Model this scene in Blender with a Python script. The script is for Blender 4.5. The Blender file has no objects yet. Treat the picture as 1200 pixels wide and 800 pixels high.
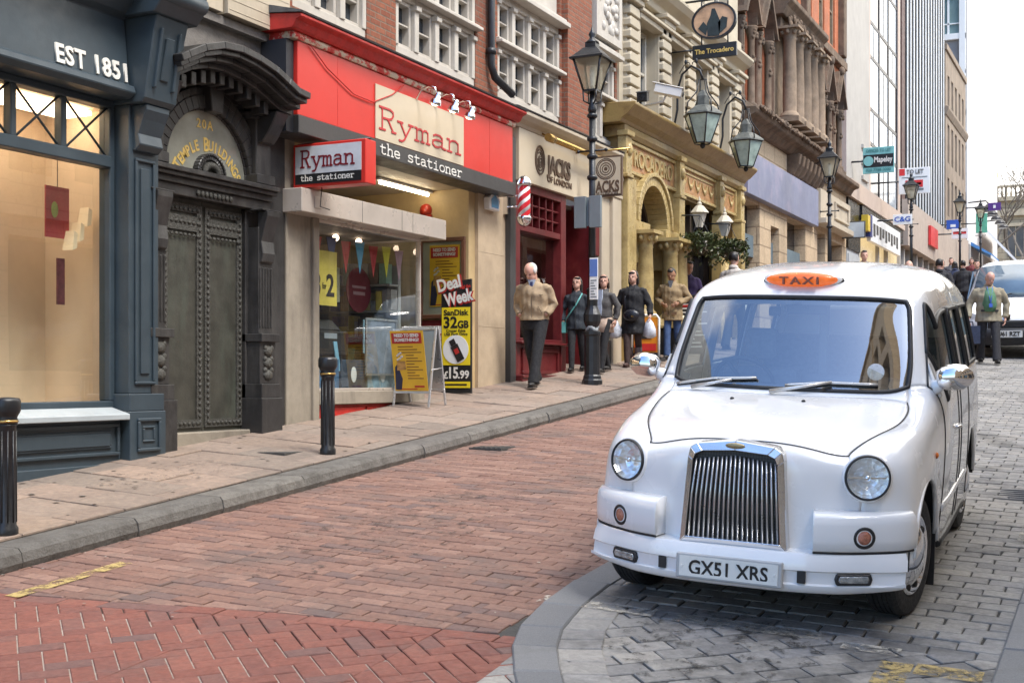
import bpy, math, random
import numpy as np
from mathutils import Vector, Matrix
random.seed(11); rnd = random.random
SC = bpy.context.scene; COL = SC.collection
R_ = math.radians; PI = math.pi

# ---------------------------------------------------------------- camera, sky, sun, exposure
cam = bpy.data.cameras.new('camera'); camo = bpy.data.objects.new('camera', cam); COL.objects.link(camo)
cam.sensor_width = 36; cam.lens = 45; cam.shift_y = .0375; cam.clip_start = .05; cam.clip_end = 3000
camo.location = (0, 0, 1.9); camo.rotation_euler = (R_(90), 0, R_(25.95))
SC.camera = camo
W = bpy.data.worlds.new('World'); SC.world = W; W.use_nodes = True
SUN_EL, SUN_AZ = 56, 112          # azimuth clockwise from +Y (up the street)
nt = W.node_tree; bg = nt.nodes['Background']
sky = nt.nodes.new('ShaderNodeTexSky'); sky.sky_type = 'NISHITA'; sky.sun_disc = False
sky.sun_elevation = R_(SUN_EL); sky.sun_rotation = R_(SUN_AZ); sky.air_density = 1.0; sky.dust_density = 1.2; sky.ozone_density = 1.0
# thin bright cloud: solid up the street, broken over the photographer
def wn(t, **k):
    n = nt.nodes.new(t)
    for a, b in k.items(): setattr(n, a, b)
    return n
tc = wn('ShaderNodeTexCoord'); sp = wn('ShaderNodeSeparateXYZ'); nt.links.new(tc.outputs['Generated'], sp.inputs[0])
nz = wn('ShaderNodeTexNoise'); nz.inputs['Scale'].default_value = 2.6; nz.inputs['Detail'].default_value = 9; nz.inputs['Roughness'].default_value = .55; nt.links.new(tc.outputs['Generated'], nz.inputs['Vector'])
ma = wn('ShaderNodeMath', operation='MULTIPLY_ADD'); nt.links.new(sp.outputs[1], ma.inputs[0]); ma.inputs[1].default_value = .75; nt.links.new(nz.outputs['Fac'], ma.inputs[2])
mr = wn('ShaderNodeMapRange'); mr.interpolation_type = 'SMOOTHSTEP'; mr.inputs[1].default_value = .27; mr.inputs[2].default_value = .60; nt.links.new(ma.outputs[0], mr.inputs[0])
mc = wn('ShaderNodeMix', data_type='RGBA'); nt.links.new(mr.outputs[0], mc.inputs[0]); gn = wn('ShaderNodeMix', data_type='RGBA', blend_type='MULTIPLY'); gn.inputs[0].default_value = 1; nt.links.new(sky.outputs[0], gn.inputs[6]); gn.inputs[7].default_value = (1.05, 1.22, 1.42, 1); nt.links.new(gn.outputs[2], mc.inputs[6]); mc.inputs[7].default_value = (9.2, 8.9, 8.4, 1)
nt.links.new(mc.outputs[2], bg.inputs[0]); bg.inputs[1].default_value = .13
sl = bpy.data.lights.new('sun', 'SUN'); sl.energy = 1.75; sl.angle = R_(18); sl.color = (1, .95, .88)
so = bpy.data.objects.new('sun', sl); COL.objects.link(so)
sd = Vector((math.sin(R_(SUN_AZ))*math.cos(R_(SUN_EL)), math.cos(R_(SUN_AZ))*math.cos(R_(SUN_EL)), math.sin(R_(SUN_EL))))
so.rotation_euler = sd.to_track_quat('Z', 'Y').to_euler(); so.location = (0, -20, 40)
SC.view_settings.view_transform = 'Standard'; SC.view_settings.look = 'None'
SC.view_settings.exposure = 1.3; SC.view_settings.gamma = 1; SC.view_settings.use_curve_mapping = False
SC.render.engine = 'CYCLES'
SC.cycles.max_bounces = 8; SC.cycles.transparent_max_bounces = 12; SC.cycles.sample_clamp_indirect = 6

# ---------------------------------------------------------------- materials
MATS = {}
def _n(nt, t, **k):
    n = nt.nodes.new(t)
    for a, b in k.items(): setattr(n, a, b)
    return n
def _mixc(nt, fac, a, b, mode='MIX'):
    m = _n(nt, 'ShaderNodeMix', data_type='RGBA', blend_type=mode)
    for s, v in ((m.inputs[0], fac), (m.inputs[6], a), (m.inputs[7], b)):
        if hasattr(v, 'is_output'): nt.links.new(v, s)
        elif isinstance(v, (int, float)): s.default_value = v
        else: s.default_value = (*v, 1) if len(v) == 3 else v
    return m.outputs[2]
def _noise(nt, scale, detail=4, rough=.6, vec=None, lo=.35, hi=.65):
    t = _n(nt, 'ShaderNodeTexNoise'); t.inputs['Scale'].default_value = scale; t.inputs['Detail'].default_value = detail
    t.inputs['Roughness'].default_value = rough
    if vec is not None: nt.links.new(vec, t.inputs['Vector'])
    m = _n(nt, 'ShaderNodeMapRange'); m.inputs[1].default_value = lo; m.inputs[2].default_value = hi
    nt.links.new(t.outputs['Fac'], m.inputs[0]); return m.outputs[0]
def mat(name, col, rough=.6, var=.12, scale=3., bump=.08, bscale=40., metal=0., spec=.5, dirt=None, dscale=1.2, dlo=.55, dhi=.72,
        island=None, coat=0., emit=None, estr=0., streak=False):
    """painted / stone / metal surface with own tonal noise, optional dirt patches, per-piece tint and fine bump"""
    if name in MATS: return MATS[name]
    m = bpy.data.materials.new(name); m.use_nodes = True; nt = m.node_tree; b = nt.nodes['Principled BSDF']
    geo = _n(nt, 'ShaderNodeNewGeometry'); pos = geo.outputs['Position']
    c = _mixc(nt, _noise(nt, scale, 5, .65, pos), tuple(x*(1-var) for x in col), tuple(min(1, x*(1+var)) for x in col))
    if island:
        rp = _n(nt, 'ShaderNodeValToRGB'); els = rp.color_ramp.elements
        while len(els) < len(island): els.new(.5)
        for i, k in enumerate(island): els[i].position = i/(len(island)-1); els[i].color = (*k, 1)
        nt.links.new(geo.outputs['Random Per Island'], rp.inputs[0])
        c = _mixc(nt, .85, c, rp.outputs[0])
        c = _mixc(nt, _noise(nt, scale*3, 5, .7, pos), c, _mixc(nt, 1., c, (.72, .72, .74), 'MULTIPLY'))
    if dirt:
        if streak:
            mp = _n(nt, 'ShaderNodeMapping'); mp.inputs['Scale'].default_value = (1, 1, .18); nt.links.new(pos, mp.inputs[0]); dv = mp.outputs[0]
        else: dv = pos
        c = _mixc(nt, _noise(nt, dscale, 8, .72, dv, dlo, dhi), c, dirt)
    nt.links.new(c, b.inputs['Base Color'])
    rr = _n(nt, 'ShaderNodeMapRange'); rr.inputs[3].default_value = max(.02, rough*.85); rr.inputs[4].default_value = min(1, rough*1.15)
    nt.links.new(_noise(nt, scale*2.3, 4, .6, pos), rr.inputs[0]); nt.links.new(rr.outputs[0], b.inputs['Roughness'])
    b.inputs['Metallic'].default_value = metal; b.inputs['Specular IOR Level'].default_value = spec
    b.inputs['Coat Weight'].default_value = coat; b.inputs['Coat Roughness'].default_value = .04
    if bump:
        bp = _n(nt, 'ShaderNodeBump'); bp.inputs['Strength'].default_value = bump; bp.inputs['Distance'].default_value = .01
        nt.links.new(_noise(nt, bscale, 6, .7, pos, .2, .8), bp.inputs['Height']); nt.links.new(bp.outputs[0], b.inputs['Normal'])
    if emit:
        b.inputs['Emission Color'].default_value = (*emit, 1); b.inputs['Emission Strength'].default_value = estr
    MATS[name] = m; return m
def brickmat(name, c1, c2, mortar, L=.225, H=.075, mode='wall', joint=.01, bump=.6, dirt=(.1, .07, .06), rough=.85):
    """brick or ashlar coursing laid on the facade: (Y+X, Z) on walls, (X, Y) on the ground"""
    if name in MATS: return MATS[name]
    m = bpy.data.materials.new(name); m.use_nodes = True; nt = m.node_tree; b = nt.nodes['Principled BSDF']
    geo = _n(nt, 'ShaderNodeNewGeometry'); pos = geo.outputs['Position']
    sx = _n(nt, 'ShaderNodeSeparateXYZ'); nt.links.new(pos, sx.inputs[0]); cx = _n(nt, 'ShaderNodeCombineXYZ')
    if mode == 'wall':
        ad = _n(nt, 'ShaderNodeMath', operation='ADD'); nt.links.new(sx.outputs[0], ad.inputs[0]); nt.links.new(sx.outputs[1], ad.inputs[1])
        nt.links.new(ad.outputs[0], cx.inputs[0]); nt.links.new(sx.outputs[2], cx.inputs[1])
    else:
        nt.links.new(sx.outputs[0], cx.inputs[0]); nt.links.new(sx.outputs[1], cx.inputs[1])
    bt = _n(nt, 'ShaderNodeTexBrick'); nt.links.new(cx.outputs[0], bt.inputs['Vector'])
    bt.inputs['Scale'].default_value = 1; bt.inputs['Brick Width'].default_value = L; bt.inputs['Row Height'].default_value = H
    bt.inputs['Mortar Size'].default_value = joint; bt.inputs['Mortar Smooth'].default_value = .3; bt.inputs['Bias'].default_value = 0
    bt.inputs['Color1'].default_value = (*c1, 1); bt.inputs['Color2'].default_value = (*c2, 1); bt.inputs['Mortar'].default_value = (*mortar, 1)
    c = _mixc(nt, _noise(nt, 22, 5, .7, pos), bt.outputs[0], _mixc(nt, 1., bt.outputs[0], (.7, .7, .7), 'MULTIPLY'))
    c = _mixc(nt, _noise(nt, .9, 8, .7, pos, .52, .8), c, dirt)
    nt.links.new(c, b.inputs['Base Color']); b.inputs['Roughness'].default_value = rough
    bp = _n(nt, 'ShaderNodeBump'); bp.inputs['Strength'].default_value = bump; bp.inputs['Distance'].default_value = .006; bp.invert = True
    nt.links.new(bt.outputs['Fac'], bp.inputs['Height'])
    b2 = _n(nt, 'ShaderNodeBump'); b2.inputs['Strength'].default_value = .25; b2.inputs['Distance'].default_value = .004
    nt.links.new(_noise(nt, 70, 5, .7, pos, .2, .8), b2.inputs['Height']); nt.links.new(bp.outputs[0], b2.inputs['Normal'])
    nt.links.new(b2.outputs[0], b.inputs['Normal']); MATS[name] = m; return m
def glassmat(name, tint=(.9, .95, .95), ior=1.5, rough=.0, gain=1.0, wave=0.):
    if name in MATS: return MATS[name]
    m = bpy.data.materials.new(name); m.use_nodes = True; nt = m.node_tree; nt.nodes.clear()
    out = _n(nt, 'ShaderNodeOutputMaterial'); mx = _n(nt, 'ShaderNodeMixShader'); tr = _n(nt, 'ShaderNodeBsdfTransparent')
    gl = _n(nt, 'ShaderNodeBsdfGlossy'); fr = _n(nt, 'ShaderNodeFresnel'); fr.inputs[0].default_value = ior
    tr.inputs[0].default_value = (*tint, 1); gl.inputs['Roughness'].default_value = rough; gl.inputs[0].default_value = (gain, gain, gain, 1)
    if wave:
        bp = _n(nt, 'ShaderNodeBump'); bp.inputs['Strength'].default_value = wave; bp.inputs['Distance'].default_value = .02
        g = _n(nt, 'ShaderNodeNewGeometry'); nt.links.new(_noise(nt, 1.1, 1, .4, g.outputs['Position'], .1, .9), bp.inputs['Height'])
        nt.links.new(bp.outputs[0], gl.inputs['Normal'])
    gb = _n(nt, 'ShaderNodeNewGeometry'); iv = _n(nt, 'ShaderNodeMath', operation='SUBTRACT'); iv.inputs[0].default_value = 1; nt.links.new(gb.outputs['Backfacing'], iv.inputs[1])
    mu = _n(nt, 'ShaderNodeMath', operation='MULTIPLY'); nt.links.new(fr.outputs[0], mu.inputs[0]); nt.links.new(iv.outputs[0], mu.inputs[1])
    nt.links.new(mu.outputs[0], mx.inputs[0]); nt.links.new(tr.outputs[0], mx.inputs[1]); nt.links.new(gl.outputs[0], mx.inputs[2])
    nt.links.new(mx.outputs[0], out.inputs[0]); MATS[name] = m; return m

# ---------------------------------------------------------------- mesh collector
class M:
    def __init__(s): s.v = []; s.f = []; s.s = []
    def add(s, vs, fs, smooth=False):
        o = len(s.v); s.v += [tuple(p) for p in vs]; s.f += [tuple(o+i for i in f) for f in fs]; s.s += [smooth]*len(fs); return s
    def box(s, x0, x1, y0, y1, z0, z1):
        x0, x1 = min(x0, x1), max(x0, x1); y0, y1 = min(y0, y1), max(y0, y1); z0, z1 = min(z0, z1), max(z0, z1)
        return s.add([(x0,y0,z0),(x1,y0,z0),(x1,y1,z0),(x0,y1,z0),(x0,y0,z1),(x1,y0,z1),(x1,y1,z1),(x0,y1,z1)],
                     [(3,2,1,0),(4,5,6,7),(0,1,5,4),(1,2,6,5),(2,3,7,6),(3,0,4,7)])
    def hexa(s, b, t): return s.add(list(b)+list(t), [(3,2,1,0),(4,5,6,7),(0,1,5,4),(1,2,6,5),(2,3,7,6),(3,0,4,7)])
    def prism(s, pts, axis, a0, a1, smooth=False):
        """pts counter-clockwise polygon; axis x: (y,z), y: (x,z), z: (x,y)"""
        def P(p, a): return (a, p[0], p[1]) if axis == 'x' else ((p[0], a, p[1]) if axis == 'y' else (p[0], p[1], a))
        n = len(pts); vs = [P(p, a0) for p in pts]+[P(p, a1) for p in pts]
        s.add(vs, [tuple(range(n-1, -1, -1)), tuple(range(n, 2*n))])
        o = len(s.v)-2*n
        for i in range(n): j = (i+1) % n; s.f.append((o+i, o+j, o+n+j, o+n+i)); s.s.append(smooth)
        return s
    def band(s, outer, inner, axis, a0, a1):
        """solid strip between two open polylines of equal length, extruded along axis"""
        for i in range(len(outer)-1): s.prism([inner[i], outer[i], outer[i+1], inner[i+1]], axis, a0, a1)
        return s
    def arc(s, yc, zc, r0, r1, x0, x1, a0=0, a1=180, n=18, ky=1.):
        A = [R_(a0+(a1-a0)*i/n) for i in range(n+1)]
        f = lambda r: [(yc+ky*r*math.cos(a), zc+r*math.sin(a)) for a in A]
        return s.band(f(r1), f(r0), 'x', x0, x1)
    def tube(s, pts, r, n=8, caps=True, ell=1., up=None):
        pts = [Vector(p) for p in pts]; k = len(pts); rs = r if isinstance(r, (list, tuple)) else [r]*k
        o = len(s.v); pu = None
        for i, p in enumerate(pts):
            t = (pts[min(i+1, k-1)]-pts[max(i-1, 0)]).normalized()
            if pu is None:
                u = Vector(up) if up else (Vector((0,0,1)) if abs(t.z) < .9 else Vector((1,0,0)))
            else: u = pu
            u = (u-t*u.dot(t)).normalized(); w = t.cross(u); pu = u
            ra = rs[i]; ra, rb = ra if isinstance(ra, tuple) else (ra, ra*ell)
            for j in range(n):
                a = 2*PI*j/n; s.v.append(tuple(p+u*ra*math.cos(a)+w*rb*math.sin(a)))
        for i in range(k-1):
            for j in range(n):
                q = (j+1) % n; s.f.append((o+i*n+j, o+i*n+q, o+(i+1)*n+q, o+(i+1)*n+j)); s.s.append(True)
        if caps: s.f += [tuple(o+j for j in range(n-1, -1, -1)), tuple(o+(k-1)*n+j for j in range(n))]; s.s += [False]*2
        return s
    def lathe(s, c, prof, n=16, axis='z', smooth=True, ph=0.):
        """prof: (r, h) along axis from c; closes ends where r > 0"""
        o = len(s.v); c = Vector(c); k = len(prof)
        for r, h in prof:
            for j in range(n):
                a = 2*PI*j/n+ph; p = (r*math.cos(a), r*math.sin(a), h)
                if axis == 'x': p = (h, p[0], p[1])
                elif axis == 'y': p = (p[1], h, p[0])
                s.v.append(tuple(c+Vector(p)))
        for i in range(k-1):
            for j in range(n):
                q = (j+1) % n; s.f.append((o+i*n+j, o+i*n+q, o+(i+1)*n+q, o+(i+1)*n+j)); s.s.append(smooth)
        s.f += [tuple(o+j for j in range(n-1, -1, -1)), tuple(o+(k-1)*n+j for j in range(n))]; s.s += [False]*2
        return s
    def ball(s, c, rx, ry=None, rz=None, n=12, m=8):
        ry = ry or rx; rz = rz or rx
        pr = [(math.sin(PI*(i+.02)/(m+.04)), -math.cos(PI*(i+.02)/(m+.04))) for i in range(m+1)]; t = M().lathe((0,0,0), pr, n)
        return s.add([(c[0]+p[0]*rx, c[1]+p[1]*ry, c[2]+p[2]*rz) for p in t.v], t.f, True)
    def tf(s, mtx):
        s.v = [tuple(mtx @ Vector(p)) for p in s.v]; return s
    def join(s, o): 
        k = len(s.v); s.v += o.v; s.f += [tuple(k+i for i in f) for f in o.f]; s.s += o.s; return s
def obj(name, m, material, parent=None, bev=0., seg=1, smooth=None, kind=None, label=None):
    me = bpy.data.meshes.new(name); me.from_pydata(m.v, [], m.f); me.validate()
    if len(me.polygons) == len(m.s): me.polygons.foreach_set('use_smooth', m.s if smooth is None else [smooth]*len(m.s))
    me.materials.append(material); me.update()
    o = bpy.data.objects.new(name, me); COL.objects.link(o)
    if parent is not None: attach(o, parent)
    if bev:
        b = o.modifiers.new('edge', 'BEVEL'); b.width = bev; b.segments = seg; b.limit_method = 'ANGLE'; b.angle_limit = R_(40)
    if kind: o['kind'] = kind
    if label: o['label'] = label
    return o
def obj_each(name, m, material, parent=None, gap=.03, **k):
    """one object per separate piece: connected islands whose boxes touch stay together"""
    par = list(range(len(m.v)))
    def find(a):
        while par[a] != a: par[a] = par[par[a]]; a = par[a]
        return a
    for f in m.f:
        for i in f[1:]: par[find(i)] = find(f[0])
    isl = {}
    for i in range(len(m.v)): isl.setdefault(find(i), []).append(i)
    bx = []
    for r, vs in isl.items():
        a = np.array([m.v[i] for i in vs]); bx.append([{r}, a.min(0)-gap/2, a.max(0)+gap/2])
    ch = True
    while ch:
        ch = False
        for i in range(len(bx)):
            for j in range(i+1, len(bx)):
                if (bx[i][1] <= bx[j][2]).all() and (bx[j][1] <= bx[i][2]).all():
                    bx[i] = [bx[i][0] | bx[j][0], np.minimum(bx[i][1], bx[j][1]), np.maximum(bx[i][2], bx[j][2])]; bx.pop(j); ch = True; break
            if ch: break
    out = []
    for rs, _, _ in bx:
        q = M(); mp = {}
        for f, s in zip(m.f, m.s):
            if find(f[0]) in rs:
                for i in f:
                    if i not in mp: mp[i] = len(q.v); q.v.append(m.v[i])
                q.f.append(tuple(mp[i] for i in f)); q.s.append(s)
        out.append(obj(name, q, material, parent, **k))
    return out
def wornpaint(name, col, cover=.5):
    """road paint worn through to the stone in patches"""
    if name in MATS: return MATS[name]
    m = bpy.data.materials.new(name); m.use_nodes = True; nt = m.node_tree; b = nt.nodes['Principled BSDF']; b.inputs['Roughness'].default_value = .75
    g = _n(nt, 'ShaderNodeNewGeometry'); b.inputs['Base Color'].default_value = (*col, 1)
    nt.links.new(_mixc(nt, _noise(nt, 30, 4, .7, g.outputs['Position']), col, tuple(c*.72 for c in col)), b.inputs['Base Color'])
    nt.links.new(_noise(nt, 11, 9, .78, g.outputs['Position'], cover-.05, cover+.07), b.inputs['Alpha']); MATS[name] = m; return m
def attach(o, p):
    o.parent = p
    mw = p.matrix_basis if p.parent is None else p.parent.matrix_basis @ p.matrix_parent_inverse @ p.matrix_basis
    if p.parent is not None:                       # parts sit at their thing's origin
        q = p.parent; o.matrix_parent_inverse = (q.matrix_basis @ p.matrix_parent_inverse @ p.matrix_basis).inverted()
    else: o.matrix_parent_inverse = p.matrix_basis.inverted()
def thing(name, label, cat, loc=(0, 0, 0), group=None):
    o = bpy.data.objects.new(name, None); COL.objects.link(o); o.empty_display_size = .2
    o.matrix_basis = Matrix.Translation(Vector(loc)); o['label'] = label; o['category'] = cat
    if group: o['group'] = group
    return o
def tag(o, label, cat, group=None):
    o['label'] = label; o['category'] = cat
    if group: o['group'] = group
    return o
def dup(root, delta=(0, 0, 0), label=None, rotz=0., scale=1.):
    """copy of a thing with copies of its parts and sub-parts, moved by delta (turned about its own base)"""
    c = root.copy(); COL.objects.link(c)
    mb = root.matrix_basis
    c.matrix_basis = Matrix.Translation(Vector(delta)) @ mb @ Matrix.Rotation(rotz, 4, 'Z') @ Matrix.Scale(scale, 4)
    if label: c['label'] = label
    def rec(a, b):
        for ch in list(a.children):
            d = ch.copy(); COL.objects.link(d); d.parent = b; d.matrix_parent_inverse = ch.matrix_parent_inverse.copy(); rec(ch, d)
    rec(root, c); return c
YZ = (Vector((0,1,0)), Vector((0,0,1)))       # sign on the left-hand facades, read from the street
XZ = (Vector((1,0,0)), Vector((0,0,1)))       # sign facing down the street
def text(name, s, size, material, parent, at, axes=YZ, depth=.004, align='CENTER', bold=0., sx=1., space=1., fit=None, tilt=0.):
    cu = bpy.data.curves.new(name, 'FONT'); cu.body = s; cu.size = size; cu.align_x = align; cu.align_y = 'CENTER'
    cu.extrude = depth; cu.offset = bold; cu.space_character = space; cu.resolution_u = 3
    t = bpy.data.objects.new(name, cu); COL.objects.link(t); bpy.context.view_layer.update()
    dg = bpy.context.evaluated_depsgraph_get(); me = bpy.data.meshes.new_from_object(t.evaluated_get(dg)); bpy.data.objects.remove(t)
    r, u = axes; n = r.cross(u)
    xs = [v.co.x for v in me.vertices] or [0]; w = max(xs)-min(xs)
    if fit and w: sx = fit/w
    ct, st = math.cos(tilt), math.sin(tilt)
    for v in me.vertices:
        x, y = v.co.x*sx, v.co.y; x, y = x*ct-y*st, x*st+y*ct
        v.co = Vector(at)+r*x+u*y+n*v.co.z
    me.materials.clear(); me.materials.append(material)
    o = bpy.data.objects.new(name, me); COL.objects.link(o)
    if parent is not None: attach(o, parent)
    return o
# slab-serif letters drawn as flat strokes on a 0..6 x 0..10 cell (x-height 6)
SLAB = {'R': ([(1,0),(1,10)], [(1,10),(3.8,10),(4.9,9.2),(5,7.6),(4.4,6),(3.4,5.3),(1,5.3)], [(3,5.3),(5,0)], [(0,0),(2.1,0)], [(0,10),(1,10)], [(4.4,0),(6,0)]),
 'y': ([(1,6),(3,.4)], [(5.2,6),(2.6,-1.6),(1.8,-2.6),(.6,-2.6)], [(0,6),(2,6)], [(4.2,6),(6,6)]),
 'm': ([(.8,0),(.8,6)], [(.8,4.8),(1.6,5.8),(2.4,5.9),(3,5),(3,0)], [(3,4.8),(3.8,5.8),(4.6,5.9),(5.2,5),(5.2,0)], [(0,6),(.8,6)], [(0,0),(1.6,0)], [(2.4,0),(3.7,0)], [(4.5,0),(6,0)]),
 'a': ([(.9,5.2),(1.8,6),(3.6,6),(4.5,5),(4.5,.4),(6,0)], [(4.5,3.6),(2,3.5),(.7,2.8),(.6,1),(1.6,0),(3,.1),(4.5,1.4)]),
 'n': ([(1,0),(1,6)], [(1,4.6),(2.2,5.8),(3.6,6),(4.8,5),(4.8,0)], [(0,6),(1,6)], [(0,0),(2.1,0)], [(3.8,0),(6,0)]),
 't': ([(2,8.4),(2,1.2),(2.8,.1),(4.2,.1),(5.4,.8)], [(.4,6),(5,6)]),
 'h': ([(1,0),(1,10)], [(1,4.6),(2.2,5.8),(3.6,6),(4.8,5),(4.8,0)], [(0,10),(1,10)], [(0,0),(2.1,0)], [(3.8,0),(6,0)]),
 'e': ([(.7,3.1),(5.3,3.1),(5,4.8),(4,6),(2,6),(.8,4.8),(.6,3),(.9,1.2),(2.2,.1),(4,.1),(5.3,.9)],),
 's': ([(5,6),(5,4.9),(4.2,5.9),(2,6),(.9,5),(1.2,3.7),(4.6,2.6),(5.2,1.2),(4,.1),(1.8,.1),(.8,1),(.8,0)],),
 'i': ([(1,6),(3,6),(3,0)], [(.8,0),(5.2,0)], [(2.7,8),(3.3,8)]),
 'o': ([(3,6),(1.4,5.6),(.6,4),(.6,2),(1.4,.4),(3,0),(4.6,.4),(5.4,2),(5.4,4),(4.6,5.6),(3,6)],),
 'r': ([(1.6,0),(1.6,6)], [(1.6,4.2),(2.8,5.7),(4.2,6),(5.4,5.4)], [(.4,6),(1.6,6)], [(.4,0),(3.4,0)]), ' ': ()}
def slab(name, s, h, w, material, parent, at, axes=YZ, stroke=.9, pitch=6.6, depth=.006):
    """at = left end of the baseline; h height of a capital, w total width"""
    m = M(); r, u = axes; n = r.cross(u); kx = w/(pitch*len(s)-.6); kz = h/10; x = 0.
    for ch in s:
        for st in SLAB[ch]:
            for (a, b), (c, d) in zip(st[:-1], st[1:]):
                p = Vector(((x+a)*kx, b*kz)); q = Vector(((x+c)*kx, d*kz)); t = (q-p); t.normalize()
                o = Vector((-t.y, t.x))*stroke*kz*.5; p = p-t*stroke*kz*.25; q = q+t*stroke*kz*.25
                P = lambda v, e: Vector(at)+r*v.x+u*v.y+n*e
                e = depth*(1+.06*rnd())
                m.hexa([P(p-o,0), P(q-o,0), P(q+o,0), P(p+o,0)], [P(p-o,e), P(q-o,e), P(q+o,e), P(p+o,e)])
        x += pitch
    return obj(name, m, material, parent)

# ---------------------------------------------------------------- ground levels
def gz(x, y): 
    yy = min(y, 100)
    return .0833*yy-.045*max(-12, min(x, 6))
def pz(x, y):
    zk = .0833*y+.045*6.1+.125; zf = 1.22+.086*(y-8.47)
    return zk+(zf-zk)*max(0, min(1.3, (-6.1-x)/1.8))
# ================================================================ ground, road, pavement
brk = [(.185,.102,.077), (.235,.14,.106), (.155,.088,.07), (.275,.172,.133), (.20,.112,.085), (.125,.092,.087)]
MROAD = mat('road brick', (.34,.16,.115), .8, .15, 9, .35, 90, island=brk, dirt=(.10,.08,.072), dscale=.9, dlo=.5, dhi=.74)
MRAMP = mat('ramp brick', (.38,.10,.06), .75, .15, 9, .35, 90, island=[(.205,.078,.057), (.18,.068,.052), (.24,.096,.07), (.155,.064,.053), (.21,.083,.061), (.115,.084,.08)], dirt=(.12,.075,.065), dscale=1.1, dlo=.52, dhi=.78)
MSETT = mat('grey setts', (.22,.215,.205), .75, .15, 9, .4, 70, island=[(.29,.28,.265), (.36,.345,.315), (.235,.23,.225), (.40,.375,.335), (.31,.305,.30)], dirt=(.07,.067,.063), dscale=1.1, dlo=.5, dhi=.68)
MSLAB = mat('paving slabs', (.36,.28,.22), .85, .12, 6, .3, 60, island=[(.27,.20,.152), (.24,.182,.145), (.32,.235,.18), (.205,.168,.138), (.29,.225,.18), (.255,.175,.132)], dirt=(.15,.115,.095), dscale=.9, dlo=.48, dhi=.72)
MKERB = mat('granite kerb', (.17,.16,.145), .9, .35, 40, 1., 30, dirt=(.075,.068,.06), dscale=6, dlo=.42, dhi=.7, island=[(.17,.155,.14),(.21,.195,.17),(.14,.132,.12)])
MGRAN = mat('pale granite band', (.19,.195,.20), .7, .22, 60, .3, 90, island=[(.18,.185,.19),(.22,.222,.225),(.155,.16,.168)], dirt=(.13,.13,.13), dscale=2)
MJOINT = mat('joint sand', (.10,.08,.065), .95, .25, 30, .5, 80)
MJOINTR = mat('pale ramp joint', (.30,.25,.215), .95, .2, 30, .4, 80)
MJOINTG = mat('grey joint sand', (.055,.053,.05), .95, .25, 30, .5, 80)
MYEL = wornpaint('yellow road paint', (.46,.34,.13), .485)
MWHT = wornpaint('worn white road paint', (.55,.51,.43), .5)

def clip(poly, reg):
    out = poly
    for i in range(len(reg)):
        a, b = reg[i], reg[(i+1) % len(reg)]; src, out = out, []
        if not src: return []
        f = lambda p: (b[0]-a[0])*(p[1]-a[1])-(b[1]-a[1])*(p[0]-a[0])
        for k in range(len(src)):
            p, q = src[k], src[(k+1) % len(src)]; fp, fq = f(p), f(q)
            if fp >= 0: out.append(p)
            if (fp >= 0) != (fq >= 0):
                t = fp/(fp-fq); out.append((p[0]+(q[0]-p[0])*t, p[1]+(q[1]-p[1])*t))
    return out
def lay(m, poly, zf, jit=.003, lift=0., bev=.006, deep=.03):
    """one paver: bevelled stone with a slightly tilted top"""
    n = len(poly)
    if n < 3: return
    cx = sum(p[0] for p in poly)/n; cy = sum(p[1] for p in poly)/n
    ar = abs(sum(poly[i][0]*poly[(i+1)%n][1]-poly[(i+1)%n][0]*poly[i][1] for i in range(n)))/2
    if ar < 4e-4: return
    dz = (rnd()-.5)*2*jit+lift; tx, ty = (rnd()-.5)*.02, (rnd()-.5)*.02
    sc = lambda p: (cx+(p[0]-cx)*max(0, 1-bev/max(.02, math.hypot(p[0]-cx, p[1]-cy))*1.3), cy+(p[1]-cy)*max(0, 1-bev/max(.02, math.hypot(p[0]-cx, p[1]-cy))*1.3))
    vs = []
    for p in poly: q = sc(p); vs.append((q[0], q[1], zf(*q)+dz+tx*(q[0]-cx)+ty*(q[1]-cy)))
    for p in poly: vs.append((p[0], p[1], zf(*p)+dz-bev*.7))
    for p in poly: vs.append((p[0], p[1], zf(*p)-deep))
    fs = [tuple(range(n))]
    for k in (0, n):
        for i in range(n): j = (i+1) % n; fs.append((k+n+i, k+n+j, k+j, k+i))
    m.add(vs, fs)
def bond(m, reg, L, Wd, j, zf, ang=0., half=.5, lift=0., wob=.004, jit=.003):
    ca, sa = math.cos(ang), math.sin(ang)
    inv = [(p[0]*ca+p[1]*sa, -p[0]*sa+p[1]*ca) for p in reg]
    u0, u1 = min(p[0] for p in inv), max(p[0] for p in inv); v0, v1 = min(p[1] for p in inv), max(p[1] for p in inv)
    for r in range(int(v0/Wd)-1, int(v1/Wd)+2):
        sh = (r % 2)*L*half+(rnd()-.5)*L*.12
        for k in range(int((u0-sh)/L)-1, int((u1-sh)/L)+2):
            u, v = k*L+sh, r*Wd; e = lambda: (rnd()-.5)*wob
            q = [(u+j/2+e(), v+j/2+e()), (u+L-j/2+e(), v+j/2+e()), (u+L-j/2+e(), v+Wd-j/2+e()), (u+j/2+e(), v+Wd-j/2+e())]
            q = [(p[0]*ca-p[1]*sa, p[0]*sa+p[1]*ca) for p in q]
            lay(m, clip(q, reg), zf, jit, lift)
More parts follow.
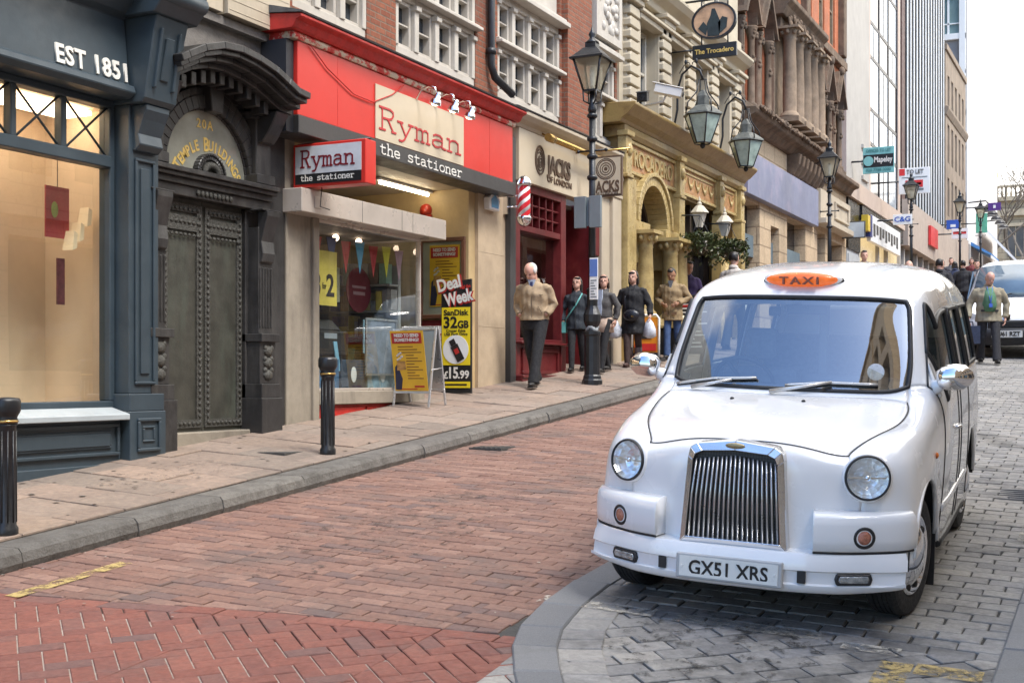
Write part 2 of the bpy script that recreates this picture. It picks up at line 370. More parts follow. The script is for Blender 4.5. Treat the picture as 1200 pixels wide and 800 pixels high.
def herring(m, reg, w, j, zf, ang, lift=0.):
    ca, sa = math.cos(ang), math.sin(ang)
    inv = [(p[0]*ca+p[1]*sa, -p[0]*sa+p[1]*ca) for p in reg]
    u0, u1 = min(p[0] for p in inv)/w, max(p[0] for p in inv)/w; v0, v1 = min(p[1] for p in inv)/w, max(p[1] for p in inv)/w
    for a in range(-200, 200):
        for b in range(-200, 200):
            x, y = a+2*b, a-2*b
            if x < u0-4 or x > u1+4 or y < v0-4 or y > v1+4: continue
            for q in ([(x,y),(x+2,y),(x+2,y+1),(x,y+1)], [(x,y+1),(x+1,y+1),(x+1,y+3),(x,y+3)]):
                cx, cy = (q[0][0]+q[2][0])/2, (q[0][1]+q[2][1])/2
                q = [((p[0]-math.copysign(j/2/w, p[0]-cx))*w, (p[1]-math.copysign(j/2/w, p[1]-cy))*w) for p in q]
                q = [(p[0]*ca-p[1]*sa, p[0]*sa+p[1]*ca) for p in q]
                lay(m, clip(q, reg), zf, .002, lift)
def sheet(name, xs, ys, zf, material, kind='structure'):
    m = M(); nx, ny = len(xs), len(ys)
    m.add([(x, y, zf(x, y)) for y in ys for x in xs], [(j*nx+i, j*nx+i+1, (j+1)*nx+i+1, (j+1)*nx+i) for j in range(ny-1) for i in range(nx-1)])
    return obj(name, m, material, kind=kind)
XI, XR = -2.92, -.58            # left edge of the grey bay, right-hand kerb
MBASE = mat('distant paving', (.2,.18,.165), .9, .2, 2, .2, 20)
sheet('ground', [-600,-60,-12,-7,-3,0,6,60,600], [-600,-60,-10,0,20,60,100,300,900], lambda x, y: gz(x, y)-.06, MBASE)
sheet('road_ground', [-6.1, XI], [3, 10, 24], lambda x, y: gz(x, y)-.012, MJOINT)
sheet('ramp_ground', [-6.1, -4.5, XI+.3], [3, 5.2], lambda x, y: gz(x, y)-.0065, MJOINTR)
sheet('setts_ground', [XI, XR], [3, 10, 28], lambda x, y: gz(x, y)-.012, MJOINTG)
sheet('far_road', [-6.1, XI], [24, 50, 100], lambda x, y: gz(x, y), brickmat('far road brick', brk[0], brk[3], (.14,.11,.09), .215, .105, 'ground', .008))
sheet('far_road', [XI, XR], [28, 50, 100], lambda x, y: gz(x, y), brickmat('far setts', (.19,.18,.175), (.25,.24,.22), (.07,.065,.06), .26, .16, 'ground', .012))
# ramp edge runs up from the kerb to the round end of the bay
RE = [(-6.1,5.17), (-5.1,5.40), (-4.2,5.62), (-3.2,5.76), (-2.55,5.83)]
m = M(); seg = list(zip(RE[:-1], RE[1:]))
for (a, b) in seg: herring(m, [(a[0],3.4), (b[0],3.4), (b[0],b[1]-.13), (a[0],a[1]-.13)], .108, .007, gz, R_(48))
obj('ramp_road', m, MRAMP, kind='structure')
m = M()
for (a, b) in seg:
    d = math.hypot(b[0]-a[0], b[1]-a[1]); k = int(d/.22)
    for i in range(k):
        p = lambda t, o: (a[0]+(b[0]-a[0])*t, a[1]+(b[1]-a[1])*t-o)
        t0, t1 = (i+.02)/k, (i+.98)/k
        lay(m, [p(t0,.125), p(t1,.125), p(t1,.008), p(t0,.008)], gz, .003)
obj('road', m, MRAMP, kind='structure')
m = M()
for (a, b) in seg: bond(m, [(a[0],a[1]), (min(b[0],XI),b[1]), (min(b[0],XI),7.), (a[0],7.)], .225, .105, .007, gz)
bond(m, [(-6.1,7.), (XI,7.), (XI,24.), (-6.1,24.)], .225, .105, .007, gz)
obj('road', m, MROAD, kind='structure')
# taxi bay: setts laid square beside the cab, at an angle in front of the worn line
m = M()
bond(m, [(XI+.1,6.45), (XR,6.45), (XR,28.), (XI+.1,28.)], .225, .14, .010, gz, 0., .5, 0., .008, .004)
bond(m, [(-2.55,3.6), (XR,3.6), (XR,6.45), (-2.75,6.45)], .225, .14, .010, gz, R_(43), .5, 0., .008, .004)
obj('setts_road', m, MSETT, kind='structure')
# granite band round the end of the bay
oc = [(-1.95,4.1), (-2.15,4.55), (-2.36,4.93), (-2.56,5.28), (-2.74,5.63), (-2.85,5.95), (-2.93,6.4), (-2.97,6.95)]
ic = [(-1.78,4.22), (-1.97,4.66), (-2.17,5.02), (-2.36,5.36), (-2.53,5.70), (-2.63,6.0), (-2.71,6.43), (-2.75,6.95)]
m = M(); lead = M()
for k in range(0, 7): lay(m, [oc[k], ic[k], ic[k+1], oc[k+1]], gz, .002, .016, .012)
y = 6.96
while y < 27: lay(m, [(-2.97,y), (-2.75,y), (-2.75,y+.88), (-2.97,y+.88)], gz, .003, .006, .006); y += .89
obj('flush_kerb', m, MGRAN, kind='structure')
m = M()
for k in range(7):
    a, b, c, d = ic[k], ic[k+1], (ic[k+1][0]+.2, ic[k+1][1]+.09), (ic[k][0]+.2, ic[k][1]+.09)
    for t0, t1 in ((.02, .48), (.52, .98)):
        L = lambda p, q, t: (p[0]+(q[0]-p[0])*t, p[1]+(q[1]-p[1])*t)
        lay(m, [L(a,b,t0), L(d,c,t0), L(d,c,t1), L(a,b,t1)], gz, .002, .0045)
obj('setts_road', m, MSETT, kind='structure')
# worn paint
def patch(m, x0, x1, y0, y1, n=1, sk=0., lift=.0075):
    for i in range(n):
        a, b = x0+(x1-x0)*i/n, x0+(x1-x0)*(i+.93)/n
        q = [(a, y0+sk*rnd()), (b, y0+sk*rnd()), (b, y1+sk*rnd()), (a, y1+sk*rnd())]
        m.add([(p[0], p[1], gz(*p)+lift*.75) for p in q], [(0,1,2,3)])
m = M(); patch(m, -2.98, -2.26, 6.42, 6.56, 1, .02, .013); patch(m, -2.2, -1.35, 6.40, 6.54, 1, .02); patch(m, -1.3, -1.0, 6.32, 6.44, 1, .02)
tag(obj('road_marking', m, MWHT), 'worn broken white line painted across the grey setts before the taxi', 'road marking')
m = M(); patch(m, -1.08, -.92, 5.4, 6.22, 1, .02); patch(m, -.92, -.60, 6.08, 6.24, 1, .02); patch(m, -.82, -.66, 5.4, 5.98, 1, .02)
tag(obj('road_marking', m, MYEL), 'worn yellow paint corner on the grey setts right of the taxi', 'road marking')
m = M(); 
patch(m, -5.69, -5.58, 5.2, 6.1, 1, .01)
tag(obj('road_marking', m, MYEL), 'flaking yellow line on the red brick road near the kerb', 'road marking')
m = M(); patch(m, -.72, -.62, 9.3, 10.4, 4, .03); patch(m, -.9,-.62,12.4,12.6,2,.02); patch(m,-.9,-.62,15,15.2,2,.02)
tag(obj('road_marking', m, MWHT), 'worn white edge marks on the grey setts along the right kerb', 'road marking')
# kerb, pavement
m = M(); y = 3.7; L = .97
while y < 60:
    l = L+(rnd()-.5)*.16; a, b = y+.004, y+l-.004; e = (rnd()-.5)*.014
    zt = lambda yy, x: pz(x, yy)
    vs = []
    ns = 7
    for i in range(ns+1):
        yy = a+(b-a)*i/ns; q = (rnd()-.5)*.012 if y < 14 else 0
        for (x, dz) in ((-6.11+e+q, -.16), (-6.085+e+q, -.085), (-6.1+e+q*.7, -.028), (-6.125+e, -.002), (-6.16, .002), (-6.38, 0), (-6.38, -.06)):
            vs.append((x, yy, .0833*yy+.045*6.1+.125+dz+(.0 if dz < -.05 else (rnd()-.5)*.004)))
    fs = [(i*7+j, i*7+j+1, (i+1)*7+j+1, (i+1)*7+j) for i in range(ns) for j in range(6)]
    fs = [f[::-1] for f in fs]+[tuple(range(7)), tuple(ns*7+j for j in range(6, -1, -1))]
    m.add(vs, fs); y += l
obj('kerb', m, MKERB, kind='structure')
sheet('pavement_ground', [-9.5, -7.9, -6.38], [3, 8.47, 16, 30], lambda x, y: pz(x, y)-.012, MJOINT)
m = M()
for (a, b) in ((3.4, 17.), (17., 30.)):
    bond(m, [(-9.3,a), (-6.385,a), (-6.385,b), (-9.3,b)], .66, .46, .013, pz, 0., .5, 0., .012, .006)
obj('pavement', m, MSLAB, kind='structure')
sheet('far_pavement', [-9.3, -7.9, -6.38], [30, 60, 100], lambda x, y: pz(x, y), brickmat('far slabs', (.34,.27,.21), (.40,.31,.24), (.2,.16,.13), .62, .46, 'ground', .008))
m = M(); m.box(-7.1,-6.8,9.35,9.65,pz(-6.95,9.5)-.02,pz(-6.95,9.5)+.004); 
tag(obj('access_cover', m, MJOINTG), 'small dark metal access cover set in the pavement slabs', 'manhole cover')
m = M(); m.box(-5.98,-5.62,11.3,11.7,gz(-5.8,11.5)-.02,gz(-5.8,11.5)+.006)
for i in range(6): m.box(-5.95+.055*i,-5.92+.055*i,11.33,11.67,gz(-5.8,11.5),gz(-5.8,11.5)+.012)
tag(obj('drain_grate', m, MJOINTG), 'dark iron drain grate in the brick road beside the kerb', 'drain')
m = M()
for i in range(6):
    y0 = 10.9+.09*i; m.box(-1.0,-.72,y0,y0+.04,gz(-.86,y0)-.01,gz(-.86,y0)+.008)
tag(obj('drain_grate', m, MGRAN), 'pale slotted drain cover in the grey setts right of the taxi', 'drain')
# right-hand kerb and pavement under the photographer
m = M(); y = 2.
while y < 60:
    m.hexa([(XR+.01,y+.005,gz(XR,y)-.05),(XR+.36,y+.005,gz(XR,y)-.05),(XR+.36,y+.9,gz(XR,y+.9)-.05),(XR+.01,y+.9,gz(XR,y+.9)-.05)],
           [(XR+.01,y+.005,gz(XR,y)+.05),(XR+.36,y+.005,gz(XR,y)+.05),(XR+.36,y+.9,gz(XR,y+.9)+.05),(XR+.01,y+.9,gz(XR,y+.9)+.05)]); y += .905
obj('right_kerb', m, MGRAN, kind='structure', bev=.012)
sheet('right_pavement', [XR+.36, 2, 4.2], [-10, 20, 60, 100], lambda x, y: gz(x, y)+.05, brickmat('right slabs', (.34,.3,.26), (.40,.35,.30), (.2,.18,.16), .62, .46, 'ground', .008))

# oil drips, gum and grit
def stain(label, x0, x1, y0, y1, col, cover, zf=gz, lift=.007):
    m = M(); n = 8
    for i in range(n):
        for j in range(n):
            a, b, c, d = x0+(x1-x0)*i/n, x0+(x1-x0)*(i+1)/n, y0+(y1-y0)*j/n, y0+(y1-y0)*(j+1)/n
            if math.hypot((a+b)/2-(x0+x1)/2, ((c+d)/2-(y0+y1)/2)*(x1-x0)/(y1-y0)) < (x1-x0)/2: m.add([(a,c,zf(a,c)+lift),(b,c,zf(b,c)+lift),(b,d,zf(b,d)+lift),(a,d,zf(a,d)+lift)], [(0,1,2,3)])
    tag(obj('stain', m, wornpaint('stain '+label, col, cover)), label, 'stain')
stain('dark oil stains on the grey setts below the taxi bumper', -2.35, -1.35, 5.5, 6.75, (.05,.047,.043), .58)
stain('faint dark tyre scuff on the brick road before the kerb', -5.2, -4.1, 6.2, 9.5, (.08,.062,.055), .595)
stain('dark blotch of old spillage on the paving slabs before the arched doorway', -7.4, -6.6, 7.4, 8.8, (.15,.12,.10), .60, pz, .009)
m = M(); rg = random.Random(5)
for k in range(90):
    x = -7.85+1.5*rg.random(); y = 4.5+13*rg.random()**1.2; r = .012+.016*rg.random()
    m.add([(x+r*math.cos(a)*(.8+.4*rg.random()), y+r*math.sin(a), pz(x,y)+.0085) for a in np.linspace(0,5.5,7)], [tuple(range(7))])
obj('gum_spots', m, mat('trodden gum', (.19,.165,.145), .8, .3, 30), kind='stuff')
m = M()
for k in range(150):
    if k % 3: x = -6.07+.25*rg.random()**2; y = 5.3+11*rg.random(); z = gz(x,y)+.008
    else: x = -5.9+4.9*rg.random(); y = 5.2+8*rg.random(); z = gz(x,y)+.008
    s = .006+.014*rg.random(); a = rg.random()*6; m.add([(x+s*math.cos(a+t)*(1 if t % 3 else .5), y+s*math.sin(a+t)*.8, z+.006*rg.random()) for t in (0,1.5,3,4.6)], [(0,1,2,3)])
obj('grit_litter', m, mat('grit and leaf litter', (.3,.25,.18), .9, .4, 30, island=[(.35,.3,.22),(.14,.10,.06),(.5,.48,.44),(.2,.12,.05)]), kind='stuff')
# ================================================================ left-hand buildings
BLUE = mat('blue grey paint', (.037,.054,.068), .42, .12, 2.5, .06, 25, dirt=(.055,.075,.09), dscale=2, dlo=.5, dhi=.8)
BLK = mat('black oak paint', (.03,.029,.029), .36, .25, 5, .15, 30, dirt=(.10,.095,.088), dscale=3, dlo=.48, dhi=.85, streak=True)
DOORM = mat('oxidised bronze door', (.048,.047,.038), .45, .3, 4, .15, 30, dirt=(.075,.095,.075), dscale=1.6, dlo=.5, dhi=.75, streak=True)
CARV = mat('carved dark bronze', (.06,.058,.05), .45, .4, 40, .9, 60)
GOLD = mat('gold leaf', (.72,.50,.14), .4, .12, 20, .1, 50, metal=.15)
WHITEL = mat('cream letters', (.74,.72,.66), .5, .04)
PIER = mat('weathered limestone', (.27,.235,.185), .85, .16, 2.5, .25, 60, dirt=(.12,.1,.08), dscale=1.3, dlo=.5, dhi=.72, streak=True)
STEEL = mat('brushed steel', (.52,.46,.40), .3, .1, 2, .03, 20, metal=.25)
RED = mat('red sign panel', (.58,.032,.022), .38, .05, 1.5, .02, 10)
REDP = mat('weathered red paint', (.46,.022,.016), .5, .2, 6, .25, 30)
PEEL = mat('peeling red paint', (.5,.028,.02), .6, .15, 12, .5, 40, dirt=(.56,.49,.36), dscale=7, dlo=.47, dhi=.53)
DGREY = mat('dark grey sign strip', (.05,.048,.047), .45, .08)
CREAMS = mat('cream sign panel', (.55,.465,.335), .4, .04, 2, .02, 10)
SIGNRED = mat('red sign letters', (.48,.03,.035), .45, .05)
WHITEP = mat('white sign plastic', (.78,.78,.76), .35, .03)
WINW = mat('white window timber', (.47,.43,.37), .6, .08, 3, .1, 30, dirt=(.33,.29,.23), dscale=2.4, dlo=.55, dhi=.8)
BRICKW = brickmat('red facade brick', (.24,.07,.035), (.30,.10,.05), (.2,.13,.09))
LEAD = mat('lead flashing', (.09,.09,.09), .7, .25, 8, .3, 30)
GLASSD = mat('dim window glass', (.035,.045,.055), .04, .1, 1, 0, 1, spec=.9)
SHOPG = glassmat('shop glass', (.90,.93,.92), 1.45, 0., 1.0, .02)
OLD = mat('grey render', (.17,.155,.14), .9, .25, 3, .5, 35, dirt=(.07,.065,.06), dscale=1.5)
CRPAINT = mat('cream painted timber', (.46,.39,.29), .55, .07, 2, .06, 25, dirt=(.35,.3,.22), dscale=1.2, dlo=.55, dhi=.8, streak=True)
XF = -7.9
def frame(m, x0, x1, y0, y1, z0, z1, w):
    """rectangular moulding ring on a facade"""
    m.box(x0,x1,y0,y1,z0,z0+w); m.box(x0,x1,y0,y1,z1-w,z1); m.box(x0,x1,y0,y0+w,z0+w,z1-w); m.box(x0,x1,y1-w,y1,z0+w,z1-w); return m
def wall(m, x0, x1, Y0, Y1, Z0, Z1, holes=()):
    ys = sorted({Y0, Y1, *[h[0] for h in holes], *[h[1] for h in holes]}); ys = [y for y in ys if Y0 <= y <= Y1]
    zs = sorted({Z0, Z1, *[h[2] for h in holes], *[h[3] for h in holes]}); zs = [z for z in zs if Z0 <= z <= Z1]
    for a, b in zip(ys[:-1], ys[1:]):
        run = None
        for c, d in zip(zs[:-1], zs[1:]):
            hit = any(h[0] < (a+b)/2 < h[1] and h[2] < (c+d)/2 < h[3] for h in holes)
            if not hit: run = (run[0], d) if run else (c, d)
            if (hit or d == zs[-1]) and run: m.box(x0, x1, a, b, *run); run = None
    return m
def window(par, x, y0, y1, z0, z1, nc=1, nr=1, fw=.06, bw=.03, fm=None, gm=None, name='window', dep=.12, sill=None):
    """window part with its pane as a sub-part; x is the outer face of the frame"""
    m = frame(M(), x-dep, x, y0, y1, z0, z1, fw)
    for i in range(1, nc): yy = y0+fw+(y1-y0-2*fw)*i/nc; m.box(x-dep*.8, x-.012, yy-bw/2, yy+bw/2, z0+fw, z1-fw)
    for i in range(1, nr): zz = z0+fw+(z1-z0-2*fw)*i/nr; m.box(x-dep*.75, x-.016, y0+fw, y1-fw, zz-bw/2, zz+bw/2)
    f = obj(name, m, fm or WINW, par, .006)
    p = M(); p.box(x-dep*.6, x-dep*.5, y0+fw*.9, y1-fw*.9, z0+fw*.9, z1-fw*.9); obj('pane', p, gm or GLASSD, f)
    if sill: s = M(); s.box(x-dep, x+sill, y0-.04, y1+.04, z0-.07, z0-.003); obj('sill', s, fm or WINW, f, .006)
    return f

# ---- blue shop, EST 1851
B = thing('shop_building', 'dark blue-grey painted shopfront lettered EST 1851 with a warm lit display window', 'shop', (-7.9, 7, 1.1))
m = M(); wall(m, -8.35, -8.0, 1., 8.9, 4.42, 9.); m.box(-12,-8.35,8.75,8.95,.8,9); m.box(-12,-8.35,1,1.15,.3,9); m.box(-12,-11.85,1.15,8.75,.5,9); m.box(-11.85,-8.35,1.15,8.75,8.8,9); obj('wall', m, BLUE, B)
m = M(); m.prism([(-8.0,4.30),(-7.72,4.30),(-7.66,4.34),(-7.68,4.40),(-7.74,4.42),(-7.79,4.98),(-7.72,5.02),(-7.62,5.14),(-7.48,5.22),(-7.46,5.32),(-8.0,5.34)], 'y', 1., 8.42)
obj('fascia', m, BLUE, B, .008)
text('lettering', 'EST 1851', .215, WHITEL, B, (-7.745, 8.0, 4.505), (Vector((0,1,0)), Vector((-.09,0,1)).normalized()), .012, bold=.006, space=1.12, fit=.80)
m = M()                                                         # scrolled console closing the fascia
m.prism([(-7.98,4.27),(-7.62,4.27),(-7.58,4.31),(-7.56,4.42),(-7.48,4.86),(-7.44,5.0),(-7.98,5.0)], 'y', 8.43, 8.83)
m.prism([(-7.98,5.0),(-7.42,5.0),(-7.33,5.1),(-7.31,5.22),(-7.36,5.34),(-7.98,5.34)], 'y', 8.36, 8.92)
for (a, b) in ((8.5,8.53), (8.73,8.76)): m.hexa([(-7.6,a,4.4),(-7.53,a,4.4),(-7.53,b,4.4),(-7.6,b,4.4)], [(-7.49,a,4.9),(-7.445,a,4.9),(-7.445,b,4.9),(-7.49,b,4.9)])
m.hexa([(-7.6,8.58,4.47),(-7.535,8.58,4.47),(-7.535,8.68,4.47),(-7.6,8.68,4.47)], [(-7.5,8.58,4.83),(-7.455,8.58,4.83),(-7.455,8.68,4.83),(-7.5,8.68,4.83)])
m.tube([(-7.36,8.36,5.16),(-7.36,8.92,5.16)], .075, 12)
obj('console', m, BLUE, B, .008)
m = M(); m.box(-8.05,-7.78,8.46,8.83,1.78,4.27); m.box(-8.05,-7.74,8.43,8.86,1.63,1.78); m.box(-8.05,-7.73,8.42,8.87,.9,1.63)
frame(m,-7.78,-7.755,8.52,8.77,1.86,3.82,.028); m.box(-7.78,-7.762,8.59,8.70,1.95,3.74)
frame(m,-7.73,-7.705,8.50,8.79,1.28,1.57,.03); frame(m,-7.73,-7.715,8.57,8.72,1.36,1.50,.02)
m.prism([(-7.80,3.88),(-7.74,3.88),(-7.69,3.93),(-7.71,4.02),(-7.66,4.14),(-7.62,4.22),(-7.62,4.265),(-7.80,4.265)], 'y', 8.50, 8.79)
obj('pilaster', m, BLUE, B, .007)
m = M(); frame(m,-8.06,-7.93,1.,8.45,1.66,4.30,.06); m.box(-8.05,-7.91,1.06,8.39,3.72,3.82)
for y in (6.3, 6.82, 7.35, 7.88): m.box(-8.03,-7.94,y-.03,y+.03,3.82,4.24)
obj('window_frame', m, BLUE, B, .008)
m = M()
for a, b in ((5.8,6.27),(6.33,6.79),(6.85,7.32), (7.38,7.85), (7.91,8.39)):
    m.tube([(-7.97,a,3.82),(-7.97,b,4.24)], .011, 6); m.tube([(-7.975,a,4.24),(-7.975,b,3.82)], .011, 6)
obj('lattice', m, BLUE, B)
m = M(); m.box(-8.0,-7.99,1.06,8.39,1.72,3.72); m.box(-8.0,-7.992,1.06,8.39,3.82,4.24); obj('pane', m, glassmat('blue shop glass', (.88,.90,.88), 2.3, 0., 1., .03), B)
m = M(); m.prism([(-8.08,1.56),(-7.72,1.56),(-7.72,1.61),(-7.92,1.665),(-8.08,1.665)], 'y', 1., 8.41); obj('sill', m, mat('pale sill paint', (.36,.40,.42), .4, .08), B, .006)
m = M(); m.box(-8.05,-7.83,1.,8.41,.5,1.558); frame(m,-7.83,-7.80,7.0,8.38,1.26,1.53,.03); frame(m,-7.83,-7.812,7.09,8.29,1.32,1.47,.025); m.box(-7.83,-7.80,7.12,8.26,1.34,1.45)
m.box(-8.05,-7.79,1.,8.41,.5,1.19)
obj('stallriser', m, BLUE, B, .006)
WARM = mat('warm display linen', (.70,.58,.46), .9, .12, .8, .15, 20)
m = M(); m.box(-9.0,-8.9,1.2,8.7,1.5,4.35); m.box(-8.9,-8.1,1.2,8.74,1.45,1.6); m.box(-8.9,-8.1,8.6,8.74,1.6,4.3); m.box(-8.9,-8.1,1.2,8.6,4.28,4.38)
m.box(-8.9,-8.82,7.55,7.75,1.6,4.28); m.box(-8.9,-8.84,6.2,6.6,1.6,4.28)
obj('display_lining', m, WARM, B)
LAMPW = mat('warm lamp', (1,.8,.55), .5, 0, bump=0, emit=(1,.74,.50), estr=4.2)
for i, yy in enumerate((2.6, 4.4, 6.2, 8.0)):
    m = M(); m.box(-8.6,-8.25,yy-.6,yy+.5,4.22,4.26); obj('display_light', m, LAMPW, B)
P = thing('hanging_poster', 'pink and red poster hanging inside the blue shop window', 'poster', (-8.3, 8.05, 2.9))
m = M(); m.box(-8.35,-8.34,8.06,8.33,3.12,3.56); obj('sheet', m, mat('pink red poster', (.45,.04,.06), .5, .2, 5), P)
m = M(); m.ball((-8.335,8.16,3.36), .004, .04, .07); obj('emblem', m, mat('poster green', (.35,.45,.1), .5), P)
m = M(); m.tube([(-8.345,8.2,3.56),(-8.345,8.2,4.25)], .004, 5); obj('cord', m, DGREY, P)
m = M(); m.box(-8.36,-8.35,8.2,8.29,2.55,2.95); m.box(-8.349,-8.346,8.21,8.28,2.6,2.72)
tag(obj('leaflet', m, mat('maroon leaflet', (.16,.05,.06), .5, .3, 18)), 'small maroon leaflet stuck low in the blue shop window', 'leaflet')
for i, (yy, zz) in enumerate(((8.42,3.24),(8.33,3.10),(8.25,3.02))):
    m = M(); m.hexa([(-8.34,yy,zz),(-8.24,yy+.02,zz),(-8.24,yy+.07,zz+.02),(-8.34,yy+.08,zz+.03)], [(-8.34,yy+.04,zz+.17),(-8.25,yy+.05,zz+.17),(-8.25,yy+.09,zz+.15),(-8.34,yy+.10,zz+.16)])
    tag(obj('hanging_lamp_shade', m, mat('cream shade', (.70,.6,.45), .6, .05, emit=(1,.7,.4), estr=.12)), 'cream paper lamp shade hanging in the blue shop window', 'lamp shade', 'paper shades in the blue shop window')

# ---- Temple Buildings doorway
B = thing('doorway_building', 'black carved doorway lettered TEMPLE BUILDINGS under a curved hood', 'doorway', (-7.9, 9.9, 1.35))
m = M(); wall(m, -8.6, -8.0, 8.84, 10.9, .8, 5.35, [(9.1,10.32,.8,4.62)]); obj('wall', m, BLK, B)
m = M(); wall(m, -8.4, -7.98, 8.86, 10.9, 4.95, 9.0, [(9.1,10.7,5.8,8.5)]); m.box(-7.98,-7.9,8.9,10.88,5.32,5.40); obj('upper_wall', m, OLD, B)
m = M(); m.box(-7.98,-7.86,8.95,9.82,5.42,7.5); m.box(-7.98,-7.83,9.86,10.86,5.42,7.5)
for i in range(18): m.box(-7.83,-7.826,9.88,10.84,5.46+.1*i,5.47+.1*i)
obj('upper_panel', m, CRPAINT, B, .006)
HD = [(8.70,4.70),(8.80,4.75),(9.02,4.86),(9.28,4.94),(9.55,4.965),(9.82,4.94),(10.08,4.89),(10.28,4.82),(10.44,4.76),(10.62,4.745)]
def offs(c, d): 
    out = []
    for i, p in enumerate(c):
        a, b = c[max(0,i-1)], c[min(len(c)-1,i+1)]; l = math.hypot(b[0]-a[0], b[1]-a[1]); out.append((p[0]+(b[1]-a[1])/l*d, p[1]-(b[0]-a[0])/l*d))
    return out
m = M()
for x1, d0, d1 in ((-7.40,-.02,.045), (-7.44,.045,.09), (-7.52,.09,.14), (-7.62,.14,.19)): m.band(offs(HD,d0), offs(HD,d1), 'x', -8.2, x1)
for i in range(11):                                             # dentils under the hood
    t = 8.98+.135*i; m.box(-7.85,-7.68,t-.1,t-.03,4.50+.20*math.sin(PI*(t-8.95)/1.5)-.04,4.62+.20*math.sin(PI*(t-8.95)/1.5)-.04)
obj('hood', m, BLK, B, .006)
m = M(); m.arc(9.71,3.86,.615,.74,-8.2,-7.92,0,180,24); m.arc(9.72,3.86,.74,.82,-8.2,-7.93,0,180,24); m.arc(9.71,3.86,.60,.615,-8.15,-7.965,0,180,24)
m.prism([(9.64,4.44),(9.80,4.44),(9.83,4.72),(9.61,4.72)], 'x', -7.95, -7.84)
obj('arch', m, BLK, B, .008)
m = M()
for yc in (8.88, 10.46):
    for y0, y1, z0, z1, x1 in ((yc-.17,yc+.17,.9,1.72,-7.752), (yc-.15,yc+.15,1.72,1.86,-7.77), (yc-.13,yc+.13,1.86,2.28,-7.81), (yc-.15,yc+.15,2.28,2.36,-7.77), (yc-.11,yc+.11,2.36,3.42,-7.84), (yc-.15,yc+.15,3.58,3.599,-7.76),(yc-.12,yc+.12,3.90,4.55,-7.86),(yc-.15,yc+.15,4.50,4.58,-7.82),(yc-.145,yc+.145,3.85,3.95,-7.82)): m.box(-8.25,x1,y0,y1,z0,z1)
    m.prism([(-7.86,3.05),(-7.81,3.08),(-7.795,3.16),(-7.815,3.28),(-7.77,3.44),(-7.74,3.53),(-7.74,3.578),(-7.86,3.578)], 'y', yc-.10, yc+.10)
    m.prism([(-7.88,4.25),(-7.80,4.27),(-7.74,4.34),(-7.68,4.44),(-7.62,4.56),(-7.88,4.56)], 'y', yc-.10, yc+.10)
    for k in range(5): m.box(-7.84,-7.83,yc-.10+.045*k,yc-.08+.045*k,2.42,3.02)
obj_each('pilaster', m, BLK, B, bev=.01)
m = M()
for yc in (8.88, 10.46):
    for k in range(3): m.ball((-7.81,yc,1.95+.12*k), .03, .08, .055, 8, 6); m.ball((-7.805,yc-.05,2.0+.11*k), .02, .03, .03, 6, 5); m.ball((-7.805,yc+.05,2.0+.11*k), .02, .03, .03, 6, 5)
obj_each('carving', m, CARV, B, gap=.3)
m = M(); m.box(-8.15,-7.92,10.6,10.9,.9,5.3); m.box(-8.15,-7.97,10.31,10.40,1.2,3.6); m.box(-8.15,-7.97,8.95,9.11,1.2,3.6); obj('jamb', m, BLK, B, .006)
m = M(); m.box(-8.35,-7.90,8.8,10.62,3.60,3.70); m.box(-8.35,-7.87,8.78,10.62,3.70,3.76); m.box(-8.35,-7.80,8.76,10.66,3.80,3.845); m.box(-8.35,-7.83,8.77,10.65,3.76,3.80)
m.arc(9.74,3.845,.15,.19,-8.1,-7.93,0,180,18); m.arc(9.74,3.845,.19,.215,-8.1,-7.915,0,180,18)
obj('entablature', m, BLK, B, .006)
m = M()
for k in range(11): a = R_(12+156*k/10); m.ball((-7.93,9.74+.10*math.cos(a),3.865+.08*math.sin(a)), .03,.035,.035,6,5)
for k in range(9): m.ball((-7.89,9.50+.06*k,3.65), .015,.028,.03,6,5)
m.arc(9.74,3.845,.0,.15,-8.0,-7.955,0,180,12)
obj('carving', m, CARV, B)
m = M(); m.arc(9.71,3.86,0.,.62,-8.05,-7.985,0,180,24); obj('fanlight', m, mat('frosted fanlight', (.30,.30,.25), .12, .25, 1.5, .03, 20, spec=.8), B)
for s, y, z, a, h in (('20A', 9.70, 4.33, 0, .12),): text('lettering', s, h, GOLD, B, (-7.983, y, z), YZ, .003, bold=.002, space=1.3)
s = 'TEMPLE BUILDINGS'; cy, cz, rad = 9.755, 3.64, .50
for i, ch in enumerate(s):
    if ch == ' ': continue
    a = R_(150-120*i/(len(s)-1)); big = i in (0, 7)
    text('lettering', ch, .185 if big else .14, GOLD, B, (-7.983, cy+rad*1.0*math.cos(a), cz+rad*math.sin(a)), YZ, .003, bold=.004, sx=.8, tilt=a-PI/2)
for k, (a, b) in enumerate(((9.11,9.70), (9.715,10.305))):
    d = M(); d.box(-8.08,-8.02,a,b,1.2,3.6); D = obj('door', d, DOORM, B, .004)
    q = M(); frame(q,-8.02,-8.0,a+.015,b-.015,1.45,3.55,.075)
    for zz in (3.30,): q.box(-8.02,-7.998,a+.09,b-.09,zz,zz+.14)
    n = 34
    for i in range(n):
        z = 1.5+2.0*i/n
        for yy in (a+.052, b-.052): q.ball((-7.994,yy,z), .010,.018,.022,6,4)
    for i in range(8):
        yy = a+.08+(b-a-.16)*i/7
        for z in (1.49,3.26,3.5,3.38): q.ball((-7.994,yy,z), .010,.026,.018,6,4)
    obj('carving', q, CARV, D)
m = M(); m.box(-8.4,-7.90,9.06,10.4,1.0,1.41); obj('threshold', m, PIER, B, .01)

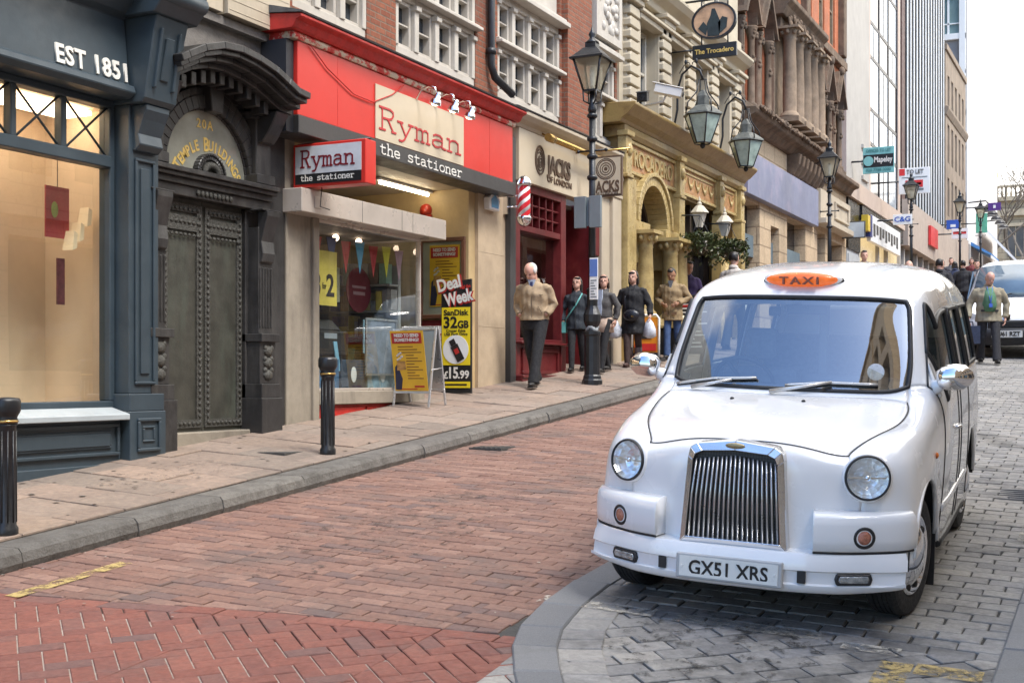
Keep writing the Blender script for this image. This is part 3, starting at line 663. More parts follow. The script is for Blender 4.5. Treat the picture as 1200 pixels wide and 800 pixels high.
# ---- stationer's shop
B = thing('shop_building', 'red fronted stationery shop with a long red sign panel and glazed corner window', 'shop', (-7.9, 13.5, 1.7))
m = M(); m.box(-8.4,-7.9,10.9,11.42,1.,3.66); m.box(-8.4,-7.86,11.33,11.44,1.,3.63); m.box(-8.4,-7.94,10.9,11.1,3.66,4.5)
obj_each('pier', m, PIER, B, gap=-.02, bev=.008)
m = M(); m.box(-9.0,-7.9,15.2,16.02,1.2,4.5)
for z in (2.62, 3.62): m.box(-7.9,-7.897,15.2,16.02,z,z+.008)
obj('pier', m, mat('buff stone', (.44,.34,.23), .8, .14, 2.2, .2, 60, dirt=(.25,.19,.13), dscale=1.1, dlo=.52, dhi=.8, streak=True), B, .01)
m = M(); m.box(-8.1,-7.82,16.02,16.2,1.2,5.3); obj('downpipe_casing', m, DGREY, B, .006)
m = M(); m.box(-7.95,-7.62,10.70,15.68,4.585,5.335); obj('sign_panel', m, RED, B, .006)
m = M(); m.box(-7.95,-7.60,10.69,15.70,4.40,4.582); obj('sign_strip', m, DGREY, B, .006)
m = M(); m.box(-7.97,-7.66,10.56,10.685,4.40,5.33); obj('sign_end', m, mat('black sign end', (.02,.022,.028), .5, .1), B)
m = M(); m.box(-7.619,-7.605,12.16,14.24,4.59,5.20); obj('name_panel', m, CREAMS, B, .003)
m = M(); m.tube([(-7.60,10.9,5.33),(-7.60,11.2,5.16),(-7.60,11.7,4.99),(-7.60,12.1,4.98),(-7.60,12.5,5.14),(-7.60,12.75,5.30)], .007, 5); obj('cable', m, REDP, B)
m = M()
for y in (11.42, 14.98): m.box(-7.62,-7.6185,y,y+.005,4.59,5.33)
obj_each('panel_seam', m, REDP, B)
slab('lettering', 'Ryman', .245, 1.92, SIGNRED, B, (-7.603, 12.23, 4.715), YZ, .95)
slab('lettering', 'the stationer', .125, 1.95, WHITEL, B, (-7.598, 12.23, 4.435), YZ, 1.15)
m = M(); m.prism([(-7.95,5.338),(-7.60,5.338),(-7.585,5.37),(-7.60,5.41),(-7.95,5.41)], 'y', 10.60, 15.72); obj('frieze', m, PEEL, B, .004)
m = M(); m.prism([(-7.95,5.412),(-7.57,5.412),(-7.545,5.43),(-7.51,5.49),(-7.45,5.515),(-7.45,5.55),(-7.95,5.60)], 'y', 10.52, 15.78); obj('cornice', m, REDP, B, .008)
m = M(); m.prism([(-7.95,5.605),(-7.44,5.553),(-7.43,5.57),(-7.95,5.70)], 'y', 10.5, 15.8)
for k in range(7): m.tube([(-7.47,10.6+.8*k,5.565),(-7.9,10.6+.8*k,5.68)], .018, 6)
obj('flashing', m, LEAD, B)
m = M(); m.box(-8.3,-7.68,10.86,13.92,3.63,3.875); obj('lintel', m, STEEL, B, .008)
for yy in (12.0, 12.85, 13.1): 
    q = M(); q.box(-7.68,-7.678,yy,yy+.006,3.64,3.87); obj('seam', q, DGREY, B)
q = M(); q.box(-7.68,-7.672,11.08,11.2,3.69,3.81); obj('badge', q, STEEL, B, .004)
# glazed corner: front pane and return pane
m = M(); frame(m,-7.95,-7.89,11.44,13.66,1.78,3.63,.03); m.box(-8.9,-7.95,13.62,13.66,1.78,1.82); m.box(-8.9,-7.95,13.62,13.66,3.6,3.63)
obj('window_frame', m, STEEL, B, .004)
m = M(); m.box(-7.93,-7.922,11.47,13.63,1.81,3.60); m.box(-8.9,-7.95,13.64,13.648,1.82,3.60); obj('pane', m, glassmat('stationer glass', (.90,.93,.93), 2.0, 0., 1., .012), B)
m = M(); m.box(-8.4,-7.85,11.44,13.68,1.63,1.78); obj('sill', m, PIER, B, .01)
m = M(); m.box(-8.4,-7.92,11.44,13.6,.9,1.625); m.box(-7.92,-7.9,11.5,12.4,1.3,1.6); m.box(-7.92,-7.9,12.45,13.5,1.3,1.6); obj('stallriser', m, REDP, B, .006)
LOB = mat('lobby ochre tile', (.48,.35,.18), .6, .15, 2, .15, 30)
m = M(); m.box(-10.6,-10.5,11.4,15.3,1.2,4.6); m.box(-10.5,-7.95,15.02,15.2,1.2,4.5); m.box(-10.5,-8.0,10.9,11.42,1.2,4.6); obj('lobby_wall', m, LOB, B)
m = M(); m.arc(0,0,1.0,1.06,0,.5,0,180,20); 
q = M(); q.prism([(15.02,4.44),(13.0,4.44),(11.42,4.44),(11.42,4.55),(15.2,4.55)], 'x', -10.5, -7.96); obj('ceiling', q, CRPAINT, B)
m = M(); m.box(-10.48,-10.44,13.75,15.0,1.4,4.0); obj('entrance_doors', m, mat('dark shop interior', (.05,.045,.04), .4, .3, 2), B)
m = M(); m.box(-10.2,-8.2,11.43,11.47,1.7,3.6); m.box(-10.2,-10.1,11.47,13.6,1.7,4.3); m.box(-10.2,-7.95,11.5,13.6,3.62,3.68); m.box(-10.1,-8.0,11.45,13.6,1.6,1.72); obj('display_lining', m, mat('shop back wall', (.13,.12,.105), .7, .3, 3), B)
T = thing('display_rack', 'crowded rack of coloured packets standing inside the stationery window', 'display rack', (-8.9,13.45,1.72))
m = M(); m.box(-9.6,-8.12,13.5,13.56,1.72,3.3)
for k in range(5): m.box(-9.6,-8.12,13.3,13.5,1.76+.32*k,1.785+.32*k)
obj('shelf', m, mat('shelf grey', (.3,.29,.27), .6), T)
cols = [(.55,.1,.08),(.1,.2,.5),(.7,.6,.1),(.6,.6,.6),(.1,.4,.25),(.5,.3,.1),(.08,.08,.09),(.65,.65,.6)]
pm = mat('packets', (.4,.3,.2), .5, .2, 10, island=cols); m = M()
for k in range(5):
    x = -9.58
    while x < -8.2:
        w = .05+.10*rnd(); m.box(x,x+w*.9,13.32,13.46,1.79+.32*k,1.79+.32*k+.12+.15*rnd()); x += w
o = obj('stock', m, pm, T); o['kind'] = 'stuff'
T = thing('display_rack', 'low stand of white and black packets deep inside the stationery window', 'display rack', (-9.3,12.4,1.72))
m = M(); m.box(-9.9,-9.5,11.6,13.2,1.72,1.78)
for k in range(3): m.box(-9.9,-9.55,11.6,13.2,2.1+.4*k,2.12+.4*k)
obj('shelf', m, mat('shelf grey', (.3,.29,.27)), T); m = M()
for k in range(4):
    y = 11.62
    while y < 13.1:
        w = .07+.12*rnd(); m.box(-9.8,-9.58,y,y+w*.9,1.79+.4*k-.06*(k > 0),1.79+.4*k+.14+.15*rnd()); y += w
o = obj('stock', m, pm, T); o['kind'] = 'stuff'
# upper storeys of red brick shared with the barber
B2 = thing('brick_building', 'red brick upper storeys with white timber casement bays above the red shop', 'building', (-7.9, 15.5, 5.7))
holes = [(11.0,12.44,5.8,9.6), (13.08,15.12,5.8,9.6), (15.78,17.9,5.8,9.6), (19.02,20.22,5.8,9.6)]
m = M(); wall(m, -8.3, XF, 10.9, 20.3, 5.5, 10., holes); m.box(-8.3,-7.80,17.98,18.95,5.75,10.); m.box(-12,-8.3,10.9,11.1,4.6,10); m.box(-12,-8.3,20.1,20.3,4.6,10); obj('wall', m, BRICKW, B2)
def bay(y0, y1, n):
    f = M(); w = (y1-y0)/n
    for z0, z1 in ((5.80,5.90), (6.48,6.54), (7.16,7.32), (7.95,8.05), (9.4,9.6)): f.box(-8.25,XF-.02,y0,y1,z0,z1)
    f.box(-8.2,XF+.10,y0-.05,y1+.05,6.54,6.585); f.box(-8.2,XF+.05,y0-.04,y1+.04,6.585,6.62); f.box(-8.2,XF+.16,y0-.07,y1+.07,7.26,7.33); f.box(-8.2,XF+.10,y0-.05,y1+.05,7.33,7.39); f.box(-8.2,XF-.05,y0,y1,7.39,7.95)
    for i in range(n+1):
        yy = y0+w*i; k = .075 if i in (0, n) else .05
        a, b = max(y0, yy-k), min(y1, yy+k); f.box(-8.25,XF-.005,a,b,5.9,6.48); f.box(-8.25,XF-.005,a,b,6.62,7.16); f.box(-8.25,XF-.005,a,b,8.05,9.4)
        for zt in (6.40, 7.09): f.box(-8.2,XF+.03,a-.012,b+.012,zt,zt+.06)
    bf = obj('window_bay', f, WINW, B2, .007)
    for i in range(n):
        for z0, z1 in ((5.9,6.48), (6.62,7.16), (8.05,9.4)):
            a, b = y0+w*i+.055, y0+w*(i+1)-.055
            s = frame(M(), -8.12, XF-.06, a, b, z0, z1, .05); s.box(-8.1,XF-.07,a+.05,b-.05,(z0+z1)/2-.012,(z0+z1)/2+.012); c = obj('casement', s, WINW, bf, .004)
    g = M(); g.box(-8.09,-8.06,y0+.06,y1-.06,5.88,9.45); obj('pane', g, GLASSD, bf)
bay(11.0, 12.44, 3); bay(13.08, 15.12, 4); bay(15.78, 17.9, 4); bay(19.06, 20.18, 2)
m = M(); m.box(-7.88,-7.80,19.06,20.18,7.45,9.2); frame(m,-7.80,-7.76,19.06,20.18,7.45,9.2,.12)
for k in range(60): m.ball((-7.80,19.25+.8*rnd(),7.65+1.35*rnd()), .05,.05+.05*rnd(),.05+.07*rnd(),6,5)
obj('carved_panel', m, WINW, B2)
m = M(); m.tube([(-7.83,15.45,9.9),(-7.83,15.45,6.15),(-7.80,15.5,6.0),(-7.70,15.85,5.82)], .055, 8)
for z in (6.3, 7.3): m.lathe((-7.83,15.45,z), [(.07,0),(.07,.08)], 10)
obj('downpipe', m, mat('black iron', (.018,.018,.02), .4, .2, 12, .2, 40), B2)
# ---- barber's shop
OXB = mat('oxblood paint', (.12,.014,.016), .35, .2, 4, .08, 25, dirt=(.16,.04,.03), dscale=2, dlo=.55, dhi=.8)
IRON = mat('black cast iron', (.014,.015,.017), .35, .25, 10, .2, 40)
BRASS = mat('brass', (.55,.36,.12), .3, .15, 5, .05, 30, metal=.9)
B = thing('barber_shop', 'oxblood red barber shopfront lettered JACKS OF LONDON under a cream fascia', 'shop', (-7.9, 18, 2.0))
m = M(); m.prism([(-8.0,4.72),(-7.80,4.72),(-7.80,5.46),(-8.0,5.46)], 'y', 16.26, 19.25); obj('fascia', m, CREAMS, B, .005)
m = M(); m.prism([(-8.0,5.465),(-7.80,5.465),(-7.77,5.51),(-7.70,5.55),(-7.64,5.61),(-7.64,5.66),(-8.0,5.68)], 'y', 15.85, 20.05); obj('cornice', m, CRPAINT, B, .006)
m = M(); m.prism([(-8.0,5.685),(-7.63,5.665),(-7.62,5.68),(-8.0,5.74)], 'y', 15.85, 20.05); obj('flashing', m, LEAD, B)
BRN = mat('brown sign letters', (.10,.06,.035), .5, .05)
text('lettering', 'JACKS', .36, BRN, B, (-7.795, 17.64, 5.07), YZ, .012, bold=.012, fit=.86)
text('lettering', 'OF LONDON', .125, BRN, B, (-7.795, 17.66, 4.865), YZ, .008, bold=.003, fit=.90)
m = M(); m.arc(16.95,5.10,.19,.215,-7.80,-7.785,0,360,28,.78); m.arc(16.95,5.10,.145,.165,-7.80,-7.785,0,360,28,.78)
for k in range(5): m.arc(16.95,5.10,.02+.022*k,.03+.022*k,-7.80,-7.787,20+50*k,290+50*k,16,.8)
obj('logo', m, BRN, B)
m = M(); m.box(-8.2,-7.86,16.25,16.42,1.4,4.72); m.box(-8.2,-7.86,17.86,18.05,1.4,4.72); m.box(-8.2,-7.86,16.42,17.86,4.60,4.72); m.box(-8.2,-7.87,16.42,17.86,4.03,4.12); m.box(-8.2,-7.86,16.42,17.86,2.42,2.50)
for k in range(1,6): y = 16.42+.24*k; m.box(-8.15,-7.89,y-.016,y+.016,4.12,4.60)
for z in (4.28, 4.44): m.box(-8.15,-7.90,16.42,17.86,z-.014,z+.014)
obj('window_frame', m, OXB, B, .007)
m = M(); m.box(-8.0,-7.99,16.42,17.86,2.5,4.03); m.box(-8.0,-7.992,16.42,17.86,4.12,4.6); obj('pane', m, glassmat('barber glass', (.8,.82,.82), 1.6, 0., 1., .02), B)
m = M(); m.box(-8.2,-7.88,16.42,17.86,1.4,2.41); frame(m,-7.88,-7.85,16.5,17.78,1.98,2.36,.05); m.box(-8.2,-7.72,16.2,18.08,1.4,1.93); m.box(-8.2,-7.70,16.2,18.1,1.93,1.97); m.box(-8.2,-7.76,16.28,17.95,2.415,2.45)
obj('stallriser', m, OXB, B, .008)
m = M(); m.box(-9.9,-9.8,16.4,19.2,1.8,4.7); m.box(-9.8,-8.2,16.3,16.4,1.8,4.7); m.box(-9.8,-8.2,16.4,19.2,4.64,4.7); m.box(-9.8,-8.1,16.4,18.0,1.9,2.0); obj('interior', m, mat('barber interior', (.12,.09,.075), .7, .4, 1.5), B)
m = M(); m.box(-9.79,-9.75,16.6,17.5,2.8,3.9); obj('mirror', m, mat('mirror', (.5,.5,.5), .05, 0, bump=0, metal=1), B)
m = M(); m.box(-9.2,-8.8,17.,17.4,4.58,4.62); obj('ceiling_light', m, LAMPW, B)
m = M(); m.box(-8.9,-8.6,18.05,19.15,1.5,4.7); frame(m,-8.6,-8.57,18.15,19.05,2.2,3.1,.08); frame(m,-8.6,-8.57,18.15,19.05,3.2,4.4,.08); obj('door', m, OXB, B, .008)
m = M(); m.box(-8.7,-7.86,19.05,19.25,1.5,4.72); m.box(-7.86,-7.80,19.02,19.27,3.9,4.7); m.box(-8.6,-8.05,18.05,18.12,1.6,4.7); obj('door_jamb', m, OXB, B, .008)
m = M(); m.box(-8.4,-7.76,19.28,19.62,1.5,5.46); m.box(-8.4,-7.70,19.62,20.0,1.5,5.46); m.box(-8.2,-7.66,19.26,20.02,5.2,5.46); m.box(-8.2,-7.68,19.26,20.02,4.9,4.96); obj('pilaster', m, CRPAINT, B, .01)
m = M(); m.box(-8.3,-7.74,19.26,20.03,1.5,2.55); obj('plinth', m, BLK, B, .01)
m = M(); m.tube([(-7.62,16.95,5.40),(-7.62,19.5,5.40)], .045, 10); m.tube([(-7.62,16.85,5.40),(-7.62,17.05,5.40)], .06, 10); m.tube([(-7.62,19.05,5.36),(-7.62,19.75,5.36)], .06, 8)
for y in (17.0,18.2,19.3): m.tube([(-7.62,y,5.40),(-7.80,y,5.50)], .014, 6)
tag(obj('trough_light', m, BRASS), 'long brass tube light over the cream JACKS fascia', 'sign light')
def slabsign(name, label, cat, base, size, faces, frame_m, arm=None, arm_m=None):
    """projecting sign hung at right angles to the facade; size (dx, dy, dz) about base"""
    T = thing(name, label, cat, base); x, y, z = base; dx, dy, dz = size
    m = M(); m.box(x-dx/2,x+dx/2,y-dy/2,y+dy/2,z-dz/2,z+dz/2); obj('case', m, frame_m, T, .006)
    for (a, b, c, d, fm) in faces: q = M(); q.box(x-dx/2+dx*a,x-dx/2+dx*b,y-dy/2-.006,y-dy/2-.001,z-dz/2+dz*c,z-dz/2+dz*d); obj('face', q, fm, T)
    if arm:
        q = M()
        for p in arm: q.tube(p, .016, 6)
        obj('bracket', q, arm_m or IRON, T)
    return T
T = slabsign('hanging_sign', 'cream JACKS hanging sign with a round brown logo behind the lamp post', 'shop sign', (-7.30, 18.3, 5.02), (.54,.06,.62), [(.04,.96,.05,.95,CREAMS)], BRN, [[(-7.9,18.3,5.42),(-6.9,18.3,5.42)], [(-7.5,18.3,5.42),(-7.5,18.3,5.35)], [(-6.95,18.3,5.42),(-6.95,18.3,5.35)]], BRASS)
text('lettering', 'JACKS', .24, BRN, T, (-7.28, 18.262, 4.85), XZ, .003, bold=.008, fit=.44); text('lettering', 'OF LONDON', .07, BRN, T, (-7.28, 18.262, 4.755), XZ, .003, fit=.38)
m = M()
for r0, r1 in ((.0,.03),(.05,.065),(.085,.10),(.125,.14),(.15,.165)):
    t = M().arc(0,0,r0,r1,0,.004,0,360,22); m.join(t.tf(Matrix.Translation((-7.29,18.265,5.13)) @ Matrix.Rotation(-PI/2,4,'Z')))
obj('logo', m, BRN, T)
# barber's pole
T = thing('barber_pole', 'red and white striped barber pole on a steel bracket beside the red shop', 'barber pole', (-7.60, 15.95, 4.1))
WHT = mat('white enamel', (.75,.74,.72), .3, .04); CHR = mat('chrome', (.75,.75,.76), .08, .03, bump=0, metal=1)
m = M(); m.lathe((-7.6,16.0,4.16), [(.086,0),(.086,.42)], 24); obj('cylinder', m, WHT, T)
m = M()
for k in range(3):
    n = 26; vs = []
    for i in range(n+1):
        a = 2*PI*i/n*1.3+2*PI*k/3
        for dz in (0,.075):
            zz = min(.42, max(0, i/n*.42*1.25-.1+dz)); vs.append((-7.6+.0885*math.cos(a), 16.0+.0885*math.sin(a), 4.16+zz))
    m.add(vs, [(2*i,2*i+2,2*i+3,2*i+1) for i in range(n)], True)
obj('stripe', m, mat('barber red', (.55,.02,.03), .3, .05), T)
for z, s in ((4.58, 1), (4.16, -1)):
    m = M(); m.lathe((-7.6,16.0,z), [(.10,0),(.105,.03*s),(.10,.05*s),(.085,.09*s),(.05,.13*s),(.01,.145*s)], 20); obj('cap', m, CHR, T)
m = M(); m.box(-7.9,-7.84,15.95,16.05,4.2,4.55); m.tube([(-7.86,16.0,4.3),(-7.68,16,4.3)], .015, 6); m.tube([(-7.86,16.0,4.45),(-7.68,16,4.45)], .015, 6); obj('bracket', m, CHR, T)
T = thing('alarm_box', 'white and blue pentagon alarm box high on the buff stone pier', 'alarm box', (-7.89, 15.5, 4.2))
m = M(); m.prism([(15.37,4.20),(15.66,4.20),(15.68,4.36),(15.52,4.46),(15.35,4.36)], 'x', -7.9, -7.81); obj('case', m, WHITEP, T, .008)
m = M(); m.prism([(15.42,4.23),(15.62,4.23),(15.63,4.34),(15.52,4.41),(15.41,4.34)], 'x', -7.809, -7.805); obj('label_face', m, mat('sky blue label', (.12,.38,.62), .4), T)
T = thing('fire_bell', 'small red alarm bell on the ochre wall of the red shop lobby', 'alarm bell', (-7.95,15.0,4.2))
m = M(); m.lathe((-8.6,15.02,4.18), [(.0,-.07),(.06,-.06),(.09,-.02),(.095,0)], 16, 'y'); m.box(-8.7,-8.5,14.98,15.02,4.07,4.12); obj('gong', m, mat('bell red', (.42,.03,.015), .35), T)
T = thing('strip_light', 'lit fluorescent strip light under the red shop lobby ceiling', 'light', (-8.5,14.2,4.42))
m = M(); m.box(-8.56,-8.48,13.65,15.0,4.40,4.43); obj('batten', m, WHITEP, T, .004)
m = M(); m.tube([(-8.52,13.72,4.375),(-8.52,14.93,4.375)], .02, 8); obj('tube', m, mat('lit tube', (1,.95,.8), .4, 0, bump=0, emit=(1,.86,.6), estr=8.), T)
S = thing('spotlight', 'chrome swan neck spotlight over the cream RYMAN panel, first of three from the street corner', 'spotlight', (-7.45,13.05,5.3), 'spotlights over the red shop sign')
m = M(); m.tube([(-7.60,13.05,5.20),(-7.54,13.05,5.30),(-7.44,13.05,5.335),(-7.35,13.05,5.31),(-7.335,13.05,5.23)], .013, 8); obj('swan_neck', m, CHR, S)
m = M(); m.lathe((0,0,0), [(.02,.13),(.035,.11),(.04,.05),(.06,.04),(.068,.0),(.075,-.02)], 16).tf(Matrix.Translation((-7.345,13.05,5.13)) @ Matrix.Rotation(R_(22),4,'Y')); obj('lamp_head', m, CHR, S)
m = M(); m.ball((-7.34,13.05,5.125), .055,.055,.03); obj('bulb', m, mat('lit spot', (1,.9,.7), .4, 0, bump=0, emit=(1,.8,.5), estr=3.), S)
dup(S, (0,.44,0), 'chrome swan neck spotlight over the cream RYMAN panel, middle of the three'); dup(S, (0,.86,0), 'chrome swan neck spotlight over the cream RYMAN panel, nearest the barber shop')

# ---- Trocadero public house
FAI = mat('gold faience', (.29,.195,.065), .35, .22, 3, .25, 30, dirt=(.16,.095,.035), dscale=3, dlo=.46, dhi=.68)
FAIP = mat('pale yellow faience', (.42,.315,.135), .3, .15, 4, .2, 30, dirt=(.24,.16,.06), dscale=3.5, dlo=.5, dhi=.72)
FAIR = mat('rust faience panel', (.38,.20,.08), .4, .25, 10, .4, 40, dirt=(.33,.13,.12), dscale=6)
DARKIN = mat('dark pub glass', (.02,.02,.022), .06, .2, 2, 0, 1, spec=.7)
CRST = mat('cream stucco', (.43,.37,.27), .65, .06, 1.5, .06, 20, dirt=(.42,.36,.26), dscale=1., dlo=.52, dhi=.8, streak=True)
B = thing('public_house', 'gold glazed pub front lettered TROCADERO with arched window below cream stucco storeys', 'pub', (-7.8, 23.5, 2.6))
X0 = -7.7
m = M(); wall(m, -8.3, X0-.04, 20.05, 27.15, 1.6, 6.3, [(20.62,22.35,1.6,5.45), (23.2,25.55,1.6,5.35), (25.9,26.9,2.6,5.3)]); obj('wall', m, FAI, B)
m = M(); m.prism([(-8.3,6.16),(-7.64,6.16),(-7.60,6.22),(-7.50,6.28),(-7.42,6.36),(-7.36,6.42),(-7.36,6.47),(-8.3,6.52)], 'y', 19.75, 27.3); m.prism([(-8.,5.96),(-7.66,5.98),(-7.62,6.05),(-7.62,6.155),(-8.,6.155)], 'y', 19.95, 27.2); obj('cornice', m, FAI, B, .01)
for (a, b) in ((20.26,22.75), (23.05,25.3), (25.65,26.75)):
    m = M(); m.box(-7.76,-7.72,a,b,5.45,5.92); obj('frieze_panel', m, FAIR, B)
    m = M(); frame(m,-7.74,-7.68,a-.06,b+.06,5.40,5.97,.06); obj('frieze_frame', m, FAIP, B, .008)
    if a > 21:
        m = M()
        n = int((b-a)/.42)
        for k in range(n): m.arc(a+.25+(b-a-.5)*k/max(1,n-1),5.78,.13,.165,-7.73,-7.70,180,360,10); m.ball((-7.71,a+.25+(b-a-.5)*k/max(1,n-1),5.62),.03,.06,.06,6,5)
        m.box(-7.73,-7.705,a+.1,b-.1,5.83,5.86); obj('swag', m, FAIP, B)
text('lettering', 'TROCADERO', .40, FAIP, B, (-7.712, 21.5, 5.69), YZ, .014, bold=.008, fit=2.25)
m = M()
for y in (20.1, 22.9, 25.47, 26.98):
    m.box(-7.76,-7.60,y-.13,y+.13,5.3,5.97); m.box(-7.76,-7.56,y-.16,y+.16,5.97,6.06); m.ball((-7.6,y,5.75),.06,.09,.12,8,6); m.box(-7.76,-7.57,y-.15,y+.15,5.28,5.34)
obj_each('frieze_pilaster', m, FAIP, B, bev=.01)
# big arch
m = M(); m.arc(21.48,4.62,.70,.86,-8.1,-7.64,0,180,22); m.arc(21.48,4.62,.86,.93,-8.1,-7.60,0,180,22); m.box(-8.1,-7.64,20.62,20.78,3.9,4.62); m.box(-8.1,-7.64,22.18,22.34,3.9,4.62); obj('arch', m, FAIP, B, .008)
m = M()
for yc, sg in ((20.62,1), (22.35,-1)):
    A = [(yc, 5.45)]+[(21.48-sg*.93*math.cos(R_(a)), 4.62+.93*math.sin(R_(a))) for a in range(0, 91, 10)]
    A = [p for p in A if (p[0]-yc)*sg >= -.12 and p[1] <= 5.5]
    m.prism(A if sg < 0 else A[::-1], 'x', -8.0, -7.72)
obj('spandrel', m, FAI, B)
m = M(); frame(m,-8.06,-8.0,20.78,22.18,2.2,4.5,.07); m.box(-8.06,-8.0,21.45,21.52,2.27,4.43); m.box(-8.06,-7.98,20.78,22.18,4.43,4.52); m.arc(21.48,4.52,.62,.70,-8.06,-8.0,0,180,16); obj('window_frame', m, mat('dark oak frame', (.035,.022,.014), .4, .2), B)
m = M(); m.box(-8.09,-8.06,20.7,22.25,1.8,5.4); obj('pane', m, DARKIN, B)
def column(par, x, y, z0, z1, r, mt=FAIP, name='column', n=16):
    m = M(); h = z1-z0
    m.lathe((x,y,z0), [(r*1.5,0),(r*1.5,.06),(r*1.35,.07),(r*1.3,.11),(r*1.05,.14),(r,.17),(r*1.02,h*.4),(r*.88,h-.3),(r*.98,h-.28),(r*.9,h-.25),(r*1.05,h-.2),(r*1.4,h-.08),(r*1.55,h-.06)], n)
    m.box(x-r*1.65,x+r*1.65,y-r*1.65,y+r*1.65,z1-.06,z1); m.box(x-r*1.7,x+r*1.7,y-r*1.7,y+r*1.7,z0-.12,z0)
    for k in range(8): a = k*PI/4; m.ball((x+r*1.25*math.cos(a),y+r*1.25*math.sin(a),z1-.13), r*.35,r*.35,.07,6,5)
    return obj(name, m, mt, par)
for y in (20.75, 22.08, 22.62): column(B, -7.56, y, 2.95, 4.45, .15)
m = M()
for y in (20.75, 22.08, 22.62): m.box(-8.0,-7.36,y-.23,y+.23,1.8,2.83)
obj_each('plinth', m, mat('black glazed plinth', (.02,.02,.022), .2, .2), B, bev=.015)
m = M()
for y in (20.75, 22.35): m.box(-8.0,-7.62,y-.3,y+.45,4.45,4.62)
m.box(-7.8,-7.6,20.05,20.45,2.8,5.28); m.box(-7.8,-7.6,22.75,23.05,2.6,5.28); m.box(-7.8,-7.58,25.35,25.6,2.6,5.28); m.box(-7.8,-7.58,26.85,27.1,2.6,5.28)
obj_each('pier', m, FAIP, B, bev=.012)
m = M(); m.box(-7.80,-7.79,22.5,22.72,4.72,5.3); m.box(-7.80,-7.79,20.15,20.4,4.72,5.2); obj('niche', m, DARKIN, B)
m = M(); m.box(-8.1,-8.0,23.2,25.55,1.8,5.35); obj('entrance_opening', m, DARKIN, B)
m = M()
for y in (23.25, 24.3, 25.5): m.box(-8.0,-7.9,y-.04,y+.04,2.0,5.35)
m.box(-8.0,-7.9,23.2,25.55,4.45,4.52); obj('entrance_frame', m, mat('dark oak frame', (.035,.022,.014), .4, .2), B)
m = M(); m.box(-7.96,-7.92,25.9,26.9,2.6,5.3)
for k in range(9): y = 25.95+.115*k; m.tube([(-7.9,y,2.7),(-7.9,y,4.4)], .03, 6)
obj('side_window', m, FAIP, B)
m = M(); q = M(); 
for k in range(26): (m if k % 2 else q).box(-7.74,-7.72,20.1+.27*k,20.36+.27*k,2.62+.0*k,2.80)
obj('tile_band', m, FAIP, B); obj('tile_band', q, DARKIN, B)
# upper floors
WX = -7.86
m = M(); wall(m, -8.4, WX, 20.3, 27.5, 6.4, 12., [(21.2,22.15,6.7,8.3), (22.65,23.6,6.7,8.3), (24.15,25.1,6.7,8.3), (25.75,26.7,6.7,8.3), (21.2,22.15,9.5,11.5), (22.65,23.6,9.5,11.5), (24.15,25.1,9.5,11.5), (25.75,26.7,9.5,11.5)]); m.box(-13,-8.4,27.3,27.5,6.3,12); m.box(-13,-8.4,20.3,20.5,6.3,12); obj('upper_wall', m, CRST, B)
for y in (20.72, 22.4, 23.88, 25.42, 27.1):
    m = M()
    for k in range(9): z = 6.55+.20*k; m.prism([(y-.24,z),(y+.24,z),(y+.24,z+.10),(y+.2,z+.16),(y-.2,z+.16),(y-.24,z+.10)], 'x', WX-.02, WX+.14)
    m.box(WX-.02,WX+.06,y-.22,y+.22,6.4,8.38); m.box(WX,WX+.2,y-.3,y+.3,8.36,8.46); m.box(WX,WX+.26,y-.34,y+.34,8.46,8.54); obj('quoin_pilaster', m, CRST, B, .012)
m = M(); m.prism([(-8.3,8.55),(WX+.10,8.55),(WX+.12,8.66),(WX+.28,8.74),(WX+.36,8.84),(WX+.36,8.90),(-8.3,8.94)], 'y', 20.3, 27.52); m.box(-8.3,WX+.08,20.3,27.52,9.05,9.3); obj('string_course', m, CRST, B, .012)
for y0 in (21.2, 22.65, 24.15, 25.75):
    m = M(); m.box(WX-.05,WX+.06,y0-.14,y0-.003,6.6,8.2); m.box(WX-.05,WX+.06,y0+.953,y0+1.09,6.6,8.2); m.box(WX-.05,WX+.14,y0-.2,y0+1.15,8.2,8.3); m.box(WX-.05,WX+.2,y0-.24,y0+1.19,8.3,8.36); obj('architrave', m, CRST, B, .01)
    for z0, z1 in ((6.7,8.2), (9.5,11.5)): window(B, WX-.18, y0, y0+.95, z0, z1, 1, 2, .07, .05, mat('pale sash', (.5,.46,.38), .5, .05), GLASSD)
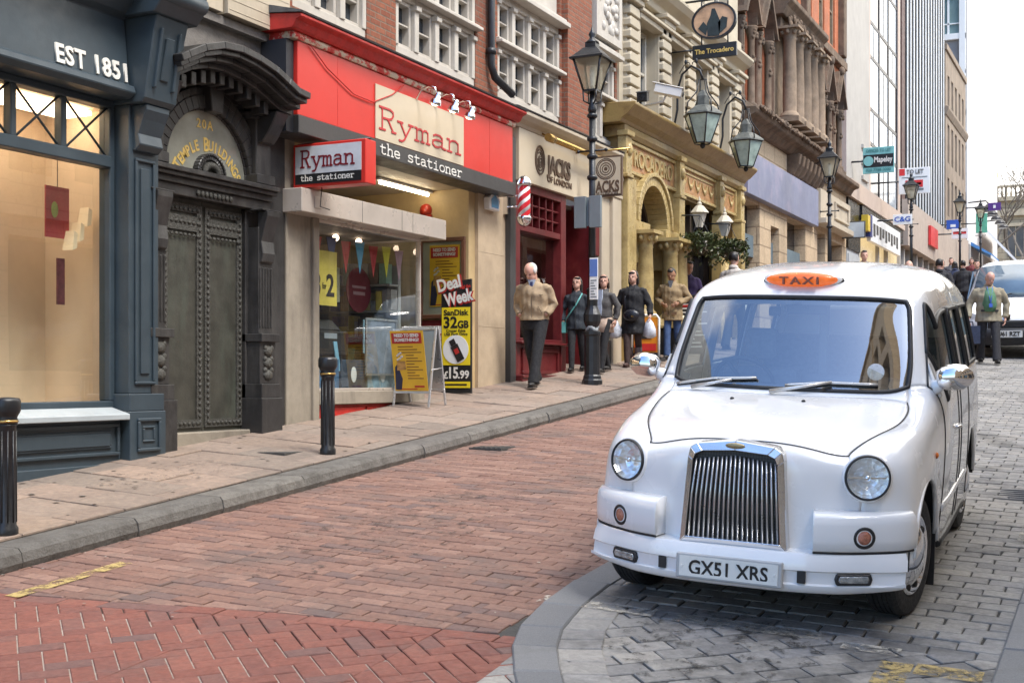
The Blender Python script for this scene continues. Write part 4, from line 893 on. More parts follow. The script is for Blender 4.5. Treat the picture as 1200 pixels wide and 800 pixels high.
def lantern_bracket(base, arm, label, grp):
    """hexagonal tapered copper lantern; base = bottom centre of the glass"""
    T = thing('bracket_lantern', label, 'lantern', base, grp); x, y, z = base
    gm = mat('lantern glass', (.34,.42,.36), .12, .25, 5, 0, 1, spec=.8)
    m = M(); m.lathe((x,y,z), [(.15,0),(.335,.50)], 6, smooth=False); obj('glass', m, gm, T)
    f = M()
    for k in range(6):
        a = 2*PI*k/6; f.tube([(x+.15*math.cos(a),y+.15*math.sin(a),z),(x+.335*math.cos(a),y+.335*math.sin(a),z+.5)], .013, 5)
    for r, h, t in ((.15,0,.014), (.335,.5,.02)): f.tube([(x+r*math.cos(2*PI*k/6),y+r*math.sin(2*PI*k/6),z+h) for k in range(7)], t, 6)
    obj('frame', f, IRON, T)
    c = M(); c.lathe((x,y,z+.5), [(.37,0),(.36,.03),(.18,.16),(.12,.18),(.12,.34),(.09,.40),(.03,.46)], 6, smooth=False); f2 = M().ball((x,y,z-.04),.05,.05,.06,8,6); obj('finial', f2, IRON, T); obj('roof', c, mat('verdigris lead', (.09,.095,.085), .5, .3, 12, .2, 40), T)
    h = M()
    for k in range(4):
        a = PI/4+PI/2*k; h.tube([(x+.34*math.cos(a),y+.34*math.sin(a),z+.52),(x+.30*math.cos(a),y+.30*math.sin(a),z+.72),(x+.12*math.cos(a),y+.12*math.sin(a),z+.92),(x+.07*math.cos(a),y+.07*math.sin(a),z+1.15)], .012, 5)
    h.tube([(x-.08,y,z+1.15),(x+.08,y,z+1.15)], .012, 5); obj('hanger', h, IRON, T)
    b = M(); b.tube([(arm, y, z+.3),(arm+.12,y,z+.3),(arm+.3,y,z+.36),(arm+.36,y,z+.65),(arm+.36,y,z+1.0),(arm+.45,y,z+1.28),((arm+.4+x)/2,y,z+1.42),(x-.05,y,z+1.32),(x,y,z+1.15)], .022, 8)
    mx = (arm+.4+x)/2
    for s_ in (-1, 1):
        b.tube([(mx+s_*(.02+.1*(1-math.cos(t*.9))),y,z+1.44-.02*t+.07*math.sin(t*1.4)) for t in np.linspace(0,4,10)], .009, 5); b.ball((mx+s_*.1,y,z+1.5),.03,.02,.05,6,5)
    b.ball((arm+.02,y,z+.3),.07,.05,.12,8,6); obj('bracket', b, IRON, T); return T
lantern_bracket((-7.02, 22.3, 6.17), -7.86, 'large hexagonal lantern on a scrolled bracket, first along the pub front', 'large lanterns on the pub front')
lantern_bracket((-7.02, 25.15, 6.17), -7.86, 'large hexagonal lantern on a scrolled bracket, farther along the pub front', 'large lanterns on the pub front')
def wall_lantern(base, label):
    T = thing('wall_lantern', label, 'lantern', base, 'small white lanterns beside the pub entrance'); x, y, z = base
    m = M(); m.lathe((x,y,z), [(.07,0),(.155,.27)], 4, smooth=False, ph=PI/4); obj('glass', m, mat('white lantern glass', (.6,.57,.5), .15, .1), T)
    m = M(); m.lathe((x,y,z+.27), [(.185,0),(.17,.025),(.08,.13),(.045,.145),(.05,.18),(.022,.21),(.026,.235),(.005,.32)], 8, smooth=False); obj('roof', m, mat('pale lantern roof', (.5,.45,.35), .5), T)
    m = M(); m.tube([(-7.75,y,z-.1),(-7.5,y,z-.16),(x,y,z-.1),(x,y,z)], .018, 6); obj('bracket', m, IRON, T)
wall_lantern((-7.4, 23.3, 4.78), 'small white lantern beside the pub arch, first of a pair'); wall_lantern((-7.4, 24.95, 4.78), 'small white lantern on the far side of the pub entrance')
LEAFM = mat('basket foliage', (.06,.085,.025), .55, .35, 20, island=[(.04,.06,.02),(.075,.10,.03),(.11,.12,.04),(.05,.075,.025)]); FLW = mat('pale flowers', (.55,.5,.42), .6, .2)
def basket(base, label):
    T = thing('hanging_basket', label, 'hanging basket', base, 'hanging baskets on the pub front'); x, y, z = base
    m = M(); m.lathe((x,y,z-.2), [(.08,0),(.2,.08),(.26,.2)], 12); obj('bowl', m, mat('moss liner', (.06,.05,.03), .9, .3), T)
    m = M()
    for k in range(3): a = 2.1*k; m.tube([(x+.25*math.cos(a),y+.25*math.sin(a),z),(x,y,z+.5)], .006, 4)
    m.tube([(-7.75,y,z+.52),(x,y,z+.5)], .015, 6); obj('chain', m, IRON, T)
    rg = random.Random(int(y*10)); 
    for nm, mt, cnt, sz in (('foliage', LEAFM, 900, .05), ('flowers', FLW, 130, .028)):
        m = M()
        for k in range(cnt):
            a, u = rg.random()*2*PI, rg.random(); r = .40*math.sqrt(u)*(1 if nm == 'foliage' else 1.03); h = .12-.5*(r/.4)**2*rg.random()+(rg.random()-.5)*.16
            p = Vector((x+r*math.cos(a), y+r*math.sin(a), z+h)); d = Vector((rg.random()-.5, rg.random()-.5, rg.random()-.7)).normalized()*sz; e = d.cross(Vector((rg.random(),rg.random(),rg.random()))).normalized()*sz*.6
            m.add([p-d, p-e*.8, p+d, p+e*.8], [(0,1,2,3)])
        obj(nm, m, mt, T)
basket((-7.25, 22.85, 4.45), 'leafy hanging basket beside the first small pub lantern'); basket((-7.25, 24.75, 4.5), 'trailing hanging basket on the far side of the pub entrance')
# pub sign
T = thing('pub_sign', 'oval painted pub sign over a black board lettered The Trocadero', 'pub sign', (-7.3, 22.9, 8.2))
cx, cy, cz = -6.98, 22.9, 8.52
m = M(); t = M().arc(0,0,0,.335,0,.05,0,360,32); m.join(t.tf(Matrix.Translation((cx,cy,cz)) @ Matrix.Rotation(-PI/2,4,'Z') @ Matrix.Scale(1.15,4,(0,1,0)) @ Matrix.Scale(.92,4,(0,0,1)))); obj('oval_board', m, mat('painted dusk sky', (.50,.30,.17), .5, .35, 2.5), T)
m = M(); t = M().arc(0,0,.335,.37,-.01,.07,0,360,32); m.join(t.tf(Matrix.Translation((cx,cy,cz)) @ Matrix.Rotation(-PI/2,4,'Z') @ Matrix.Scale(1.15,4,(0,1,0)) @ Matrix.Scale(.92,4,(0,0,1)))); obj('oval_rim', m, IRON, T)
m = M(); f = cy-.058
m.prism([(cx-.12,cz-.28),(cx+.10,cz-.29),(cx+.13,cz-.05),(cx+.06,cz+.12),(cx+.02,cz+.22),(cx-.04,cz+.22),(cx-.06,cz+.1),(cx-.13,cz-.04)], 'y', f, f+.006); m.prism([(cx+.1,cz-.26),(cx+.24,cz-.15),(cx+.26,cz+.02),(cx+.16,cz+.06),(cx+.08,cz-.05)], 'y', f, f+.006); m.prism([(cx-.3,cz-.12),(cx-.15,cz-.26),(cx-.12,cz-.1),(cx-.2,cz+.0)], 'y', f, f+.006)
obj('painted_figure', m, mat('painted dark cloak', (.02,.03,.03), .5, .3, 8), T)
m = M(); m.box(cx-.42,cx+.42,cy-.03,cy+.03,7.84,8.10); obj('name_board', m, IRON, T, .006)
text('lettering', 'The Trocadero', .125, GOLD, T, (cx, cy-.033, 7.97), XZ, .003, bold=.002, fit=.74)
m = M(); m.tube([(-7.9,cy,8.93),(-6.6,cy,8.93)], .022, 6); m.tube([(-7.9,cy,8.03),(cx-.4,cy,8.03)], .016, 6)
for dx in (-.25,.25): m.tube([(cx+dx,cy,8.93),(cx+dx,cy,8.78)], .014, 6); m.tube([(cx+dx,cy,8.10),(cx+dx,cy,8.28)], .014, 6)
obj('bracket', m, IRON, T)
# cctv
def cctv(base, yaw, label, mt):
    T = thing('security_camera', label, 'security camera', base, 'security cameras above the pub cornice'); m = M()
    m.box(-.24,.24,-.085,.085,-.075,.075); m.box(-.30,.26,-.1,.1,.075,.095); m.tf(Matrix.Translation(base) @ Matrix.Rotation(yaw,4,'Z') @ Matrix.Rotation(R_(14),4,'Y')); obj('housing', m, mt, T, .01)
    m = M(); m.tube([base, (base[0]-.1,base[1],base[2]-.18),(-7.86,base[1]+.1,base[2]-.2)], .022, 6); obj('bracket', m, mt, T)
    m = M(); m.lathe((.26,0,0), [(.05,0),(.05,.02)], 12, 'x'); m.tf(Matrix.Translation(base) @ Matrix.Rotation(yaw,4,'Z') @ Matrix.Rotation(R_(14),4,'Y')); obj('lens', m, DARKIN, T)
cctv((-7.45, 20.35, 6.66), R_(-75), 'black security camera on the near end of the gold pub cornice', IRON)
cctv((-7.35, 21.35, 6.95), R_(15), 'pale grey security camera on an arm above the gold pub cornice', mat('pale grey casing', (.55,.53,.5), .4, .05))
# ---- brown gothic building with blue fascia
BRST = mat('weathered brown stone', (.135,.09,.058), .9, .35, 2.5, .5, 30, dirt=(.05,.04,.032), dscale=1.1, dlo=.47, dhi=.7, streak=True)
BRST2 = mat('pale brown stone', (.23,.165,.11), .9, .25, 3, .4, 30, dirt=(.08,.06,.045), dscale=1.2, dlo=.5, dhi=.75, streak=True)
ORNG = mat('orange terracotta brick', (.40,.12,.05), .8, .2, 6, .3, 30, dirt=(.2,.09,.05), dscale=1.5, dlo=.5, dhi=.75)
CRASH = brickmat('cream ashlar', (.56,.42,.27), (.60,.46,.30), (.33,.24,.15), .95, .42, 'wall', .02, .8, (.36,.27,.18))
LILAC = mat('faded lilac blue fascia', (.185,.20,.285), .5, .1, 1.2, .05, 20, dirt=(.33,.29,.38), dscale=1., dlo=.5, dhi=.75)
B = thing('gothic_building', 'brown stone gothic building with clustered columns over a lilac blue shop fascia', 'building', (-7.9, 33, 3.6))
m = M(); wall(m, -8.5, -7.85, 27.55, 39.2, 2., 7.75, [(28.0,29.3,2.,5.95), (30.3,31.1,2.,5.6), (31.9,33.9,2.,6.0), (35.3,36.3,2.,6.0), (36.8,38.6,2,5.9)]); obj('lower_wall', m, CRASH, B)
m = M(); m.box(-8.4,-7.68,27.7,34.7,6.03,7.0); obj('fascia', m, LILAC, B, .01)
m = M(); m.box(-8.4,-7.66,34.9,38.9,6.3,7.1); frame(m,-7.66,-7.6,36.6,38.5,6.45,6.95,.06); m.box(-8.4,-7.5,34.85,39.0,6.15,6.3); obj('side_fascia', m, CRPAINT, B, .01)
for a, b, z in ((28.0,29.3,5.95), (31.9,33.9,6.0), (30.3,31.1,5.6), (35.3,36.3,6.), (36.8,38.6,5.9)):
    m = M(); m.box(-8.3,-8.15,a,b,2.,z); f = obj('window', m, DARKIN, B)
    m = M(); m.box(-8.14,-8.0,a,b,4.75,5.25); m.box(-8.14,-8.05,a,b,4.2,4.3); m.box(-8.14,-8.06,(a+b)/2-.04,(a+b)/2+.04,2.,4.7); obj('frame', m, mat('blue grey shop frame', (.12,.17,.2), .4), f)
m = M(); m.box(-8.139,-8.1,28.1,29.2,3.4,4.15); obj('window_blind', m, WHITEP, B)
m = M(); m.prism([(-8.3,7.55),(-7.75,7.55),(-7.6,7.68),(-7.45,7.74),(-7.4,7.84),(-7.45,7.9),(-8.3,7.95)], 'y', 27.5, 34.2); m.prism([(-8.3,7.45),(-7.7,7.45),(-7.6,7.6),(-7.45,7.66),(-7.45,7.78),(-8.3,7.85)], 'y', 34.2, 39.2)
for k in range(14):
    y = 30.6+.36*k*1.2; m.prism([(-8.,7.0),(-7.7,7.05),(-7.55,7.3),(-7.5,7.55),(-8.,7.55)], 'y', y, y+.18) if y > 31.5 and y < 35 else None
for k in range(260): m.ball((-7.4+.15*rnd()-.08,27.6+6.5*rnd(),7.86+.05*rnd()),.05,.09,.05,5,4)
obj('ledge', m, BRST, B, .02)
m = M(); wall(m, -8.6, -8.0, 27.55, 39.2, 7.9, 15., [(y, y+.75, 8.2, 10.1) for y in (28.0, 29.5, 34.9, 36.4, 37.8)]+[(y, y+.7, 11.7, 13.8) for y in (28.2,29.8,31.4,33.,34.6,36.2,37.6)]); m.box(-14,-8.6,27.6,27.8,7.9,15.); m.box(-14,-8.6,39.0,39.2,4,15); obj('upper_wall', m, ORNG, B)
def gothic(y, z0, z1, w):
    """pointed two-light window with its own hood and side shafts"""
    f = M()
    for s in (-1, 1):
        f.lathe((-7.92,y+s*w/2,z0), [(.13,0),(.13,.12),(.085,.16),(.08,z1-z0-.3),(.12,z1-z0-.2),(.15,z1-z0-.04),(.15,z1-z0)], 10)
        [f.ball((-7.86+.04*math.cos(q),y+s*w/2+.11*math.cos(q*2.1),z1-.16+.09*math.sin(q*3)),.045,.055,.06,6,5) for q in range(9)]; [f.ball((-7.86,y+s*w/2+.06*math.cos(q*2),z1-.75+.06*math.sin(q*2)),.04,.05,.06,6,5) for q in range(4)]
    A = [(y+w/2*math.cos(R_(a))*1.0, z1+.02+w*.72*math.sin(R_(a))) for a in range(0, 181, 15)]
    out = [(y+(p[0]-y)*1.32, z1+(p[1]-z1)*1.35+(.22 if abs(p[0]-y) < w*.15 else .05)) for p in A]
    f.band(out, A, 'x', -8.1, -7.78)
    f.prism([(y-w*.75,z1+.05),(y-w*.62,z1+.05),(y,z1+w*1.02),(y,z1+w*1.2)][::-1], 'x', -7.95, -7.70); f.prism([(y+w*.75,z1+.05),(y+w*.62,z1+.05),(y,z1+w*1.02),(y,z1+w*1.2)], 'x', -7.95, -7.70)
    f.ball((-7.75,y,z1+w*1.25),.1,.12,.14,8,6); f.box(-8.12,-7.95,y-.035,y+.035,z0,z1+.1); f.box(-8.1,-7.75,y-w*.75,y+w*.75,z0-.18,z0)
    o = obj('window', f, BRST, B); p = M(); p.box(-8.14,-8.1,y-w/2,y+w/2,z0,z1+w*.6); obj('pane', p, mat('dusty gothic glass', (.11,.10,.06), .25, .3, 2), o)
for y in (28.35, 29.85): gothic(y, 8.1, 10.0, .95)
for y in (35.2, 36.7, 38.1): gothic(y, 8.1, 9.9, .85)
m = M(); m.box(-8.2,-7.75,30.7,34.5,7.95,8.15); m.prism([(-8.3,10.7),(-7.6,10.7),(-7.5,10.9),(-7.38,11.0),(-7.38,11.12),(-8.3,11.3)], 'y', 30.5, 34.6); m.box(-8.2,-7.7,30.7,34.4,10.4,10.7)
for k in range(110): m.ball((-7.5+.1*(rnd()-.5),30.7+3.8*rnd(),10.55+.4*(rnd()-.5)),.05,.07,.08,6,5)
obj('canopy', m, BRST, B, .02)
for y in (30.95, 31.75, 32.55, 33.35, 34.15): column(B, -7.55, y, 8.25, 10.45, .17, BRST2, 'column', 12)
m = M(); m.box(-8.05,-7.9,30.8,34.4,8.1,10.5); obj('column_backing', m, BRST2, B)
m = M(); m.box(-8.2,-7.8,27.55,30.5,11.35,11.6); m.box(-8.2,-7.8,34.6,39.2,11.2,11.45); m.box(-8.2,-7.7,27.55,39.2,14.2,14.6)
for y in (27.8, 31.0, 34.2, 39.0): m.box(-8.2,-7.82,y-.2,y+.2,11.6,14.2)
obj('string_course', m, BRST, B, .02)
for y in (28.2,29.8,31.4,33.,34.6,36.2,37.6): window(B, -8.05, y, y+.7, 11.7, 13.8, 1, 2, .09, .06, BRST2, mat('dusty gothic glass', (.11,.10,.06), .25, .3, 2))
# ---- pale stone office with a wall of glazing
PALE = mat('pale portland stone', (.37,.345,.31), .8, .06, 1.2, .12, 30, dirt=(.42,.39,.34), dscale=.6, dlo=.5, dhi=.8, streak=True)
PEACH = mat('pale pink stone', (.46,.36,.29), .8, .06, 1.2, .1, 30)
BGLZ = mat('bright reflecting office glass', (.42,.46,.50), .06, .15, .6, 0, 1, spec=1.)
DKGL = mat('brown tinted glass', (.06,.05,.05), .06, .3, .5, 0, 1, spec=.9)
DKMET = mat('dark bronze metal', (.025,.022,.022), .4, .15)
B = thing('office_building', 'pale stone office block with tall bright glazing and black corner shop fascia', 'building', (-7.9, 44.5, 4.6))
m = M(); m.box(-16,-7.85,39.25,43.0,8.0,34); m.box(-16,-8.0,49.0,50.1,8.0,34); m.box(-16,-8.6,43.0,49.0,7.9,34)
for z in (8.3, 8.8, 9.3): m.box(-7.85,-7.78,41.6,42.6,z,z+.12)
obj('wall', m, PALE, B)
m = M(); m.box(-8.6,-7.88,43.0,43.35,8.,34); m.box(-8.6,-7.88,48.85,49.3,8.,34); m.box(-8.6,-7.7,39.25,49.3,7.45,8.); obj('trim', m, PEACH, B)
g = M(); d = M(); f = M(); z = 8.1; k = 0
while z < 33:
    for c in range(3):
        a = 43.4+1.82*c
        hh = (1.75, 1.15)[k % 2]
        (d if (k+c) % 4 == 0 else g).box(-8.3,-7.935,a,a+1.7,z,z+hh-.1)
        if (k+c) % 2: f.box(-8.25,-7.925,a+.8,a+.9,z,z+hh)
    f.box(-8.25,-7.92,43.35,48.85,z+hh-.12,z+hh); z += hh; k += 1
for c in range(4): f.box(-8.3,-7.91,43.32+1.82*c,43.46+1.82*c,8.,34)
obj('glazing', g, BGLZ, B); obj('dark_glazing', d, DKGL, B)['kind'] = 'stuff'; obj('glazing_frame', f, DKMET, B)
m = M(); m.box(-9,-7.80,39.3,41.2,5.9,7.45); m.box(-9,-7.75,41.25,49.2,6.95,7.44); obj('corner_fascia', m, mat('black shop fascia', (.012,.012,.013), .25, .1), B)
m = M(); m.box(-16,-8.2,39.3,49.3,3.,7.4); obj('shop_wall', m, PALE, B)
m = M(); m.box(-8.2,-7.85,39.3,41.2,3.,5.9); m.box(-7.85,-7.80,39.4,41.1,5.3,5.75); obj('door_panel', m, mat('grey shop panel', (.40,.42,.43), .5, .08), B)
text('lettering', '13', .42, DGREY, B, (-7.845, 40.2, 4.95), YZ, .01, fit=.55)
m = M(); m.box(-8.2,-7.95,41.3,44.6,3.6,6.9); m.box(-8.2,-7.95,44.9,46.2,3.6,6.5); m.box(-8.2,-7.95,46.6,49.,3.6,6.6); obj('window', m, mat('lit shop window', (.30,.25,.15), .1, .5, 1.2, 0, 1, emit=(1,.75,.4), estr=.25), B)
m = M()
for y in (41.25, 44.7, 46.4, 49.1): m.box(-8.2,-7.85,y-.1,y+.1,3.,6.95)
obj('window_frame', m, PALE, B)
T = thing('shop_name_board', 'white tilted shop board with blue and yellow end under the pale office', 'shop sign', (-7.5,45,7))
m = M(); m.box(-7.74,-7.6,41.9,47.6,6.35,7.2); obj('board', m, WHITEP, T, .01)
m = M(); m.box(-7.75,-7.55,41.1,41.5,6.6,7.1); obj('end_plate', m, mat('sign yellow', (.6,.42,.04), .4), T); m = M(); m.box(-7.75,-7.55,41.52,41.88,6.45,7.15); obj('end_plate', m, mat('navy sign', (.02,.03,.14), .4), T)
m = M()
for k in range(9): y = 42.3+.55*k; m.box(-7.599,-7.59,y,y+.35,6.55+.1*(k%2),6.95)
obj('lettering', m, DGREY, T)
# ---- black and white finned tower
B = thing('finned_tower', 'tall black tower clad in narrow white vertical fins', 'building', (-7.9, 56, 5.4))
m = M(); m.box(-18,-7.93,50.9,62.1,8.8,36); obj('wall', m, mat('black cladding', (.012,.014,.018), .75, .2, .5, 0, 1, spec=.2), B)
m = M(); m.box(-18,-7.95,50.12,50.9,8.,36); obj('end_pier', m, mat('dark red brown pier', (.07,.03,.025), .6, .2), B)
m = M()
for k in range(14): y = 51.2+.8*k; m.box(-8.2,-7.908,y,y+.2,8.9,36)
obj('fin', m, mat('white enamel fins', (.55,.57,.58), .45, .08), B)
m = M(); m.box(-18,-7.72,50.12,62.1,7.0,8.75); obj('shop_fascia', m, mat('peach stone band', (.38,.31,.255), .8, .08), B)
m = M(); m.box(-18,-8.3,50.1,62.1,3.8,6.98); obj('shopfront', m, mat('dark shopfront', (.06,.055,.05), .2, .5, .8, 0, 1), B)
m = M()
for k in range(8): y = 50.6+1.6*k; m.box(-8.3,-7.95,y,y+.28,3.8,6.98)
obj('shop_pier', m, PALE, B)
m = M(); m.box(-7.7,-7.6,55.3,57.4,7.5,8.3); tag(obj('fascia_sign', m, mat('sign scarlet', (.6,.03,.03), .4)), 'small scarlet sign on the peach band under the finned tower', 'shop sign')
# ---- older brown stone building beyond
B = thing('stone_building', 'plain brown stone building with rows of narrow sash windows beyond the finned tower', 'building', (-7.9, 65.5, 5.8))
rows = ((9.6,11.4),(12.1,13.9),(14.8,16.2))
m = M(); wall(m, -16, -7.9, 62.2, 70, 4., 17.2, [(62.9+1.4*k, 63.6+1.4*k, a, b) for k in range(5) for a, b in rows]); obj('wall', m, mat('tan stone', (.24,.185,.135), .85, .15, 1.5, .2, 30, dirt=(.17,.13,.1), dscale=.8, streak=True), B)
for k in range(5):
    for a, b in rows: window(B, -8.0, 62.9+1.4*k, 63.6+1.4*k, a, b, 1, 2, .08, .06, mat('pale sash', (.5,.46,.38), .5, .05), GLASSD)
m = M(); m.prism([(-8.3,14.2),(-7.86,14.2),(-7.74,14.45),(-7.74,14.6),(-8.3,14.7)], 'y', 62.15, 70); m.prism([(-8.3,9.1),(-7.86,9.1),(-7.8,9.3),(-8.3,9.4)], 'y', 62.15, 70); m.box(-8.3,-7.82,62.15,70,17.2,17.5); obj('cornice', m, mat('tan stone', (.30,.235,.17)), B, .02)
m = M(); m.box(-8.3,-7.75,62.2,70,7.4,9.08); obj('shop_fascia', m, mat('peach stone band', (.60,.50,.42)), B)
# ---- grey and white slab tower closing the row
B = thing('slab_tower', 'tall white slab tower with grey panels and framed windows on its end wall', 'building', (-10, 78, 6.6))
m = M(); m.box(-8.6,-7.9,70.62,87,9.,44); m.box(-22,-8.6,86.5,87,6,44); obj('side_wall', m, mat('pale concrete', (.62,.60,.57), .8, .06, .5, .1, 20, dirt=(.48,.46,.43), dscale=.25, streak=True), B)
m = M(); m.box(-22,-8.6,70.5,86.5,6,44); m.box(-8.6,-7.91,70.5,70.615,9,44); obj('end_wall', m, mat('grey render panel', (.26,.26,.27), .8, .08), B)
m = M()
for z in range(12, 44, 4):
    m.box(-14.0,-7.95,70.3,70.5,z-.3,z); m.box(-14.0,-7.95,70.3,70.5,z+1.9,z+2.1)
for x in (-8.1,-10.0,-11.9): m.box(x-.15,x+.15,70.28,70.5,12,44)
obj('window_band', m, WHITEP, B)
for z in range(12, 44, 4):
    for x in (-9.05, -10.95): 
        m = M(); m.box(x-.8,x+.8,70.42,70.5,z,z+1.9); w = obj('window', m, mat('sea green glass', (.18,.26,.26), .08, .2, .5, 0, 1), B)
        m = M(); m.box(x+.2,x+.3,70.36,70.42,z,z+1.9); m.box(x-.85,x+.85,70.36,70.42,z+.5,z+.56); obj('frame', m, WHITEP, w)
m = M(); m.box(-8.6,-7.88,70.7,74,9.,16.5); obj('white_panel', m, mat('bright white slab', (.76,.76,.75), .6, .04), B)
m = M(); m.box(-14,-8.6,70.1,70.48,6,14.0); obj('lower_panel', m, PEACH, B)
m = M(); m.box(-16,-7.7,70.05,88,4.5,8.95)
obj('shop_range', m, PALE, B)
# low shop range details: awnings, blinds
T = thing('shop_awning', 'small blue striped awning over a shop far up the street', 'awning', (-7.2,72,8))
m = M(); m.prism([(-7.7,9.1),(-7.7,8.9),(-6.7,8.35),(-6.68,8.45)], 'y', 70.5, 74.5); obj('canvas', m, mat('awning blue', (.08,.25,.55), .6), T); m = M(); m.box(-6.72,-6.68,70.5,74.5,8.2,8.36); obj('valance', m, WHITEP, T)
T = thing('shop_awning', 'white sloping awning far up the street below the tower', 'awning', (-7.2,80,8))
m = M(); m.prism([(-7.7,10.6),(-7.7,10.4),(-5.9,8.4),(-5.88,8.55)], 'y', 76, 84); obj('canvas', m, WHITEP, T)
for k in range(5):
    y = 71+2.2*k; m = M(); m.tube([(-7.9,y,11.2),(-7.0,y,11.25),(-6.9,y,11.1)], .04, 5); m.lathe((-6.9,y,10.75), [(.3,0),(.28,.1),(.06,.32)], 10)
    T = tag(obj('wall_lamp', m, DKMET), 'dark cone lamp on an arm in a row below the white tower', 'wall lamp', 'cone lamps below the white tower')
# ---- closing building at the top of the street
B = thing('civic_building', 'old sandstone building with balustrade and urn closing the view up the street', 'building', (0, 128, 8.5))
ST = brickmat('sandstone ashlar', (.38,.30,.19), (.43,.34,.22), (.2,.15,.1), 1.6, .6, 'wall', .03, .6, (.16,.12,.08))
m = M(); wall_y = 128.
for x0 in range(-24, 24, 4): m.box(x0,x0+4,128,134,7,18.6)
obj('wall', m, ST, B)
m = M(); m.box(-24,24,127.6,134,17.2,17.8); m.box(-24,24,127.5,134,18.6,19.); m.box(-24,24,127.8,128.2,19.9,20.1)
for k in range(120): m.lathe((-24+.4*k,128,19.), [(.07,0),(.13,.3),(.06,.6),(.1,.9)], 6)
for x in range(-24, 25, 4): m.box(x-.25,x+.25,127.7,128.3,19,20.2); m.box(x-.3,x+.3,127.7,128.,8,17.2)
obj('cornice', m, mat('sandstone trim', (.40,.32,.21), .85, .15), B)
m = M()
for x in range(-24, 24, 4): m.lathe((x,128,20.2), [(.2,0),(.12,.2),(.45,.7),(.5,1.1),(.3,1.2),(.1,1.6),(.02,1.8)], 10)
obj('urn', m, mat('gilded urn', (.42,.32,.14), .5, .1), B)
for x in range(-22, 24, 4):
    for z0, z1 in ((9.5,12.),(13.4,16.2)):
        m = M(); m.box(x-.7,x+.7,127.9,127.99,z0,z1); w = obj('window', m, GLASSD, B); m = M(); m.box(x-.9,x+.9,127.6,127.98,z1,z1+.3); m.box(x-.03,x+.03,127.84,127.9,z0,z1); obj('frame', m, mat('sandstone trim', (.40,.32,.21)), w)
# bare trees before it
BARK = mat('bare twigs', (.12,.10,.08), .9, .3)
def bare_tree(x, y, z, h, seed, label):
    rg = random.Random(seed); T = thing('bare_tree', label, 'tree', (x,y,z), 'bare trees at the top of the street'); tr = M(); cr = M()
    def grow(p, d, l, r, dep):
        pts = [p]; 
        for k in range(3): d = (d+Vector((rg.gauss(0,.16),rg.gauss(0,.16),rg.gauss(.04,.1)))).normalized(); pts.append(pts[-1]+d*l/3)
        (tr if dep == 0 else cr).tube(pts, [r, r*.9, r*.8, r*.66], 6 if dep < 2 else 4, caps=False)
        if dep < 5:
            for k in range(2 if dep == 0 else rg.choice((2,3))+(1 if dep > 2 else 0)):
                a = rg.random()*2*PI; e = Vector((math.cos(a),math.sin(a),0)); grow(pts[-1 if k < 2 else 2], (d*.85+e*rg.uniform(.35,.8)+Vector((0,0,.12))).normalized(), l*rg.uniform(.62,.85), r*.6, dep+1)
    grow(Vector((x,y,z)), Vector((0,0,1)), h*.3, h*.014, 0)
    obj('trunk', tr, BARK, T); obj('crown', cr, BARK, T)
bare_tree(-9.9, 101, gz(-6.5,101), 11, 3, 'bare tree at the top of the street, left of the sandstone front')
bare_tree(-8.7, 108, gz(-2.5,108), 12, 8, 'bare tree at the top of the street behind the white van')
bare_tree(-7.4, 104, gz(-5,104), 12, 5, 'bare tree at the top of the street, rightmost in view')
# ---- opposite side of the street (seen in the window reflections)
B = thing('opposite_building', 'warm stone building on the right side of the street, seen in reflections', 'building', (4.3, 20, 1.5))
OS = brickmat('warm opposite stone', (.50,.38,.25), (.55,.42,.28), (.3,.22,.15), 1.1, .45, 'wall', .015, .5, (.35,.26,.18))
m = M(); holes = [(y, y+1.6, z0, z1) for y in np.arange(-9, 100, 3.2) for z0, z1 in ((5.4+.0833*y,7.6+.0833*y),)]
Z = lambda y: .0833*y+(25 if y < -2 else 11.5 if y < 8 else 8.4)
for k in range(-3, 25):
    y = -10+4*k; m.join(wall(M(), 4.2, 5., y, y+4, .0833*y-1, Z(y), [(y+.5,y+1.7,.0833*y+4.6,.0833*y+6.8), (y+2.3,y+3.5,.0833*y+4.6,.0833*y+6.8), *([(y+.5,y+1.7,.0833*y+8.6,.0833*y+11.2), (y+2.3,y+3.5,.0833*y+8.6,.0833*y+11.2)] if y < 8 else []), *([(y+a,y+a+1.2,.0833*y+12.2+3.6*j,.0833*y+14.6+3.6*j) for a in (.5,2.3) for j in range(3)] if y < -2 else []), (y+.4,y+3.6,.0833*y+.6,.0833*y+3.3)])); m.box(4.0,4.2,y,y+4,.0833*y+3.7,.0833*y+4.0); m.box(3.9,4.2,y,y+4,Z(y)-.5,Z(y)-.1); m.box(4.05,4.2,y,y+.4,.0833*y-1,Z(y)-.5); m.box(4.0,4.2,y,y+4,.0833*y+7.6,.0833*y+7.9)
obj('wall', m, OS, B)
m = M(); m.box(4.75,4.8,-22,-2.1,-3,23.5); m.box(4.75,4.8,-2,10,-1,10.5); m.box(4.75,4.8,10,102,-1,8.5); obj('pane', m, GLASSD, B)
